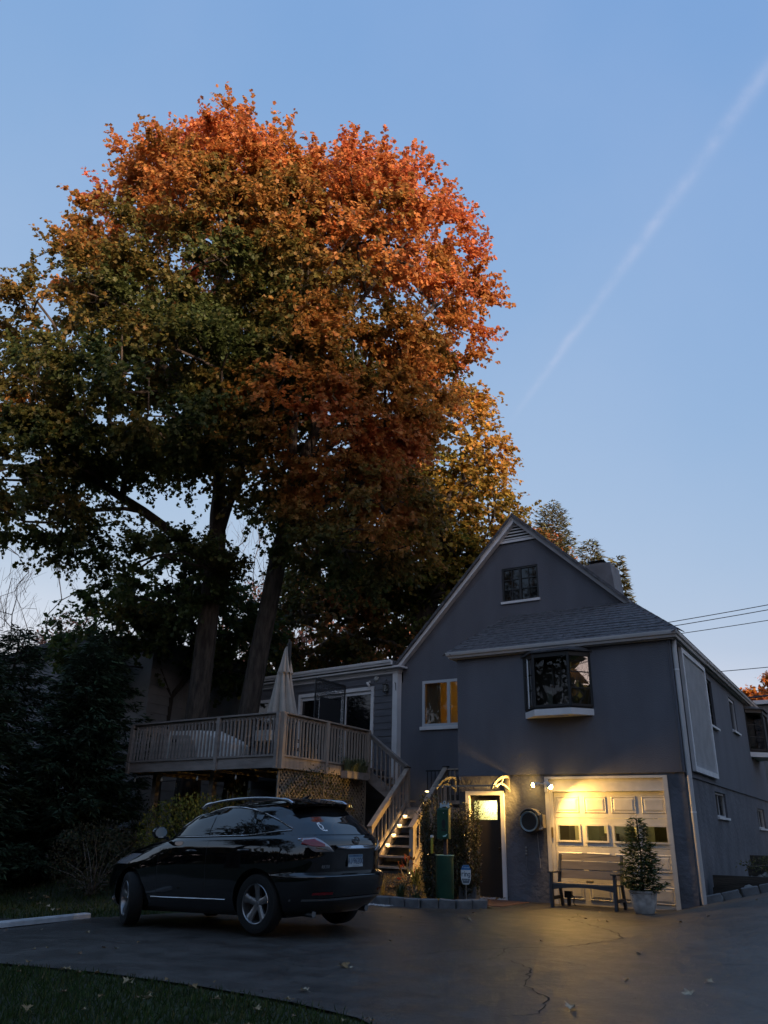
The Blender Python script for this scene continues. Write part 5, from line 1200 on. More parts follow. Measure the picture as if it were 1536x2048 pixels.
# ================================================================== CAR
CX, CY, CA = -3.9315, -7.0301, 3.0442
car = thing('parked_car', 'black crossover car parked on the asphalt with its tail to the house side', 'car', (CX, CY, .0173), CA)
car.rotation_euler = (-.0155, .0346, CA)
m_paint = mat('black_car_paint', (.003, .003, .004), .04, spec=1.0)
m_carglass = mat('tinted_car_glass', (.006, .007, .008), .015, spec=1.0)
m_chrome = mat('brushed_chrome', (.55, .55, .57), .16, metal=1.0)
m_tyre = mat('tyre_rubber', (.006, .006, .006), .85, bump=.2, bscale=80)
m_rim = mat('silver_alloy', (.30, .30, .31), .3, metal=.9)
m_plastic = mat('black_trim_plastic', (.014, .014, .015), .55)
for m_ in (m_paint, m_carglass): m_.node_tree.nodes['Principled BSDF'].inputs['IOR'].default_value = 1.5
def tab(t, z):
    for (a, va), (b, vb) in zip(t, t[1:]):
        if z <= b: return lerp(va, vb, smooth((z - a) / (b - a)) * .35 + .65 * max(0, min(1, (z - a) / (b - a))))
    return t[-1][1]
T_F = [(.22, 3.48), (.30, 3.63), (.42, 3.73), (.60, 3.75), (.76, 3.71), (.88, 3.60), (.96, 3.36), (1.01, 3.14), (1.06, 2.90), (1.10, 2.68), (1.14, 2.44), (1.17, 2.26), (1.20, 2.16), (1.32, 1.97), (1.45, 1.72), (1.54, 1.48), (1.59, 1.28), (1.625, 1.02), (1.65, .72), (1.665, .4)]
T_R = [(.22, -.66), (.28, -.80), (.40, -.96), (.54, -1.02), (.67, -1.05), (.69, -1.045), (.735, -.935), (.80, -.945), (.95, -.965), (1.05, -.985), (1.12, -.97), (1.18, -.915), (1.30, -.80), (1.42, -.65), (1.50, -.52), (1.57, -.43), (1.61, -.36), (1.64, -.24), (1.665, .0)]
T_W = [(.22, .82), (.28, .88), (.40, .92), (.60, .94), (.82, .945), (.96, .94), (1.06, .928), (1.14, .905), (1.20, .868), (1.30, .825), (1.42, .762), (1.52, .695), (1.58, .645), (1.62, .56), (1.65, .42), (1.665, .26)]
T_NR = [(.2, 4.4), (.9, 4.6), (1.15, 4.0), (1.45, 3.6), (1.665, 3.0)]; T_NF = [(.2, 4.2), (.8, 3.6), (.96, 3.2), (1.15, 3.6), (1.35, 4.0), (1.665, 3.0)]
XM = 1.05
def sideY(X, z):
    xf, xr, w = tab(T_F, z), tab(T_R, z), tab(T_W, z); xm = XM if z < 1.5 else (xf + xr) / 2
    if X >= xm: k = min(1, (X - xm) / (xf - xm)); n = tab(T_NF, z)
    else: k = min(1, (xm - X) / (xm - xr)); n = tab(T_NR, z)
    return w * max(0, 1 - k ** n) ** (1 / n)
def rearX(Y, z):
    xr, w, n = tab(T_R, z), tab(T_W, z), tab(T_NR, z); xm = XM if z < 1.5 else (tab(T_F, z) + xr) / 2
    k = min(.9999, abs(Y) / w); return xm - (xm - xr) * (1 - k ** n) ** (1 / n)
zs_ = [.22, .25, .28, .34, .40, .47, .54, .61, .66, .68, .695, .705, .718, .735, .76, .80, .84, .88, .92, .95, .98, 1.005, 1.03, 1.055, 1.08, 1.10, 1.12, 1.14, 1.155, 1.17, 1.185, 1.20, 1.22, 1.25, 1.30, 1.35, 1.40, 1.45, 1.50, 1.54, 1.57, 1.595, 1.615, 1.635, 1.65, 1.66, 1.665]
NT = 112; bm = bmesh.new(); rings = []
for z in zs_:
    xf, xr, w = tab(T_F, z), tab(T_R, z), tab(T_W, z); xm = XM if z < 1.5 else (xf + xr) / 2; nf, nr = tab(T_NF, z), tab(T_NR, z); ring = []
    for k in range(NT):
        a = 2 * math.pi * k / NT; c, s = math.cos(a), math.sin(a); n = nf if c >= 0 else nr
        e = (abs(c) ** n + abs(s) ** n) ** (1 / n); X = xm + (xf - xm) * c / e if c >= 0 else xm + (xm - xr) * c / e; Y = w * s / e
        crown = .03 * (1 - (Y / .6) ** 2) if z > 1.6 else 0
        bulge = .06 * (1 - min(1, (Y / .8) ** 2)) * smooth((z - .9) / .2) * (1 - smooth((z - 1.14) / .05)) if X > 2.3 else 0
        ring.append(bm.verts.new((X, Y, z + (crown * smooth((z - 1.6) / .065)) + bulge)))
    rings.append(ring)
for r0, r1 in zip(rings, rings[1:]):
    for k in range(NT): bm.faces.new((r0[k], r0[(k + 1) % NT], r1[(k + 1) % NT], r1[k]))
bm.faces.new(list(reversed(rings[0]))); bm.faces.new(rings[-1])
me = bpy.data.meshes.new('body'); bm.to_mesh(me); bm.free(); me.materials.append(m_paint)
body = link('body', me, car)
WB = 2.74; WR = .362
cut = MB()
for X in (0, WB):
    for s in (-1, 1): cut.lathe([(WR + .055, s * .62), (WR + .055, s * 1.05)], 48, (X, 0, WR + .012), ax='y')
cme = cut.mesh('cut', None); cob = bpy.data.objects.new('cut', cme); COL.objects.link(cob); cob.parent = car
bmod = body.modifiers.new('arches', 'BOOLEAN'); bmod.operation = 'DIFFERENCE'; bmod.object = cob; bmod.solver = 'EXACT'
bpy.context.view_layer.update()
dg = bpy.context.evaluated_depsgraph_get(); nm_ = bpy.data.meshes.new_from_object(body.evaluated_get(dg))
body.modifiers.clear(); body.data = nm_; bpy.data.objects.remove(cob)
if not nm_.materials: nm_.materials.append(m_paint)
for p in nm_.polygons: p.use_smooth = True
nm_.set_sharp_from_angle(angle=rad(32))
def patch(zr, f, name, m, parent, off=.006, nz=6, nu=14):
    """f(z) -> list of (X, Y) end samplers; builds a smooth sheet just outside the body"""
    mb = MB()
    for j in range(nz + 1):
        z = lerp(zr[0], zr[1], j / nz)
        for p in f(z, nu): mb.v.append(p)
    n = nu + 1
    for j in range(nz):
        for i in range(nu): mb.f.append((j * n + i, j * n + i + 1, (j + 1) * n + i + 1, (j + 1) * n + i))
    return mb.build(name, m, parent, smooth=60, local=True)
# side windows (daylight opening follows these lines)
def dlo_top(X):
    pts = [(-.47, 1.275), (-.3, 1.35), (-.1, 1.425), (.1, 1.49), (.3, 1.54), (.6, 1.58), (.94, 1.588), (1.25, 1.555), (1.55, 1.47), (1.8, 1.36), (2.04, 1.225)]
    for (a, va), (b, vb) in zip(pts, pts[1:]):
        if X <= b: return lerp(va, vb, max(0, (X - a) / (b - a)))
    return 1.1
def dlo_bot(X): return 1.20 + .055 * smooth((.3 - X) / .8)
def sidepane(xa, xb, name, s, off=.007, inset=.016):
    mb = MB(); n = 16; m_ = 6
    for i in range(n + 1):
        X = lerp(xa, xb, i / n); lo, hi = dlo_bot(X) + inset, max(dlo_bot(X) + inset + .004, dlo_top(X) - inset)
        for j in range(m_ + 1): z = lerp(lo, hi, j / m_); mb.v.append((X, s * (sideY(X, z) + off), z))
    for i in range(n):
        for j in range(m_): a = i * (m_ + 1) + j; mb.f.append((a, a + 1, a + m_ + 2, a + m_ + 1))
    return mb.build(name, m_carglass, body, smooth=60, local=True)
for s in (-1, 1):
    for xa, xb in ((1.03, 2.0), (.08, .94), (-.45, .0)): sidepane(xa, xb, 'side_window', s)
    ptop = [(X, s * (sideY(X, dlo_top(X)) + .010), dlo_top(X)) for X in np.linspace(-.47, 2.04, 40)]
    pbot = [(X, s * (sideY(X, dlo_bot(X)) + .010), dlo_bot(X)) for X in np.linspace(-.47, 2.04, 30)]
    MB().tube(ptop, .010, 6).build('window_chrome', m_chrome, body, smooth=60, local=True); MB().tube(pbot, .009, 6).build('window_chrome', m_chrome, body, smooth=60, local=True)
    # door shut lines and handles
    for X, nm in ((.98, 'b'), (2.04, 'f'), (-.02, 'r')):
        zz = np.linspace(.42 if nm != 'r' else .78, dlo_bot(X) - .01, 12)
        xs_ = [X + (-.22 * smooth((.80 - z) / .4) if False else 0) for z in zz]
        if nm == 'r': continue
        MB().tube([(x, s * (sideY(x, z) - .001), z) for x, z in zip(xs_, zz)], .004, 4).build('door_seam', m_plastic, body, local=True)
    for X in (1.30, .24):
        z = 1.01; mb = MB(); mb.tube([(X - .11, s * (sideY(X - .11, z) + .005), z), (X - .08, s * (sideY(X, z) + .035), z + .004), (X + .07, s * (sideY(X, z) + .036), z), (X + .11, s * (sideY(X + .11, z) + .004), z - .006)], [.012, .016, .016, .010], 8)
        mb.build('door_handle', m_paint, body, smooth=50, local=True)
    # sill strip with a bright top edge
    MB().tube([(X, s * (sideY(X, .40) + .008), .40) for X in np.linspace(.55, 2.14, 18)], .010, 6).build('sill_strip', m_chrome if s > 0 else m_paint, body, smooth=60, local=True)
    # roof rail
    rp = [(X, s * (.60 - .02 * abs(X - .5) ** 1.5), 1.595 + .105 * math.sin(math.pi * min(1, max(0, (X + .34) / 1.84))) ** .45) for X in np.linspace(-.34, 1.50, 26)]
    MB().tube(rp, [.018 if 2 < i < 23 else .028 for i in range(26)], 8).build('roof_rail', m_chrome, body, smooth=60, local=True)
    # door mirror
    mr_ = MB(); mr_.add([(1.90, s * .85, 1.19), (2.02, s * .85, 1.19), (2.00, s * .95, 1.21), (1.90, s * .95, 1.21)], [(0, 1, 2, 3)])
    mr_.tube([(1.96, s * .84, 1.18), (1.95, s * .97, 1.21)], .025, 8)
    c0 = Vector((1.93, s * 1.02, 1.265)); bmx = bmesh.new(); bmesh.ops.create_uvsphere(bmx, u_segments=20, v_segments=12, radius=1)
    for v in bmx.verts: v.co = Vector((max(-.25, v.co.x) * .11, v.co.y * .125, v.co.z * .085)) + c0
    mm = bpy.data.meshes.new('mirror'); bmx.to_mesh(mm); bmx.free(); mm.materials.append(m_paint)
    for p in mm.polygons: p.use_smooth = True
    mm.set_sharp_from_angle(angle=rad(40)); mo = link('mirror', mm, car); mr_.build('mirror_arm', m_paint, mo, local=True)
    gl = MB(); gl.add([(1.899, s * 1.02 + .105 * math.cos(2 * math.pi * k / 20), 1.265 + .07 * math.sin(2 * math.pi * k / 20)) for k in range(20)], [tuple(range(20))])
    gl.build('mirror_glass', mat('mirror_silver', (.9, .9, .88), .02, metal=1.0), mo, local=True)
# windscreen and rear window
def rearpane(zr, half, name, m, parent, off=.008, nz=8, nu=20, skew=0):
    def f(z, nu):
        h = half(z); return [(rearX(lerp(-h, h, i / nu), z) - off, lerp(-h, h, i / nu), z) for i in range(nu + 1)]
    return patch(zr, f, name, m, parent, nz=nz, nu=nu)
rearpane((1.19, 1.53), lambda z: tab(T_W, z) * .93 * (1 - .05 * ((1.53 - z) / .34) ** 2), 'rear_window', m_carglass, body)
def frontX(Y, z):
    xf, w, n = tab(T_F, z), tab(T_W, z), tab(T_NF, z); xm = XM if z < 1.5 else (xf + tab(T_R, z)) / 2
    k = min(.9999, abs(Y) / w); return xm + (xf - xm) * (1 - k ** n) ** (1 / n)
patch((1.22, 1.58), lambda z, nu: [(frontX(lerp(-.9, .9, i / nu) * tab(T_W, z), z) + .007, lerp(-.9, .9, i / nu) * tab(T_W, z), z) for i in range(nu + 1)], 'windscreen', m_carglass, body)
# tailgate spoiler
sp = MB(); n = 16
for i in range(n + 1):
    Y = lerp(-.60, .60, i / n); e = abs(Y / .60) ** 3
    sp.v += [(-.20, Y, 1.645 + .03 * (1 - (Y / .6) ** 2)), (-.60 + .16 * e, Y, 1.575 + .02 * (1 - e)), (-.60 + .16 * e, Y, 1.545 + .02 * (1 - e)), (-.36, Y, 1.52)]
for i in range(n):
    b = i * 4
    for k in range(4): sp.f.append((b + k, b + (k + 1) % 4, b + 4 + (k + 1) % 4, b + 4 + k))
sp.f += [(0, 1, 2, 3), tuple(n * 4 + k for k in range(4))]
spo = sp.build('spoiler', m_paint, body, smooth=40, local=True)
# tail lights: clear chrome-edged lens wrapped round the corner, red inside
m_lens = mat('tail_lens_clear', (.34, .32, .33), .05, spec=.7, metal=.35); m_red = mat('tail_lens_red', (.20, .010, .016), .06, spec=.7)
def cornerpath(z, s, xa, yb, n):
    """points along the body outline from the side at X=xa round the corner to the rear at |Y|=yb"""
    a = [];
    w, nr, xr = tab(T_W, z), tab(T_NR, z), tab(T_R, z)
    t0 = math.atan2((XM - xa) / (XM - xr), sideY(xa, z) / w); t1 = math.atan2(1.0, yb / w)
    # superellipse angle from the side (0) to the rear (90 deg)
    k1 = math.atan2((XM - rearX(yb, z)) / (XM - xr), yb / w)
    for i in range(n + 1):
        t = lerp(t0, k1, i / n); c, si = math.sin(t), math.cos(t); e = (c ** nr + si ** nr) ** (1 / nr); a.append((XM - (XM - xr) * c / e, s * w * si / e))
    return a
def offs(pts, d):
    out = []
    for i, p in enumerate(pts):
        q_ = Vector(pts[min(i + 1, len(pts) - 1)]) - Vector(pts[max(i - 1, 0)]); nn_ = Vector((q_.y, -q_.x)).normalized()
        if nn_.dot(Vector(p) - Vector((.8, 0))) < 0: nn_ = -nn_
        out.append((p[0] + nn_.x * d, p[1] + nn_.y * d))
    return out
for s in (-1, 1):
    def shell(z0, z1, xa, yb, nm, m, par, d):
        mb = MB(); nz_, nu = 6, 18
        for j in range(nz_ + 1):
            t = j / nz_; 
            for i, u in enumerate(range(nu + 1)):
                uu = i / nu; zlo = z0(uu); zhi = z1(uu); z = lerp(zlo, zhi, t); row = offs(cornerpath(z, s, xa(t), yb(t), nu), d * (math.sin(math.pi * min(.98, max(.02, uu))) ** .4) * (1 if 0 < j < nz_ else .35)); mb.v.append((*row[i], z))
        for j in range(nz_):
            for i in range(nu): mb.f.append((j * (nu + 1) + i, j * (nu + 1) + i + 1, (j + 1) * (nu + 1) + i + 1, (j + 1) * (nu + 1) + i))
        return mb.build(nm, m, par, smooth=60, local=True)
    tl = shell(lambda u: lerp(1.125, .985, smooth(u * 2.2)) - .01 * u, lambda u: 1.155 if u < .45 else lerp(1.155, .995, ((u - .45) / .55) ** 1.15), lambda t: -.62, lambda t: .45, 'tail_light', m_lens, body, .020)
    shell(lambda u: lerp(1.075, 1.035, smooth(u * 2)), lambda u: 1.142 if u < .5 else lerp(1.142, 1.07, (u - .5) / .5), lambda t: -.68, lambda t: .55, 'red_lens', m_red, tl, .030)
    shell(lambda u: lerp(1.14, 1.135, u), lambda u: lerp(1.158, 1.15, u), lambda t: -.61, lambda t: .74, 'chrome_edge', m_chrome, tl, .026)
    shell(lambda u: lerp(1.03, .975, u), lambda u: lerp(1.05, .99, u), lambda t: -.80, lambda t: .44, 'chrome_edge', m_chrome, tl, .026)
    rf = rearpane((.47, .50), lambda z: .12, 'reflector', m_red, body, off=.01, nz=1, nu=4)
    for v in rf.data.vertices: yy = v.co.y + s * .60; v.co.x = rearX(yy, v.co.z) - .008; v.co.y = yy
    # head light
    patch((.84, .98), lambda z, nu: [(frontX(s * lerp(.45, .86, i / nu) * tab(T_W, z) / .94, z) + .008, s * lerp(.45, .86, i / nu) * tab(T_W, z) / .94, z) for i in range(nu + 1)], 'head_light', m_lens, body)
# chrome bar, plate recess, plate, badge, lettering
cbm = MB(); nC_ = 20
for i in range(nC_ + 1):
    Y = lerp(-.42, .42, i / nC_); x0_ = rearX(Y, 1.05); e = .4 + .6 * (1 - abs(Y / .42) ** 4); cbm.v += [(x0_ + .01, Y, 1.055), (x0_ - .004, Y, 1.052), (x0_ - .045, Y, 1.052 - .038 * e), (x0_ - .04, Y, 1.045 - .042 * e), (x0_ + .01, Y, 1.0)]
for i in range(nC_):
    for k in range(4): cbm.f.append((i * 5 + k, i * 5 + k + 1, i * 5 + k + 6, i * 5 + k + 5))
cbm.build('chrome_bar', m_chrome, body, smooth=30, local=True)
rearpane((.40, .425), lambda z: .84, 'lower_chrome', mat('dark_chrome', (.30, .30, .31), .25, metal=1.0), body, off=.010, nz=1)
xp = rearX(0, .86) - .012; pl = MB(); pl.box((xp - .008, -.155, .785), (xp, .155, .938)); plo = pl.build('number_plate', mat('plate_pale', (.40, .46, .50), .5), body, local=True)
MB().quad((xp - .0095, -.150, .905), (xp - .0095, .150, .905), (xp - .0095, .150, .935), (xp - .0095, -.150, .935)).build('plate_band', mat('plate_blue', (.07, .17, .30), .5), plo, local=True)
MB().quad((xp - .0090, -.150, .835), (xp - .0090, .150, .835), (xp - .0090, .150, .906), (xp - .0090, -.150, .906)).build('plate_tint', mat('plate_tint_blue', (.24, .33, .42), .5), plo, local=True)
write(MB(), 'AJ.96200', 0, .858, .068, lambda a, b: (xp - .0105, -a, b), w=.13, gap=1.15).build('plate_number', mat('plate_ink', (.012, .03, .09), .5), plo, local=True)
write(write(MB(), 'CONNECTICUT', 0, .922, .016, lambda a, b: (xp - .0110, -a, b), w=.12), 'Constitution state', 0, .798, .013, lambda a, b: (xp - .0105, -a, b), w=.10).build('plate_print', mat('plate_ink'), plo, local=True)
xb = rearX(0, 1.11) - .012
bd = MB(); n = 28
for k in range(n):
    a = 2 * math.pi * k / n
    if rad(-62) < (a if a < math.pi else a - 2 * math.pi) < rad(-25): continue
    b2 = 2 * math.pi * (k + 1) / n; bd.bar((xb, -.062 * math.cos(a), 1.11 + .045 * math.sin(a)), (xb, -.062 * math.cos(b2), 1.11 + .045 * math.sin(b2)), .011, .012, up=(1, 0, 0))
bd.bar((xb, .004, 1.143), (xb, .030, 1.082), .012, .012, up=(1, 0, 0)); bd.bar((xb, .032, 1.082), (xb, -.058, 1.082), .012, .012, up=(1, 0, 0)); bd.build('badge', m_chrome, body, local=True)
write(MB(), 'RX350', -.55, .80, .034, lambda a, b: (rearX(-a, b) - .011, -a, b), w=.16).build('model_lettering', m_chrome, body, local=True)
# white sticker on the left of the rear window
st_ = MB()
def stx(Y, z): Y, z = .46 + (Y - .43) * .62, 1.29 + (z - 1.19) * .62; return (rearX(Y, z) - .012, Y, z)
def sarc(cy, cz, r0, r1, a0, a1, w, n=14):
    for k in range(n):
        a, b2 = rad(lerp(a0, a1, k / n)), rad(lerp(a0, a1, (k + 1) / n))
        P = [(cy - (r0 - w) * math.cos(a), cz + (r1 - w) * math.sin(a)), (cy - (r0 + w) * math.cos(a), cz + (r1 + w) * math.sin(a)), (cy - (r0 + w) * math.cos(b2), cz + (r1 + w) * math.sin(b2)), (cy - (r0 - w) * math.cos(b2), cz + (r1 - w) * math.sin(b2))]
        st_.quad(*[stx(*p) for p in P])
sarc(.45, 1.19, .045, .075, 60, 300, .011); sarc(.44, 1.195, .022, .04, -120, 130, .012); sarc(.43, 1.13, .05, .02, 200, 350, .012)
st_.quad(stx(.46, 1.10), stx(.38, 1.10), stx(.38, 1.118), stx(.46, 1.118)); st_.quad(stx(.455, 1.255), stx(.425, 1.285), stx(.41, 1.28), stx(.43, 1.25))
st_.build('window_sticker', mat('sticker_white', (.75, .75, .75), .6), body, local=True)
MB().tube([(0.0, 0, 1.68), (-.14, 0, 1.735)], [.03, .008], 8).build('aerial_fin', m_paint, body, local=True)
# underbody, bumper gap
MB().box((-.35, -.66, .19), (3.1, .66, .26)).build('underbody', m_plastic, body, local=True)
for s in (-1, 1): MB().tube([(-.45, s * .55, .25), (-.72, s * .55, .24)], .04, 12).build('exhaust', mat('dark_chrome'), body, local=True, smooth=50)
# wheels
def wheel(X, s, steer):
    w = bpy.data.objects.new('wheel', None); COL.objects.link(w)
    prof = [(.235, -.10), (.30, -.112), (.345, -.10), (WR, -.07), (WR, .07), (.345, .10), (.30, .112), (.245, .10), (.235, .08), (.235, -.10)]
    ty = MB().lathe(prof, 56, ax='y', cap=False); me_ = ty.mesh('wheel', m_tyre, 35); bpy.data.objects.remove(w)
    w = link('wheel', me_, car); w.location = (X, s * .805, WR); w.rotation_euler = (0, 0, steer)
    rm_ = MB(); o = s * 1
    rm_.lathe([(.244, o * .095), (.236, o * .105), (.226, o * .098), (.216, o * .05), (.205, -o * .06)], 56, ax='y', cap=False)
    rimo = rm_.build('rim', m_rim, w, smooth=40, local=True)
    MB().lathe([(.001, -o * .02), (.21, -o * .02)], 32, ax='y', cap=False).build('brake_disc', m_plastic, rimo, local=True)
    for k in range(5):
        a = 2 * math.pi * k / 5 + .31; sp_ = MB(); da = Vector((math.cos(a), 0, math.sin(a))); no = Vector((-da.z, 0, da.x))
        secs_ = [(.03, .050, .062, .04), (.09, .040, .066, .045), (.16, .043, .078, .045), (.225, .064, .088, .04)]
        for r_, hw, y1_, th_ in secs_:
            for q1, yy in ((-1, y1_ - .012), (-.45, y1_), (.45, y1_), (1, y1_ - .012), (1, y1_ - th_), (-1, y1_ - th_)): sp_.v.append(tuple(da * r_ + no * hw * q1 + Vector((0, o * yy, 0))))
        for i in range(3):
            for q1 in range(6): sp_.f.append((i * 6 + q1, i * 6 + (q1 + 1) % 6, (i + 1) * 6 + (q1 + 1) % 6, (i + 1) * 6 + q1))
        sp_.f += [tuple(range(6)), tuple(18 + q1 for q1 in range(6))]; sp_.build('spoke', m_rim, rimo, smooth=35, local=True)
    MB().lathe([(.001, o * .072), (.030, o * .070), (.036, o * .06), (.036, o * .04)], 20, ax='y', cap=False).build('hub_cap', m_rim, rimo, smooth=40, local=True)
    return w
wheel(0, 1, 0); wheel(0, -1, 0); wheel(WB, 1, -.43); wheel(WB, -1, -.43)

# ================================================================== PLANTS
def leaf_mat(name, transl=.35, rough=.55):
    m = mat(name, (1, 1, 1), rough, attr='tint', translucent=transl, spec=.3); return m
m_leaf = leaf_mat('autumn_leaf', .45); m_needle = leaf_mat('evergreen_spray', .12, .65); m_leafd = leaf_mat('dry_leaf', .15, .8)
m_bark = mat('grey_brown_bark', (.050, .041, .034), .95, var=.55, vscale=4, bump=3.0, bscale=9, stretch=(2.2, 2.2, .5))
m_barkd = mat('dark_bark', (.040, .034, .028), .95, var=.4, vscale=3, bump=1.0, bscale=10, stretch=(2.2, 2.2, .5))
m_twig = mat('thin_twig_bark', (.15, .125, .11), .9)
T_MAPLE = [[(0, 0, 0), (.36, .02, .05), (.26, .26, .03), (.56, .52, .08), (.20, .60, .02), (0, 1, 0)], [(0, 0, 0), (0, 1, 0), (-.20, .60, .02), (-.56, .52, .08), (-.26, .26, .03), (-.36, .02, .05)]]
T_MAPS = [[(0, 0, 0), (.38, .06, .06), (.24, .30, .03), (.54, .56, .08), (0, 1, 0)], [(0, 0, 0), (0, 1, 0), (-.54, .56, .08), (-.24, .30, .03), (-.38, .06, .06)]]
T_OVAL = [[(0, 0, 0), (.22, .35, .05), (.16, .75, .04), (0, 1, 0)], [(0, 0, 0), (0, 1, 0), (-.16, .75, .04), (-.22, .35, .05)]]
T_SMALL = [[(0, 0, 0), (.3, .5, .04), (0, 1, 0), (-.3, .5, .04)]]
T_FAN = [[(0, 0, 0), (.13, .30, .02), (.06, .66, 0), (0, 1.0, -.05), (-.06, .66, 0), (-.13, .30, .02)]]
T_NEEDLE = [[(0, 0, 0), (.05, .5, 0), (0, 1, 0), (-.05, .5, 0)]]
def leaf_mesh(name, tmpl, pos, axis, nrm, size, tint, m):
    """thousands of leaves in one mesh: pos, axis (leaf direction), nrm (upper side), size, tint arrays"""
    pos = np.asarray(pos, np.float32); axis = np.asarray(axis, np.float32); nrm = np.asarray(nrm, np.float32); size = np.asarray(size, np.float32); N_ = len(pos)
    axis /= np.linalg.norm(axis, axis=1, keepdims=True) + 1e-9
    side = np.cross(axis, nrm); side /= np.linalg.norm(side, axis=1, keepdims=True) + 1e-9; nr = np.cross(side, axis)
    verts = []; counts = []
    tv = np.array([p for poly in tmpl for p in poly], np.float32); k = len(tv)
    V = pos[:, None, :] + size[:, None, None] * (tv[None, :, 0:1] * side[:, None, :] + tv[None, :, 1:2] * axis[:, None, :] + tv[None, :, 2:3] * nr[:, None, :])
    me = bpy.data.meshes.new(name); me.vertices.add(N_ * k); me.vertices.foreach_set('co', V.reshape(-1).astype(np.float32))
    np_ = len(tmpl); lens = np.array([len(p) for p in tmpl]); me.loops.add(N_ * k); me.loops.foreach_set('vertex_index', np.arange(N_ * k, dtype=np.int32))
    starts = np.concatenate([[0], np.cumsum(lens)[:-1]]); ls = (np.arange(N_)[:, None] * k + starts[None, :]).reshape(-1)
    me.polygons.add(N_ * np_); me.polygons.foreach_set('loop_start', ls.astype(np.int32))
    try: me.polygons.foreach_set('loop_total', np.tile(lens, N_).astype(np.int32))
    except Exception: pass
    me.update(calc_edges=True)
    at = me.attributes.new('tint', 'FLOAT_COLOR', 'FACE'); c = np.concatenate([np.asarray(tint, np.float32), np.ones((N_, 1), np.float32)], 1); at.data.foreach_set('color', np.repeat(c, np_, axis=0).reshape(-1))
    me.materials.append(m); return me
def unit(a): return a / (np.linalg.norm(a, axis=-1, keepdims=True) + 1e-9)
def rnd(n): return NPR.normal(size=(n, 3)).astype(np.float32)

def skeleton(start_nodes, targets, pull=.35, seg=.7, limbs=()):
    """grow limbs from existing nodes to all target points (nearest first): returns nodes, parents"""
    nodes = [Vector(p) for p in start_nodes]; par = list(range(-1, len(nodes) - 1)); dist0 = [0.0] * len(nodes)
    for i in range(1, len(nodes)): dist0[i] = dist0[i - 1] + (nodes[i] - nodes[i - 1]).length * .3
    root = nodes[-1]; base_i = len(nodes) - 1
    for lp in limbs:          # main limbs, resampled; each starts at the trunk top or at the nearest point of an earlier limb
        st = min(range(len(nodes)), key=lambda i: (nodes[i] - Vector(lp[0])).length); prev = st
        for a, b in zip(lp, lp[1:]):
            a, b = Vector(a), Vector(b); k = max(1, int((b - a).length / seg))
            for q_ in range(1, k + 1):
                nodes.append(a.lerp(b, q_ / k) + Vector((R.gauss(0, .03), R.gauss(0, .03), 0))); par.append(prev); dist0.append(dist0[prev] + (b - a).length / k * .3); prev = len(nodes) - 1
    arr = np.array([tuple(n) for n in nodes], np.float32); dl = np.array(dist0, np.float32)
    order = sorted(range(len(targets)), key=lambda i: (Vector(targets[i]) - root).length); tips = {}
    for i in order:
        t = np.array(targets[i], np.float32); d = np.linalg.norm(arr - t, axis=1) ; up = np.maximum(0, arr[:, 2] - t[2]) * .8
        j = int(np.argmin(d + pull * dl + up)); a = Vector(arr[j]); b = Vector(targets[i]); L_ = (b - a).length; n = max(1, int(L_ / seg)); prev = j
        bend = Vector((R.gauss(0, .08), R.gauss(0, .08), .10)) * L_
        new = []
        for q_ in range(1, n + 1):
            u = q_ / n; p = a.lerp(b, u) + bend * (4 * u * (1 - u)) * .5 + Vector((R.gauss(0, .04), R.gauss(0, .04), R.gauss(0, .04))); par.append(prev); prev = len(nodes); nodes.append(p); new.append(tuple(p))
        arr = np.concatenate([arr, np.array(new, np.float32)]); dl = np.concatenate([dl, np.array([dl[j] + L_ * (k + 1) / n for k in range(n)], np.float32)]); tips[i] = prev
    return nodes, par, tips
def limb_mesh(nodes, par, tip_r, base_r, sides=6, upto=0, name='limbs', m=None, parent=None):
    n = len(nodes); w = [0.0] * n; ch = [[] for _ in range(n)]
    for i, p in enumerate(par):
        if p >= 0: ch[p].append(i)
    for i in reversed(range(n)):
        if not ch[i]: w[i] = tip_r ** 2.2
        if par[i] >= 0: w[par[i]] += w[i]
    rr = [x ** (1 / 2.2) for x in w]; k = base_r / max(rr[upto], 1e-6); rr = [max(.006, min(base_r, r * k)) for r in rr]
    mb = MB(); done = set()
    for i in range(n):
        if par[i] < 0 or i in done: continue
        # follow the thickest child to make long continuous tubes
        chain = [par[i], i]; done.add(i); cur = i
        while ch[cur]:
            nx = max(ch[cur], key=lambda c: w[c]); 
            if nx in done: break
            chain.append(nx); done.add(nx); cur = nx
        r0 = min(rr[chain[0]], rr[chain[1]] * 1.35)
        sd_ = sides if rr[chain[1]] > .05 else 4 if rr[chain[1]] > .015 else 3
        mb.tube([nodes[c] for c in chain], [r0] + [rr[c] for c in chain[1:]], sd_, cap=False)
    return mb.build(name, m, parent, smooth=80)

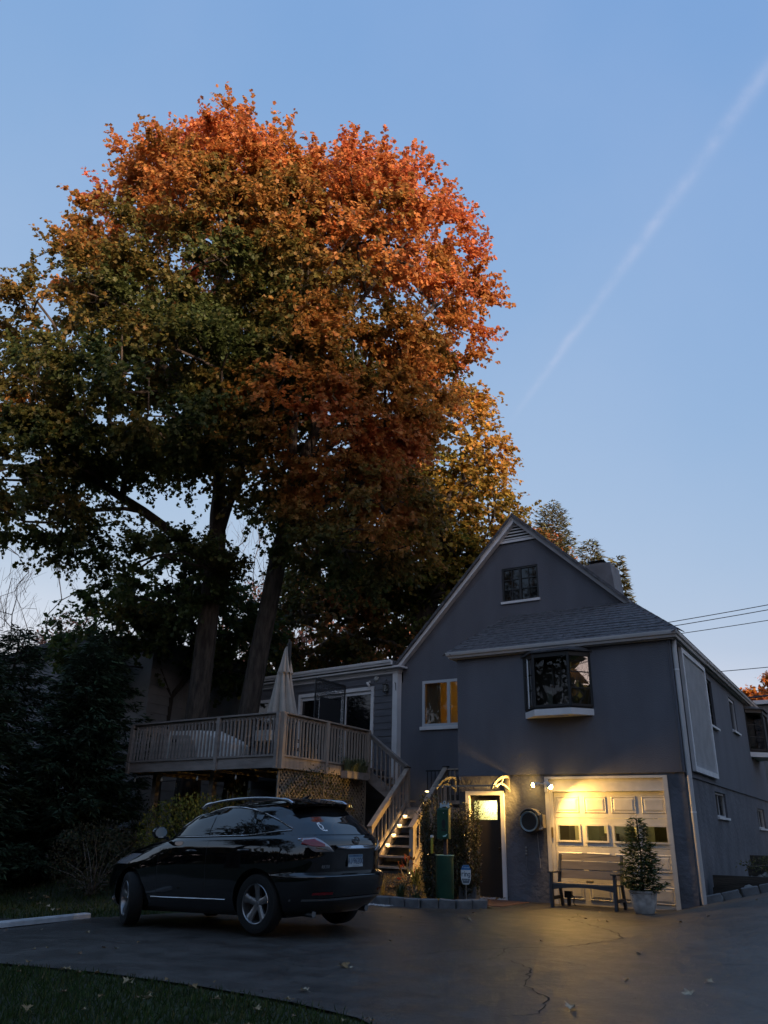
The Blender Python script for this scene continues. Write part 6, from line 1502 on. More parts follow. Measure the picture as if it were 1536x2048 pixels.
def sprays(tips, out_dir, per, length, leaves, size, droop=.35, up=.25, spread=.8):
    """leaf positions: several twigs from each tip, leaves set along each twig"""
    n = len(tips); P = np.repeat(np.asarray(tips, np.float32), per, axis=0); O = np.repeat(np.asarray(out_dir, np.float32), per, axis=0)
    D = unit((O * .75 + rnd(n * per) * spread * .75) * np.array([1, 1, .5]) + np.array([0, 0, up * .7 + .3 * max(0, up - .3)])); L_ = (length * NPR.uniform(.5, 1.25, n * per)).astype(np.float32)
    T = NPR.uniform(.12, 1.0, (n * per, leaves)).astype(np.float32)
    sag_ = -.18 * (T ** 2)[..., None] * L_[:, None, None] * np.array([0, 0, 1.0])
    pts = P[:, None, :] + D[:, None, :] * (T * L_[:, None])[..., None] + sag_ + NPR.normal(size=(n * per, leaves, 3)) * .045
    ax = unit(D[:, None, :] * .45 + NPR.normal(size=(n * per, leaves, 3)) * .50 + np.array([0, 0, -droop * 1.2])); nm_ = unit(NPR.normal(size=(n * per, leaves, 3)) * .38 + np.array([0, 0, .85]) + O[:, None, :] * .55)
    sz = size * NPR.uniform(.65, 1.2, (n * per, leaves)); idx = np.repeat(np.arange(n), per * leaves)
    return pts.reshape(-1, 3), ax.reshape(-1, 3), nm_.reshape(-1, 3), sz.reshape(-1), idx
def blob_points(blobs, total, shell=.62, minz=-9):
    vol = np.array([b[1][0] * b[1][1] * b[1][2] for b in blobs]) ** (2 / 3); cnt = (total * vol / vol.sum()).astype(int); P, O = [], []
    for (c, r), n in zip(blobs, cnt):
        d = unit(rnd(max(4, n))); k = (shell + (1 - shell) * NPR.uniform(0, 1, len(d)) ** .6)[:, None]; p = np.array(c) + d * k * np.array(r); P.append(p); O.append(unit(d / np.array(r)))
    P, O = np.concatenate(P), np.concatenate(O); keep = np.ones(len(P), bool); s = np.zeros(len(P))
    for (c, r) in blobs: keep &= ~((((P - np.array(c)) / (np.array(r) * .52)) ** 2).sum(1) < 1)
    return P[keep], O[keep]
def mixcol(stops, t):
    t = np.clip(t, 0, 1); xs = [s[0] for s in stops]; return np.stack([np.interp(t, xs, [s[1][k] for s in stops]) for k in range(3)], 1)
def jitter(c, v=.25): return np.clip(c * (1 + NPR.normal(size=(len(c), 1)) * v) * (1 + NPR.normal(size=(len(c), 3)) * v * .3), .004, .9)

def tree(name, label, cat, base, trunk, r0, r1, blobs, ntips, per, leaves, size, length, colf, tmpl, m_l, mb_, group=None, shell=.62, tip_r=.012, extra=None, droop=.35, up=.25, pull=.35, ntarget=None, shoots=0, limbs=()):
    """trunk: list of points from the base to the fork"""
    t = thing(name, label, cat, base, group=group)
    P, O = blob_points(blobs, ntips, shell)
    if extra: P = np.concatenate([P, [e[0] for e in extra]]); O = np.concatenate([O, [unit(np.array(e[1], float)) for e in extra]])
    sel = NPR.permutation(len(P))[: (ntarget or len(P))]
    nodes, par, tips = skeleton(trunk, [tuple(P[i] - O[i] * .35) for i in sel], pull, limbs=limbs)
    rs = [lerp(r0, r1, i / (len(trunk) - 1)) for i in range(len(trunk))]; rs[0] *= 1.25
    pts = [Vector(p) for p in trunk]; MB().tube(pts, rs, 14).build('trunk', mb_, t, smooth=70)
    limb_mesh(nodes, par, tip_r, r1 * .95, upto=len(trunk) - 1, name='limbs', m=mb_, parent=t)
    p, a, n, s, idx = sprays(P, O, per, length, leaves, size, droop, up)
    if shoots:     # upright leafy shoots along the top of the crown
        k = np.where((O[:, 2] > .15) & (P[:, 2] > np.percentile(P[:, 2], 35)))[0]; k = k[NPR.permutation(len(k))[:shoots]]
        p2, a2, n2_, s2, i2 = sprays(P[k], unit(O[k] * .5 + np.array([0, 0, 1.0])), 2, 1.35, 30, size, droop, .5, .28)
        p, a, n, s, idx = np.concatenate([p, p2]), np.concatenate([a, a2]), np.concatenate([n, n2_]), np.concatenate([s, s2]), np.concatenate([idx, k[i2]])
    o_ = origin_of(t); me = leaf_mesh('crown', tmpl, p - np.array(o_), a, n, s, colf(p, O[idx], P[idx]), m_l); c = link('crown', me, t)
    return t

# ---- the two big maples behind the deck
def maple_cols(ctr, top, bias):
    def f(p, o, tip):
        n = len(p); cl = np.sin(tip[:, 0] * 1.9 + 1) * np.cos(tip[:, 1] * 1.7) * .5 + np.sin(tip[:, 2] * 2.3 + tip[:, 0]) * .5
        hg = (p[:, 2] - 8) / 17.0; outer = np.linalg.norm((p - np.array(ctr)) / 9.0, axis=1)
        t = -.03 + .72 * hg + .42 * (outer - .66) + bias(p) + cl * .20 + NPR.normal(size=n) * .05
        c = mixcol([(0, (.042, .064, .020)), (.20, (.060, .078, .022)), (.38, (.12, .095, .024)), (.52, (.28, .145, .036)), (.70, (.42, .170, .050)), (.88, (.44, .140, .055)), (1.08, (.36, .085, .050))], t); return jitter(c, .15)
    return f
BIGC = (-12.7, -.3, 17.4)
def B(c, r): return (c, r if isinstance(r, tuple) else (r, r, r))
left_blobs = [B((-14.2, -.6, 19.5), (5.1, 5.0, 5.0)), B((-15.9, -2.7, 15.4), (4.0, 3.8, 4.0)), B((-17.4, -3.8, 10.7), (2.1, 2.2, 2.0)), B((-18.9, -4.2, 12.6), (2.2, 2.2, 2.2)), B((-12.9, -1.2, 21.4), (3.5, 3.5, 3.1)), B((-13.4, -2.4, 13.6), (3.3, 3.0, 2.2)), B((-15.0, -.4, 8.6), (2.3, 2.0, 1.3))]
right_blobs = [B((-9.4, 1.4, 18.2), (4.5, 4.4, 5.0)), B((-9.3, 1.9, 14.9), (2.9, 3.2, 3.3)), B((-10.6, .8, 13.4), (3.6, 3.4, 3.4)), B((-9.4, 1.9, 10.4), (2.4, 2.4, 2.4)), B((-10.9, 1.0, 21.4), (3.3, 3.3, 3.0))]
LL = [[(-13.98, .75, 10.2), (-14.1, .6, 13), (-14.2, .2, 16), (-14.2, -.3, 19), (-14.0, -.6, 21.5)], [(-13.98, .75, 10.2), (-13.2, .6, 12.0), (-12.8, .4, 14.6), (-12.5, .0, 17.5), (-12.4, -.4, 20.0)],
      [(-14.02, .85, 9.0), (-15.4, -.3, 10.4), (-16.8, -1.9, 11.6), (-18.0, -3.2, 12.2)], [(-14.15, .4, 14.5), (-15.6, -1.2, 16.2), (-16.8, -2.6, 17.2)], [(-12.8, .4, 14.6), (-13.2, -1.2, 15.8), (-13.4, -2.6, 16.2)]]
RL = [[(-11.6, 1.7, 11.2), (-10.9, 1.6, 13.5), (-10.3, 1.5, 16), (-10.0, 1.3, 19), (-9.9, 1.1, 21.5)], [(-11.6, 1.7, 11.2), (-11.6, 1.3, 13.6), (-11.3, 1.1, 16.5), (-11.0, .9, 19.8)], [(-11.2, 1.65, 12.4), (-10.0, 2.1, 13.6), (-9.0, 2.3, 15.2), (-8.0, 2.5, 17.0)], [(-10.3, 1.5, 16), (-9.2, 1.2, 17.6), (-7.8, 1.2, 19.2)], [(-11.9, 1.6, 10), (-10.8, 1.6, 10.8), (-9.6, 1.8, 11.2)]]
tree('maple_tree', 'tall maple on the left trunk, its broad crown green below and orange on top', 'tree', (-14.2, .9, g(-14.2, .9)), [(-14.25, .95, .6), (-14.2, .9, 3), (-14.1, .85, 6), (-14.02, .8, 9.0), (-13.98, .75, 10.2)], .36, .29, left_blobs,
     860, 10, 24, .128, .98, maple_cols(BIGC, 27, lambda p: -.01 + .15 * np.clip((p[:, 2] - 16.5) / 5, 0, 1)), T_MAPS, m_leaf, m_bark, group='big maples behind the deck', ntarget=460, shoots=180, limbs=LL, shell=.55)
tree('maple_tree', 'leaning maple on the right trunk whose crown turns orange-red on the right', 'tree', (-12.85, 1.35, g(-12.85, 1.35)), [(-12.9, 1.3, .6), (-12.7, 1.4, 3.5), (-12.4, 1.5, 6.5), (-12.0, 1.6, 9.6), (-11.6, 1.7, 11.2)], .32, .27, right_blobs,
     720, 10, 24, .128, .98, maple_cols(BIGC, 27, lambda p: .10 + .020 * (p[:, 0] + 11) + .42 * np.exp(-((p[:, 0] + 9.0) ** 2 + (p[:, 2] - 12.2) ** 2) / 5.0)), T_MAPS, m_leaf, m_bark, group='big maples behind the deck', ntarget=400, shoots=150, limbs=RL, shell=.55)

# ---- broad gold and green tree behind the house, and its neighbours
def gold_cols(p, o, tip):
    n = len(p); cl = np.sin(tip[:, 0] * 2.1) * np.cos(tip[:, 2] * 1.6) * .6
    t = .30 + .055 * (p[:, 0] + 12) + .035 * (p[:, 2] - 11) + cl * .2 + NPR.normal(size=n) * .09
    return jitter(mixcol([(0, (.048, .070, .018)), (.3, (.085, .105, .022)), (.55, (.24, .17, .03)), (.8, (.38, .20, .04)), (1, (.40, .15, .04))], t), .22)
tree('gold_tree', 'wide gold and green tree with dark spreading limbs right behind the steep gable', 'tree', (-11.9, 10.2, g(-11.9, 10.2)), [(-11.9, 10.2, .5), (-11.85, 10.2, 4), (-11.75, 10.2, 7.5), (-11.5, 10.25, 9.6)], .48, .40,
     [B((-10.8, 10.8, 16.8), (2.6, 2.6, 3.0)), B((-10.1, 11.4, 14.2), (2.3, 2.4, 2.6)), B((-12.4, 9.8, 12.8), (3.2, 2.6, 3.0)), B((-9.9, 12.0, 12.0), (2.4, 2.2, 2.2)), B((-10.5, 10.2, 9.4), (2.8, 2.0, 1.8))],
     620, 6, 12, .17, .9, gold_cols, T_MAPS, m_leaf, m_barkd, ntarget=260)
def under_cols(p, o, tip): n = len(p); return jitter(mixcol([(0, (.045, .070, .022)), (.6, (.075, .095, .025)), (.85, (.22, .15, .035)), (1, (.38, .14, .05))], NPR.beta(1.6, 3.2, n) * .9 + .1 * np.sin(tip[:, 0] * 2)), .25)
def brown_cols(p, o, tip): n = len(p); return jitter(mixcol([(0, (.045, .065, .02)), (.5, (.12, .105, .03)), (.8, (.28, .13, .04)), (1, (.34, .10, .04))], .5 + .25 * np.sin(tip[:, 0] * 1.8) * np.cos(tip[:, 2] * 1.4) + NPR.normal(size=n) * .14), .25)
tree('shaggy_tree', 'two-stemmed tree with pale shaggy bark between the maples and the gable', 'tree', (-15.7, 11.2, g(-15.7, 11.2)), [(-15.7, 11.3, .6), (-15.69, 11.27, 5), (-15.68, 11.3, 8.6), (-15.6, 11.3, 10.2)], .36, .30,
     [B((-14.4, 9.0, 11.6), (2.8, 2.2, 2.4)), B((-14.6, 7.6, 8.6), (2.4, 2.0, 1.7)), B((-12.8, 8.6, 7.2), (2.2, 1.7, 1.5)), B((-13.4, 9.2, 14.6), (2.4, 2.2, 2.2))], 380, 6, 12, .17, .9, brown_cols, T_MAPS, m_leaf,
     mat('pale_shaggy_bark', (.17, .15, .125), .95, var=.5, vscale=4, bump=1.0, bscale=12, stretch=(2.5, 2.5, .5)), ntarget=170)
tree('young_maple', 'dark green young maple filling the gap left of the big trunks', 'tree', (-17.3, 2.6, g(-17.3, 2.6)), [(-17.3, 2.6, .5), (-17.3, 2.6, 3), (-17.25, 2.65, 5.4)], .16, .12,
     [B((-17.4, 2.4, 9.2), (2.0, 1.8, 1.5)), B((-16.6, 3.4, 8.0), (2.2, 1.6, 1.5)), B((-18.3, .8, 7.2), (2.1, 1.8, 1.4)), B((-16.0, 4.4, 7.0), (1.7, 1.5, 1.2))], 260, 6, 12, .17, .8, under_cols, T_MAPS, m_leaf, m_barkd, ntarget=150)
tree('orange_tree', 'orange-leaved tree showing behind the right side of the gable peak', 'tree', (-10.6, 23, g(-10.6, 23)), [(-10.6, 23, .5), (-10.6, 23, 6), (-10.5, 23, 9)], .3, .22,
     [B((-11.4, 22.6, 15.0), (2.0, 2.0, 1.9)), B((-12.6, 23, 14), (2.2, 2.2, 2.2))], 260, 6, 11, .18, .9, lambda p, o, t_: jitter(mixcol([(0, (.12, .09, .02)), (.5, (.36, .14, .03)), (1, (.42, .12, .05))], .55 + NPR.normal(size=len(p)) * .2), .2), T_MAPS, m_leaf, m_barkd, ntarget=110)
tree('orange_tree', 'bright orange tree beyond the thick cables at the right edge', 'tree', (-1.2, 43, 0), [(-1.2, 43, 0), (-1.2, 43, 4), (-1.1, 43, 6.5)], .3, .22,
     [B((-1.6, 42.8, 9.3), (2.6, 2.4, 2.6)), B((1.4, 43.4, 10.6), (2.8, 2.6, 2.6)), B((-3.6, 43.2, 8.6), (2.0, 2.0, 2.0))], 330, 6, 11, .20, .9, lambda p, o, t_: jitter(mixcol([(0, (.25, .10, .02)), (.5, (.46, .17, .03)), (1, (.45, .10, .03))], .5 + NPR.normal(size=len(p)) * .22), .2), T_MAPS, m_leaf, m_barkd, ntarget=110)
for i, (b, h, lb) in enumerate((((-28.5, 21.5), 16.5, 'pinkish autumn tree far behind, seen between the two big trunks'), ((-23.5, 24), 17.0, 'far pinkish autumn tree seen left of the shaggy stems'), ((-34, 12), 12.5, 'far pinkish-brown tree showing through the left evergreens'))):
    tree('far_tree', lb, 'tree', (b[0], b[1], 0), [(b[0], b[1], 0), (b[0], b[1], h * .3), (b[0] + .2, b[1], h * .5)], .3, .2, [B((b[0], b[1], h - 3.4), (3.6, 3.2, 3.2)), B((b[0] + 1.4, b[1] - 1, h - 6.4), (3.2, 3, 2.8))],
         150, 5, 9, .26, 1.2, lambda p, o, t_: jitter(mixcol([(0, (.10, .07, .03)), (.5, (.36, .16, .10)), (1, (.42, .20, .15))], .5 + NPR.normal(size=len(p)) * .22), .2), T_OVAL, m_leaf, m_barkd, group='far autumn trees', ntarget=80)

# ---- bare twiggy trees
def bare_tree(label, x, y, h, spread, n, seed):
    t = thing('bare_tree', label, 'tree', (x, y, g(x, y)), group='bare trees in the distance'); rr = random.Random(seed)
    trunk = [Vector((x, y, 0)), Vector((x + .1, y, h * .2)), Vector((x + .05, y, h * .38))]
    tg = [(x + rr.gauss(0, spread), y + rr.gauss(0, spread), h * rr.uniform(.55, 1.0)) for _ in range(n)]
    nodes, par, tips = skeleton(trunk, tg, .12, .9); limb_mesh(nodes, par, .012, .075, upto=2, name='branches', m=m_twig, parent=t)
    MB().tube(trunk, [.15, .12, .08], 10, cap=False).build('trunk', m_twig, t, smooth=70)
    tw = MB()
    for p in tg:
        for k in range(5):
            d = Vector((rr.gauss(0, .35), rr.gauss(0, .35), rr.uniform(.5, 1))).normalized() * rr.uniform(.6, 1.7); a = Vector(p) - Vector((rr.gauss(0, .3), rr.gauss(0, .3), rr.uniform(0, .8))); tw.tube([a, a + d * .5 + Vector((rr.gauss(0, .05), 0, 0)), a + d], [.010, .008, .004], 3, cap=False)
    props(tw.build('twigs', m_twig, t), kind='stuff'); return t
bare_tree('bare twiggy tree rising behind the dark evergreens at the far left', -33.6, 8.8, 15.6, 2.6, 90, 1)
bare_tree('second bare tree at the left edge of the sky gap', -36.5, 3.5, 14.5, 2.4, 70, 2)
bare_tree('leafless tree seen in the sky between the two maple trunks', -26.2, 17.2, 18.5, 2.0, 60, 3)
bare_tree('leafless tree with pale branches right of the leaning maple trunk', -23.6, 19.0, 19.0, 2.0, 55, 4)

# ---- conifers
def conifer(name, label, cat, x, y, z0, h, rmax, nbr, per, size, col, droop, tmpl, m_, trunk_r=.14, power=.85, tipup=.2, bare=.03, group=None, parent=None, wob=.12):
    t = parent or thing(name, label, cat, (x, y, z0), group=group); pos, ax, nm_, sz, cc = [], [], [], [], []; br = MB()
    for i in range(nbr):
        u = bare + (1 - bare) * (i + NPR.uniform(0, 1)) / nbr; z = z0 + h * u; L_ = rmax * ((1 - u) ** power) * NPR.uniform(.70, 1.12) + .10 * h / 8; a = i * 2.399 + NPR.uniform(-.4, .4)
        d = np.array([math.cos(a), math.sin(a), 0]); p0 = np.array([x, y, z]); pts = []
        for k in range(5):
            s = k / 4; pts.append(p0 + d * L_ * s + np.array([0, 0, -droop * L_ * s * (1 - .6 * s) + tipup * L_ * s * s]))
        if L_ > .3: br.tube([tuple(q_) for q_ in pts], [.022 * L_ + .006, .016 * L_ + .005, .011 * L_ + .004, .007 * L_ + .003, .003], 3, cap=False)
        m = max(4, int(per * (L_ / rmax) ** 1.1)); s = NPR.uniform(.12, 1, m) ** .75; seg = np.minimum(3, (s * 4).astype(int)); fr = s * 4 - seg; PT = np.array(pts); q_ = PT[seg] * (1 - fr)[:, None] + PT[seg + 1] * fr[:, None]
        side = np.array([-math.sin(a), math.cos(a), 0]); sg_ = NPR.choice([-1, 1], m); wd = (1 - s) * .30 * L_ + .05
        q_ = q_ + side * (sg_ * wd * NPR.uniform(0, 1, m))[:, None] + NPR.normal(size=(m, 3)) * wob * (.4 + .3 * rmax)
        A_ = unit(d * NPR.uniform(.5, 1, (m, 1)) + side * (sg_ * NPR.uniform(.2, .9, m))[:, None] + np.array([0, 0, -droop * .5 + tipup * .4]) + NPR.normal(size=(m, 3)) * .22)
        pos.append(q_); ax.append(A_); nm_.append(unit(np.array([0, 0, 1.0]) + NPR.normal(size=(m, 3)) * .4)); sz.append(size * NPR.uniform(.6, 1.2, m)); cc.append(np.full(m, u))
    pos, ax, nm_, sz, cc = map(np.concatenate, (pos, ax, nm_, sz, cc)); c0, c1 = col; tt = np.clip(cc * .4 + NPR.uniform(0, .6, len(cc)), 0, 1)[:, None]; tint = jitter(np.array(c0) * (1 - tt) + np.array(c1) * tt, .25)
    o_ = np.array(origin_of(t)); MB().tube([(x, y, z0 - (.1 if not parent else .0)), (x + .02, y, z0 + h * .5), (x, y, z0 + h * .98)], [trunk_r, trunk_r * .6, .012], 8).build('trunk', m_barkd, t, smooth=70)
    br.build('branches', m_barkd, t); link('crown', leaf_mesh('crown', tmpl, pos - o_, ax, nm_, sz, tint, m_), t); return t
EV = ((.020, .038, .020), (.045, .070, .036))
conifer('evergreen_tree', 'tall feathery dark evergreen in front of the left deck corner', 'evergreen', -14.0, -3.3, g(-14, -3.3), 5.6, 1.75, 125, 430, .20, EV, .42, T_FAN, m_needle, .13, .52, .12, group='dark evergreens on the left', wob=.07)
conifer('evergreen_tree', 'feathery dark evergreen at the left edge, nearest to the lawn', 'evergreen', -14.6, -6.2, g(-14.6, -6.2), 5.5, 2.2, 125, 430, .20, EV, .42, T_FAN, m_needle, .13, .52, .12, group='dark evergreens on the left', wob=.07)
conifer('evergreen_tree', 'dark evergreen between the deck corner and the left tree trunk', 'evergreen', -15.9, -1.5, g(-15.9, -1.5), 6.4, 2.2, 120, 400, .21, EV, .42, T_FAN, m_needle, .13, .55, .12, group='dark evergreens on the left', wob=.07)
conifer('evergreen_tree', 'dark evergreen behind the others at the far left edge', 'evergreen', -18.3, -5.2, g(-18.5, -5.5), 7.2, 2.9, 110, 370, .23, EV, .42, T_FAN, m_needle, .14, .5, .12, group='dark evergreens on the left', wob=.07)
conifer('evergreen_tree', 'dark evergreen filling the gap behind the two front evergreens', 'evergreen', -16.9, -3.6, g(-16.9, -3.6), 6.3, 2.3, 110, 370, .22, EV, .42, T_FAN, m_needle, .13, .5, .12, group='dark evergreens on the left', wob=.07)
conifer('evergreen_tree', 'dark evergreen beyond the left edge of the lawn', 'evergreen', -20.0, -7.4, g(-20, -7.4), 6.8, 2.6, 100, 340, .24, EV, .42, T_FAN, m_needle, .13, .5, .12, group='dark evergreens on the left', wob=.07)
SP = ((.05, .065, .03), (.13, .12, .05))
def spruce(label, x, y, h, r, n): return conifer('spruce_tree', label, 'spruce', x, y, g(x, y), h - 1.3, r, int(n * 1.5), 230, .27, SP, .28, T_FAN, m_needle, .2, .62, .42, .15, group='spruces behind the chimney', wob=.08)
spruce('tall olive spruce rising between the gable peak and the chimney', -8.9, 19.2, 17.0, 2.9, 160); spruce('lower spruce tip close to the left of the chimney', -7.2, 19.6, 14.8, 1.9, 100); spruce('small spruce tip peeping over the right shoulder of the chimney', -5.55, 18.0, 13.4, .9, 60)
conifer('potted_conifer', 'loose green conical conifer growing in the pale grey pot', 'conifer', -.80, -.92, zp + .33, 1.30, .37, 120, 62, .105, ((.035, .06, .022), (.085, .115, .04)), .1, T_NEEDLE if False else T_FAN, m_needle, .022, .55, .30, .0, wob=.045)

# ---- shrubs
def shrub(name, label, cat, c, r, n, size, cols, tmpl, m_=None, stems=14, group=None, droop=.1, upb=.4):
    x, y = c; z0 = g(x, y); t = thing(name, label, cat, (x, y, z0), group=group); P, O = blob_points([((x, y, z0 + r[2] * .95), r)], n, .35); st_ = MB()
    keep = P[:, 2] > z0 + .03; P, O = P[keep], O[keep]
    for k in range(stems):
        q_ = P[NPR.randint(len(P))]; st_.tube([(x + R.gauss(0, .06), y + R.gauss(0, .06), z0), ((x + q_[0]) / 2 + R.gauss(0, .05), (y + q_[1]) / 2 + R.gauss(0, .05), (z0 + q_[2]) / 2 + .1), tuple(q_)], [.014, .010, .004], 4, cap=False)
    st_.build('stems', m_twig, t)
    A_ = unit(O * .6 + rnd(len(P)) * .7 + np.array([0, 0, upb - droop])); tint = jitter(mixcol(cols, NPR.uniform(0, 1, len(P))), .25)
    link('foliage', leaf_mesh('foliage', tmpl, P - np.array([x, y, z0]), A_, unit(rnd(len(P)) * .5 + np.array([0, 0, .8]) + O * .4), size * NPR.uniform(.6, 1.2, len(P)), tint, m_ or m_leaf), t); return t
GR = [(0, (.03, .045, .012)), (1, (.07, .08, .02))]
shrub('forsythia_bush', 'yellow-green bush behind the front of the black car', 'bush', (-9.6, -3.5), (1.35, 1.0, .95), 5200, .075, [(0, (.08, .09, .02)), (.6, (.15, .16, .03)), (1, (.24, .20, .04))], T_OVAL, stems=30)
shrub('dark_bush', 'dark purplish bush between the car nose and the evergreens', 'bush', (-11.2, -4.6), (1.1, .9, .75), 3200, .07, [(0, (.045, .036, .025)), (1, (.085, .075, .035))], T_OVAL, stems=20)
shrub('climbing_shrub', 'tangled shrub climbing the lattice under the right rim of the deck', 'shrub', (-7.95, -1.2), (.65, 1.35, 1.28), 3800, .062, [(0, (.04, .05, .015)), (.6, (.09, .085, .025)), (1, (.16, .10, .03))], T_OVAL, stems=45)
shrub('climbing_shrub', 'leafy shrub at the deck corner above the car roof', 'shrub', (-8.9, -2.95), (.9, .55, 1.05), 2600, .062, [(0, (.03, .04, .014)), (1, (.08, .08, .025))], T_OVAL, stems=30)
shrub('dark_bush', 'low dark bush in the shade under the front of the deck', 'bush', (-10.6, -1.5), (1.7, .7, .75), 3400, .07, [(0, (.035, .045, .02)), (1, (.075, .08, .03))], T_OVAL, stems=20)
shrub('dark_bush', 'dark leafy bush under the left end of the deck', 'bush', (-12.9, -1.4), (1.3, .8, .8), 2600, .07, [(0, (.03, .045, .02)), (1, (.06, .075, .03))], T_OVAL, stems=20)
def columnar(label, x, y, h, r, n):
    z0 = g(x, y) + .04; t = thing('columnar_shrub', label, 'shrub', (x, y, z0), group='narrow twiggy shrubs by the waste station'); st_ = MB(); P, A_ = [], []
    for k in range(26):
        a, rr_ = R.uniform(0, 6.28), r * math.sqrt(R.uniform(.02, 1)); hh = h * R.uniform(.62, 1.0); x1, y1 = x + rr_ * math.cos(a), y + rr_ * math.sin(a)
        pts = [(x + .3 * (x1 - x), y + .3 * (y1 - y), z0), (x + .8 * (x1 - x), y + .8 * (y1 - y), z0 + hh * .3), (x1 + R.gauss(0, .03), y1 + R.gauss(0, .03), z0 + hh * .7), (x1 + R.gauss(0, .05), y1 + R.gauss(0, .05), z0 + hh)]
        st_.tube(pts, [.009, .008, .006, .003], 4, cap=False)
        for q_ in range(int(n / 26)):
            s = R.uniform(.06, 1) * 3; i = min(2, int(s)); p = Vector(pts[i]).lerp(Vector(pts[i + 1]), s - i); P.append(tuple(p + Vector((R.gauss(0, .028), R.gauss(0, .028), 0)))); A_.append((R.gauss(0, .6), R.gauss(0, .6), R.uniform(.1, 1)))
    st_.build('stems', mat('brown_stem', (.10, .07, .045), .8), t)
    P = np.array(P) - np.array([x, y, z0]); link('foliage', leaf_mesh('foliage', T_OVAL, P, np.array(A_), unit(rnd(len(P))), .048 * NPR.uniform(.6, 1.25, len(P)), jitter(mixcol([(0, (.02, .032, .010)), (.7, (.05, .05, .018)), (1, (.12, .075, .03))], NPR.uniform(0, 1, len(P))), .25), mat('glossy_small_leaf', (1, 1, 1), .28, attr='tint', spec=.6, translucent=.1)), t)
columnar('narrow twiggy shrub left of the green waste station', -4.66, -1.85, 2.0, .23, 6800); columnar('narrow twiggy shrub between the waste station and the side door', -4.06, -1.34, 1.86, .24, 6800); columnar('thin twiggy shrub behind the waste station bin', -4.36, -1.50, 1.95, .20, 4600)
def grass_clump(name, label, cat, x, y, z, n, L_, col, w=.012, group=None, spread=.5):
    mb = MB()
    for k in range(n):
        a = R.uniform(0, 6.28); r = R.uniform(0, .08); d = Vector((math.cos(a), math.sin(a), 0)); l = L_ * R.uniform(.5, 1.1); s = d * l * R.uniform(.15, spread); o_ = Vector((x + r * d.x, y + r * d.y, z)); sd_ = Vector((-d.y, d.x, 0)) * w
        p1, p2, p3 = o_ + s * .3 + Vector((0, 0, l * .55)), o_ + s * .75 + Vector((0, 0, l * .82)), o_ + s * 1.25 + Vector((0, 0, l * .78))
        mb.add([o_ - sd_, o_ + sd_, p1 + sd_, p1 - sd_, p2 + sd_ * .7, p2 - sd_ * .7, p3], [(0, 1, 2, 3), (3, 2, 4, 5), (5, 4, 6)])
    o = mb.build(name, mat('blade_' + col[0], col[1], .6, var=.3, vscale=8, translucent=.2)); props(o, label, cat, group); return o
pl = thing('planter_trough', 'trough of arching grassy leaves hung on the right rim of the deck', 'planter', (-8.12, .55, 2.50))
tr = MB(); tr.box((-.10, -.5, .0), (.10, .5, .17)); tr.build('trough', m_deckdark, pl, local=True)
for k in range(5): o = grass_clump('foliage', None, None, -8.12, .15 + k * .2, 2.66, 46, .40, ('variegated', (.16, .18, .09)), .011, spread=.95); M_ = o.data; M_.transform(Matrix.Translation(-Vector(pl.location))); o.parent = pl
gcol = ('olive', (.09, .10, .03)); straw = ('straw', (.22, .18, .08)); deep = ('deep', (.04, .06, .02))
for i, (x, y, n, l, c, lb) in enumerate(((-6.25, -1.55, 60, .55, gcol, 'arching olive grass clump at the foot of the stairs'), (-5.75, -2.0, 50, .42, straw, 'straw-coloured grass tuft near the edging stones'), (-5.35, -1.25, 46, .50, gcol, 'olive grass clump right of the stair foot'),
        (-6.6, -2.1, 50, .5, straw, 'pale straw grass clump behind the car bumper'), (-5.15, -2.2, 40, .34, deep, 'low dark green grassy plant behind the edging stones'), (-4.65, -2.45, 34, .25, deep, 'small dark tuft at the foot of the waste station'))):
    grass_clump('grass_clump', lb, 'grass clump', x, y, g(x, y) + .04, n, l, c, group='clumps in the planting bed')
shrub('red_leaf_plant', 'small plant with a few red leaves at the foot of the stairs', 'plant', (-5.65, -1.05), (.22, .22, .34), 60, .10, [(0, (.30, .03, .02)), (.4, (.24, .05, .02)), (1, (.10, .09, .03))], T_OVAL, stems=10)
shrub('low_bush', 'low pale-leaved bush under the lowest stair lights', 'bush', (-5.95, -1.45), (.45, .36, .15), 260, .055, [(0, (.16, .12, .06)), (1, (.30, .22, .12))], T_OVAL, stems=14)
shrub('low_bush', 'low dark bush behind the edging stones left of the waste station', 'bush', (-5.05, -1.85), (.36, .32, .20), 240, .05, [(0, (.04, .045, .015)), (1, (.10, .085, .03))], T_OVAL, stems=14)
shrub('weeds', 'straggly weeds and stones behind the lower retaining timber', 'weeds', (1.3, 1.6), (.85, .38, .16), 700, .06, [(0, (.05, .06, .02)), (1, (.14, .11, .05))], T_OVAL, stems=10)
MBR = MB()
for i in range(70):
    x, y = R.uniform(.15, 2.4), R.uniform(1.15, 2.2); s = R.uniform(.03, .08); z = g(x, y)
    MBR.add([(x + s * math.cos(k * 1.257 + i), y + s * math.sin(k * 1.257 + i), z - .01) for k in range(5)] + [(x + s * .3 * math.cos(i), y + s * .3 * math.sin(i), z + s * .8)], [(k, (k + 1) % 5, 5) for k in range(5)])
props(MBR.build('rubble', m_rock), 'small stones and rubble behind the lower timber', kind='stuff')

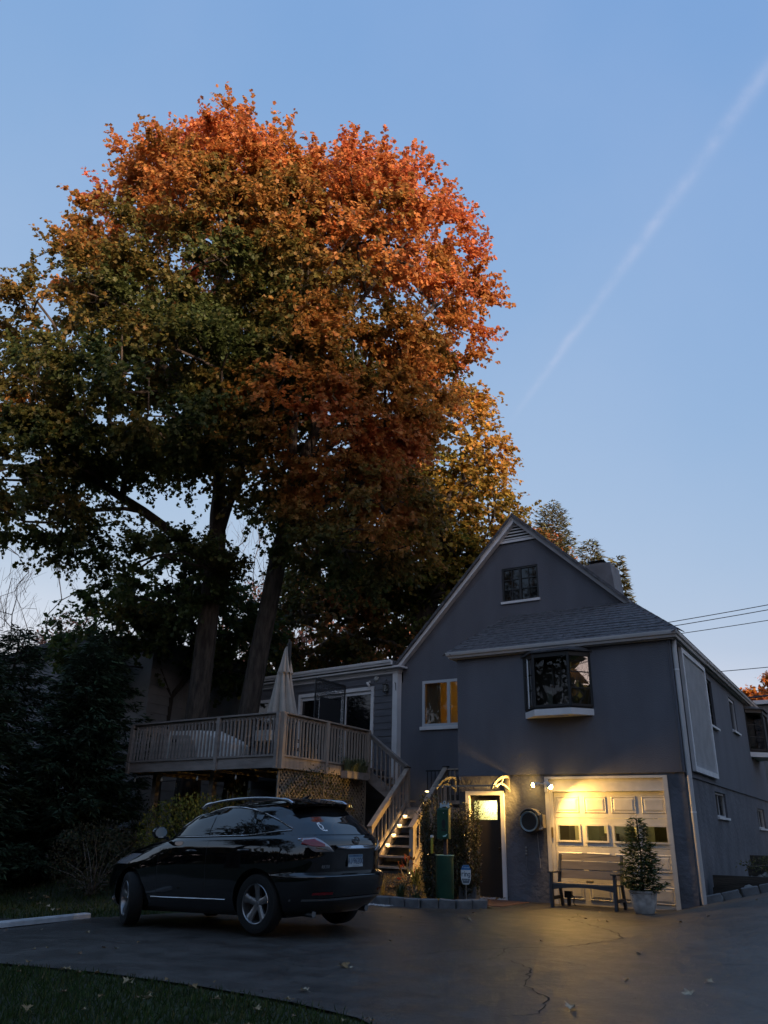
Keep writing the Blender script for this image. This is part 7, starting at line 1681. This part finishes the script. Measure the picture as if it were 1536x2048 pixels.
# ---- lawns: blades of grass as stuff
def lawn(name, poly, n, h, seed, label):
    rr = np.random.RandomState(seed); xs = [p[0] for p in poly]; ys = [p[1] for p in poly]; P = []
    while len(P) < n:
        x, y = rr.uniform(min(xs), max(xs)), rr.uniform(min(ys), max(ys)); c = False; j = len(poly) - 1
        for i in range(len(poly)):
            if (ys[i] > y) != (ys[j] > y) and x < (xs[j] - xs[i]) * (y - ys[i]) / (ys[j] - ys[i]) + xs[i]: c = not c
            j = i
        if c: P.append((x + rr.normal() * .07, y + rr.normal() * .07, g(x, y) - .015))
    P = np.array(P); A_ = unit(rr.normal(size=(n, 3)) * .42 + np.array([0, 0, 1.0])); sz = h * rr.uniform(.5, 1.3, n)
    tint = jitter(mixcol([(0, (.028, .050, .014)), (.7, (.050, .078, .020)), (1, (.11, .10, .04))], rr.uniform(0, 1, n) ** 1.3), .25)
    T_BL = [[(-.09, 0, 0), (.09, 0, 0), (.06, .55, .06), (.0, 1, .22), (-.06, .55, .06)]]
    return props(link(name, leaf_mesh(name, T_BL, P, A_, unit(rr.normal(size=(n, 3)) + np.array([0, 0, .01])), sz, tint, m_leaf)), label, kind='stuff')
LAWN_N = [(-6.5, -11.36), (-4.7, -11.10), (-3.5, -10.87), (-2.27, -10.80), (-1.2, -10.85), (-0.44, -11.0), (0.45, -11.55), (1.1, -12.6), (1.4, -13.6), (-6.5, -13.6)]
lawn('grass', LAWN_N, 26000, .062, 1, 'short dark lawn grass in the near left corner')
lawn('grass', [(-7.95, -5.8), (-8.25, -6.5), (-8.7, -6.8), (-9.2, -7.2), (-10.6, -7.65), (-14, -8.0), (-22, -8.3), (-22, -2.5), (-10, -2.5), (-8, -4.2)], 24000, .085, 2, 'dark lawn between the wheel stop and the evergreens')

# ---- fallen leaves, each one a leaf
fl_me = []
for k, c in enumerate(((.34, .26, .15), (.26, .17, .08), (.40, .34, .24), (.18, .11, .06))):
    mb = MB(); rr = random.Random(k); 
    for poly in T_MAPLE:
        mb.add([(p[0], p[1], p[2] * 2.2 + .10 * math.sin(3 * p[1] + k) + abs(p[0]) * rr.uniform(.2, .5)) for p in poly], [tuple(range(6))])
    mb.tube([(0, 0, .02), (.03, -.22, .05), (.02, -.42, .02)], .018, 4); fl_me.append(mb.mesh('fallen_leaf', mat('fallen_leaf_%s' % 'tan brown pale umber'.split()[k], c, .8, var=.3, vscale=6, translucent=.1)))
def fallen(x, y, s, k, label, group, dz=.016):
    o = inst('fallen_leaf', fl_me[k % 4], None, (x, y, g(x, y) + dz), (R.uniform(-.25, .25), R.uniform(-.25, .25), R.uniform(0, 6.28)), (s, s, s)); props(o, label, 'leaf', group)
tone = ('tan', 'brown', 'pale', 'dark brown')
big = (((.52, -6.3), .11, 2, 'pale curled leaf on the asphalt in front of the plant pot'), ((1.5, -8.4), .12, 2, 'pale folded leaf low on the right of the asphalt'), ((.84, -9.75), .13, 2, 'pale leaf at the bottom edge below the crack'), ((-1.82, -9.15), .13, 1, 'brown maple leaf right of the lawn tip on the asphalt'),
       ((-1.66, -9.2), .07, 2, 'small pale scrap beside the brown maple leaf'), ((-1.32, -10.4), .09, 2, 'thin pale leaf close to the lawn tip'), ((3.4, -2.6), .14, 1, 'brown leaf on the asphalt toward the right edge'), ((.85, -8.1), .07, 0, 'small tan leaf below the worn patch of asphalt'),
       ((-2.6, -4.4), .10, 0, 'tan leaf on the asphalt right of the car bumper'), ((-2.9, -4.0), .12, 3, 'dark leaf by the edging stones near the car'))
for (x, y), s, k, lb in big: fallen(x, y, s, k, lb, None)
for i in range(46):
    x, y = R.uniform(-9.5, 4.0), R.uniform(-10.2, -1.2)
    if -8.6 < x < -2.6 and -8.2 < y < -5.2: y = R.uniform(-10.2, -8.8)
    k = R.randrange(4); fallen(x, y, R.uniform(.035, .075), k, 'small dry leaf lying on the asphalt', 'small dry leaves on the asphalt')
for i in range(34):
    x, y = R.uniform(-5.4, -.4), R.uniform(-12.6, -11.0); k = R.randrange(4); fallen(x, y, R.uniform(.04, .085), (0, 1, 3)[k % 3], 'dry leaf lying in the grass of the near lawn', 'dry leaves on the near lawn', .045)
for i in range(22):
    t_ = R.random() * 5.99; a_, b_ = LAWN_N[1 + int(t_)], LAWN_N[2 + int(t_)]; x, y = lerp(a_[0], b_[0], t_ % 1) + R.gauss(0, .10), lerp(a_[1], b_[1], t_ % 1) + R.gauss(0, .10); fallen(x, y, R.uniform(.035, .075), R.choice((0, 1, 3)), 'dry leaf caught along the curved edge of the near lawn', 'dry leaves along the lawn edge', .03)
for i in range(20):
    x, y = R.uniform(-15, -8.6), R.uniform(-7.4, -4.2); fallen(x, y, R.uniform(.07, .12), R.randrange(4), 'dry leaf lying on the far left lawn', 'dry leaves on the far lawn', .06)

# litter of dry leaves over the planting bed: uncountable
n = 1500; P = np.stack([NPR.uniform(-7.3, -3.7, n), NPR.uniform(-2.5, -.1, n), np.zeros(n)], 1); P[:, 2] = [g(a, b) + .055 + R.uniform(0, .03) for a, b in P[:, :2]]
me = leaf_mesh('leaf_litter', T_OVAL, P, unit(rnd(n) * np.array([1, 1, .25])), unit(rnd(n) * .35 + np.array([0, 0, 1.0])), NPR.uniform(.04, .09, n), jitter(mixcol([(0, (.06, .04, .02)), (.6, (.16, .10, .05)), (1, (.30, .22, .12))], NPR.uniform(0, 1, n)), .2), m_leafd)
props(link('leaf_litter', me), 'dry leaf litter over the planting bed', kind='stuff')

# ---- unseen tree belts, added and shaped for the light, behind and beside the camera: what the car and windows mirror and what shades the yard
def woods(name, arc, ymin, n, h0, h1, size, seed, label):
    rr = np.random.RandomState(seed); th = rr.uniform(arc[0], arc[1], n); rad_ = arc[2] + rr.normal(size=n) * 3.0; top = h0 + (h1 - h0) * (.5 + .3 * np.sin(th * 11) + .2 * np.sin(th * 29 + 1)); z = top * rr.uniform(0, 1, n) ** .8
    P = np.stack([-2 + rad_ * np.cos(th), -6 + rad_ * np.sin(th), z], 1)
    tint = jitter(mixcol([(0, (.03, .04, .015)), (.6, (.06, .06, .02)), (1, (.16, .09, .03))], rr.uniform(0, 1, n)), .25)
    return props(link(name, leaf_mesh(name, T_OVAL, P, unit(rr.normal(size=(n, 3))), unit(rr.normal(size=(n, 3))), size * rr.uniform(.6, 1.3, n), tint, m_leaf)), label, kind='stuff')
woods('woods', (rad(-78), rad(-12.5), 47), 0, 9200, 16.0, 19.0, 2.4, 5, 'unseen belt of trees added across the road to shade the yard')
woods('woods', (rad(-185), rad(-78), 47), 0, 5200, 7.0, 10.0, 2.4, 9, 'lower unseen belt of trees on the left, kept low for sky light')
woods('woods', (rad(-6), rad(25), 47), 0, 2500, 12.0, 15.5, 2.4, 7, 'belt of trees beyond the right end of the road')
woods('woods', (rad(25), rad(175), 75), 0, 9000, 8.0, 11.0, 3.0, 6, 'low belt of trees far behind the houses')
# two street trees standing near the photographer: the car and the panes mirror their branches
def street_tree(x, y, h, r, lb):
    tree('street_tree', lb, 'tree', (x, y, g(x, y)), [(x, y, -.4), (x, y, h * .2), (x + .1, y, h * .34)], .32, .25, [B((x, y, h * .66), (r, r, h * .26)), B((x + r * .5, y - r * .3, h * .55), (r * .7, r * .7, h * .2))], 240, 6, 10, .30, 1.3,
         lambda p, o, t_: jitter(mixcol([(0, (.03, .045, .012)), (.6, (.09, .08, .02)), (1, (.24, .11, .03))], NPR.uniform(0, 1, len(p))), .2), T_OVAL, m_leaf, m_barkd, ntarget=120)
street_tree(-13.8, -15.4, 14, 2.9, 'lawn tree left of the photographer'); street_tree(-14, -26, 19, 5.6, 'tall street tree across the road')
woods('woods', (rad(-17), rad(-3), 76), 0, 2600, 15.0, 17.0, 2.6, 8, 'far unseen belt of trees added to block the sun through the gap')
for i, (x, y) in enumerate(((36, -14.5), (39, -18.5), (33, -11.5))):
    bare_tree(('nearest', 'farthest', 'leftmost')[i] + ' bare tree at the right end of the road', x, y, 15 + i, 2.4, 60, 20 + i)
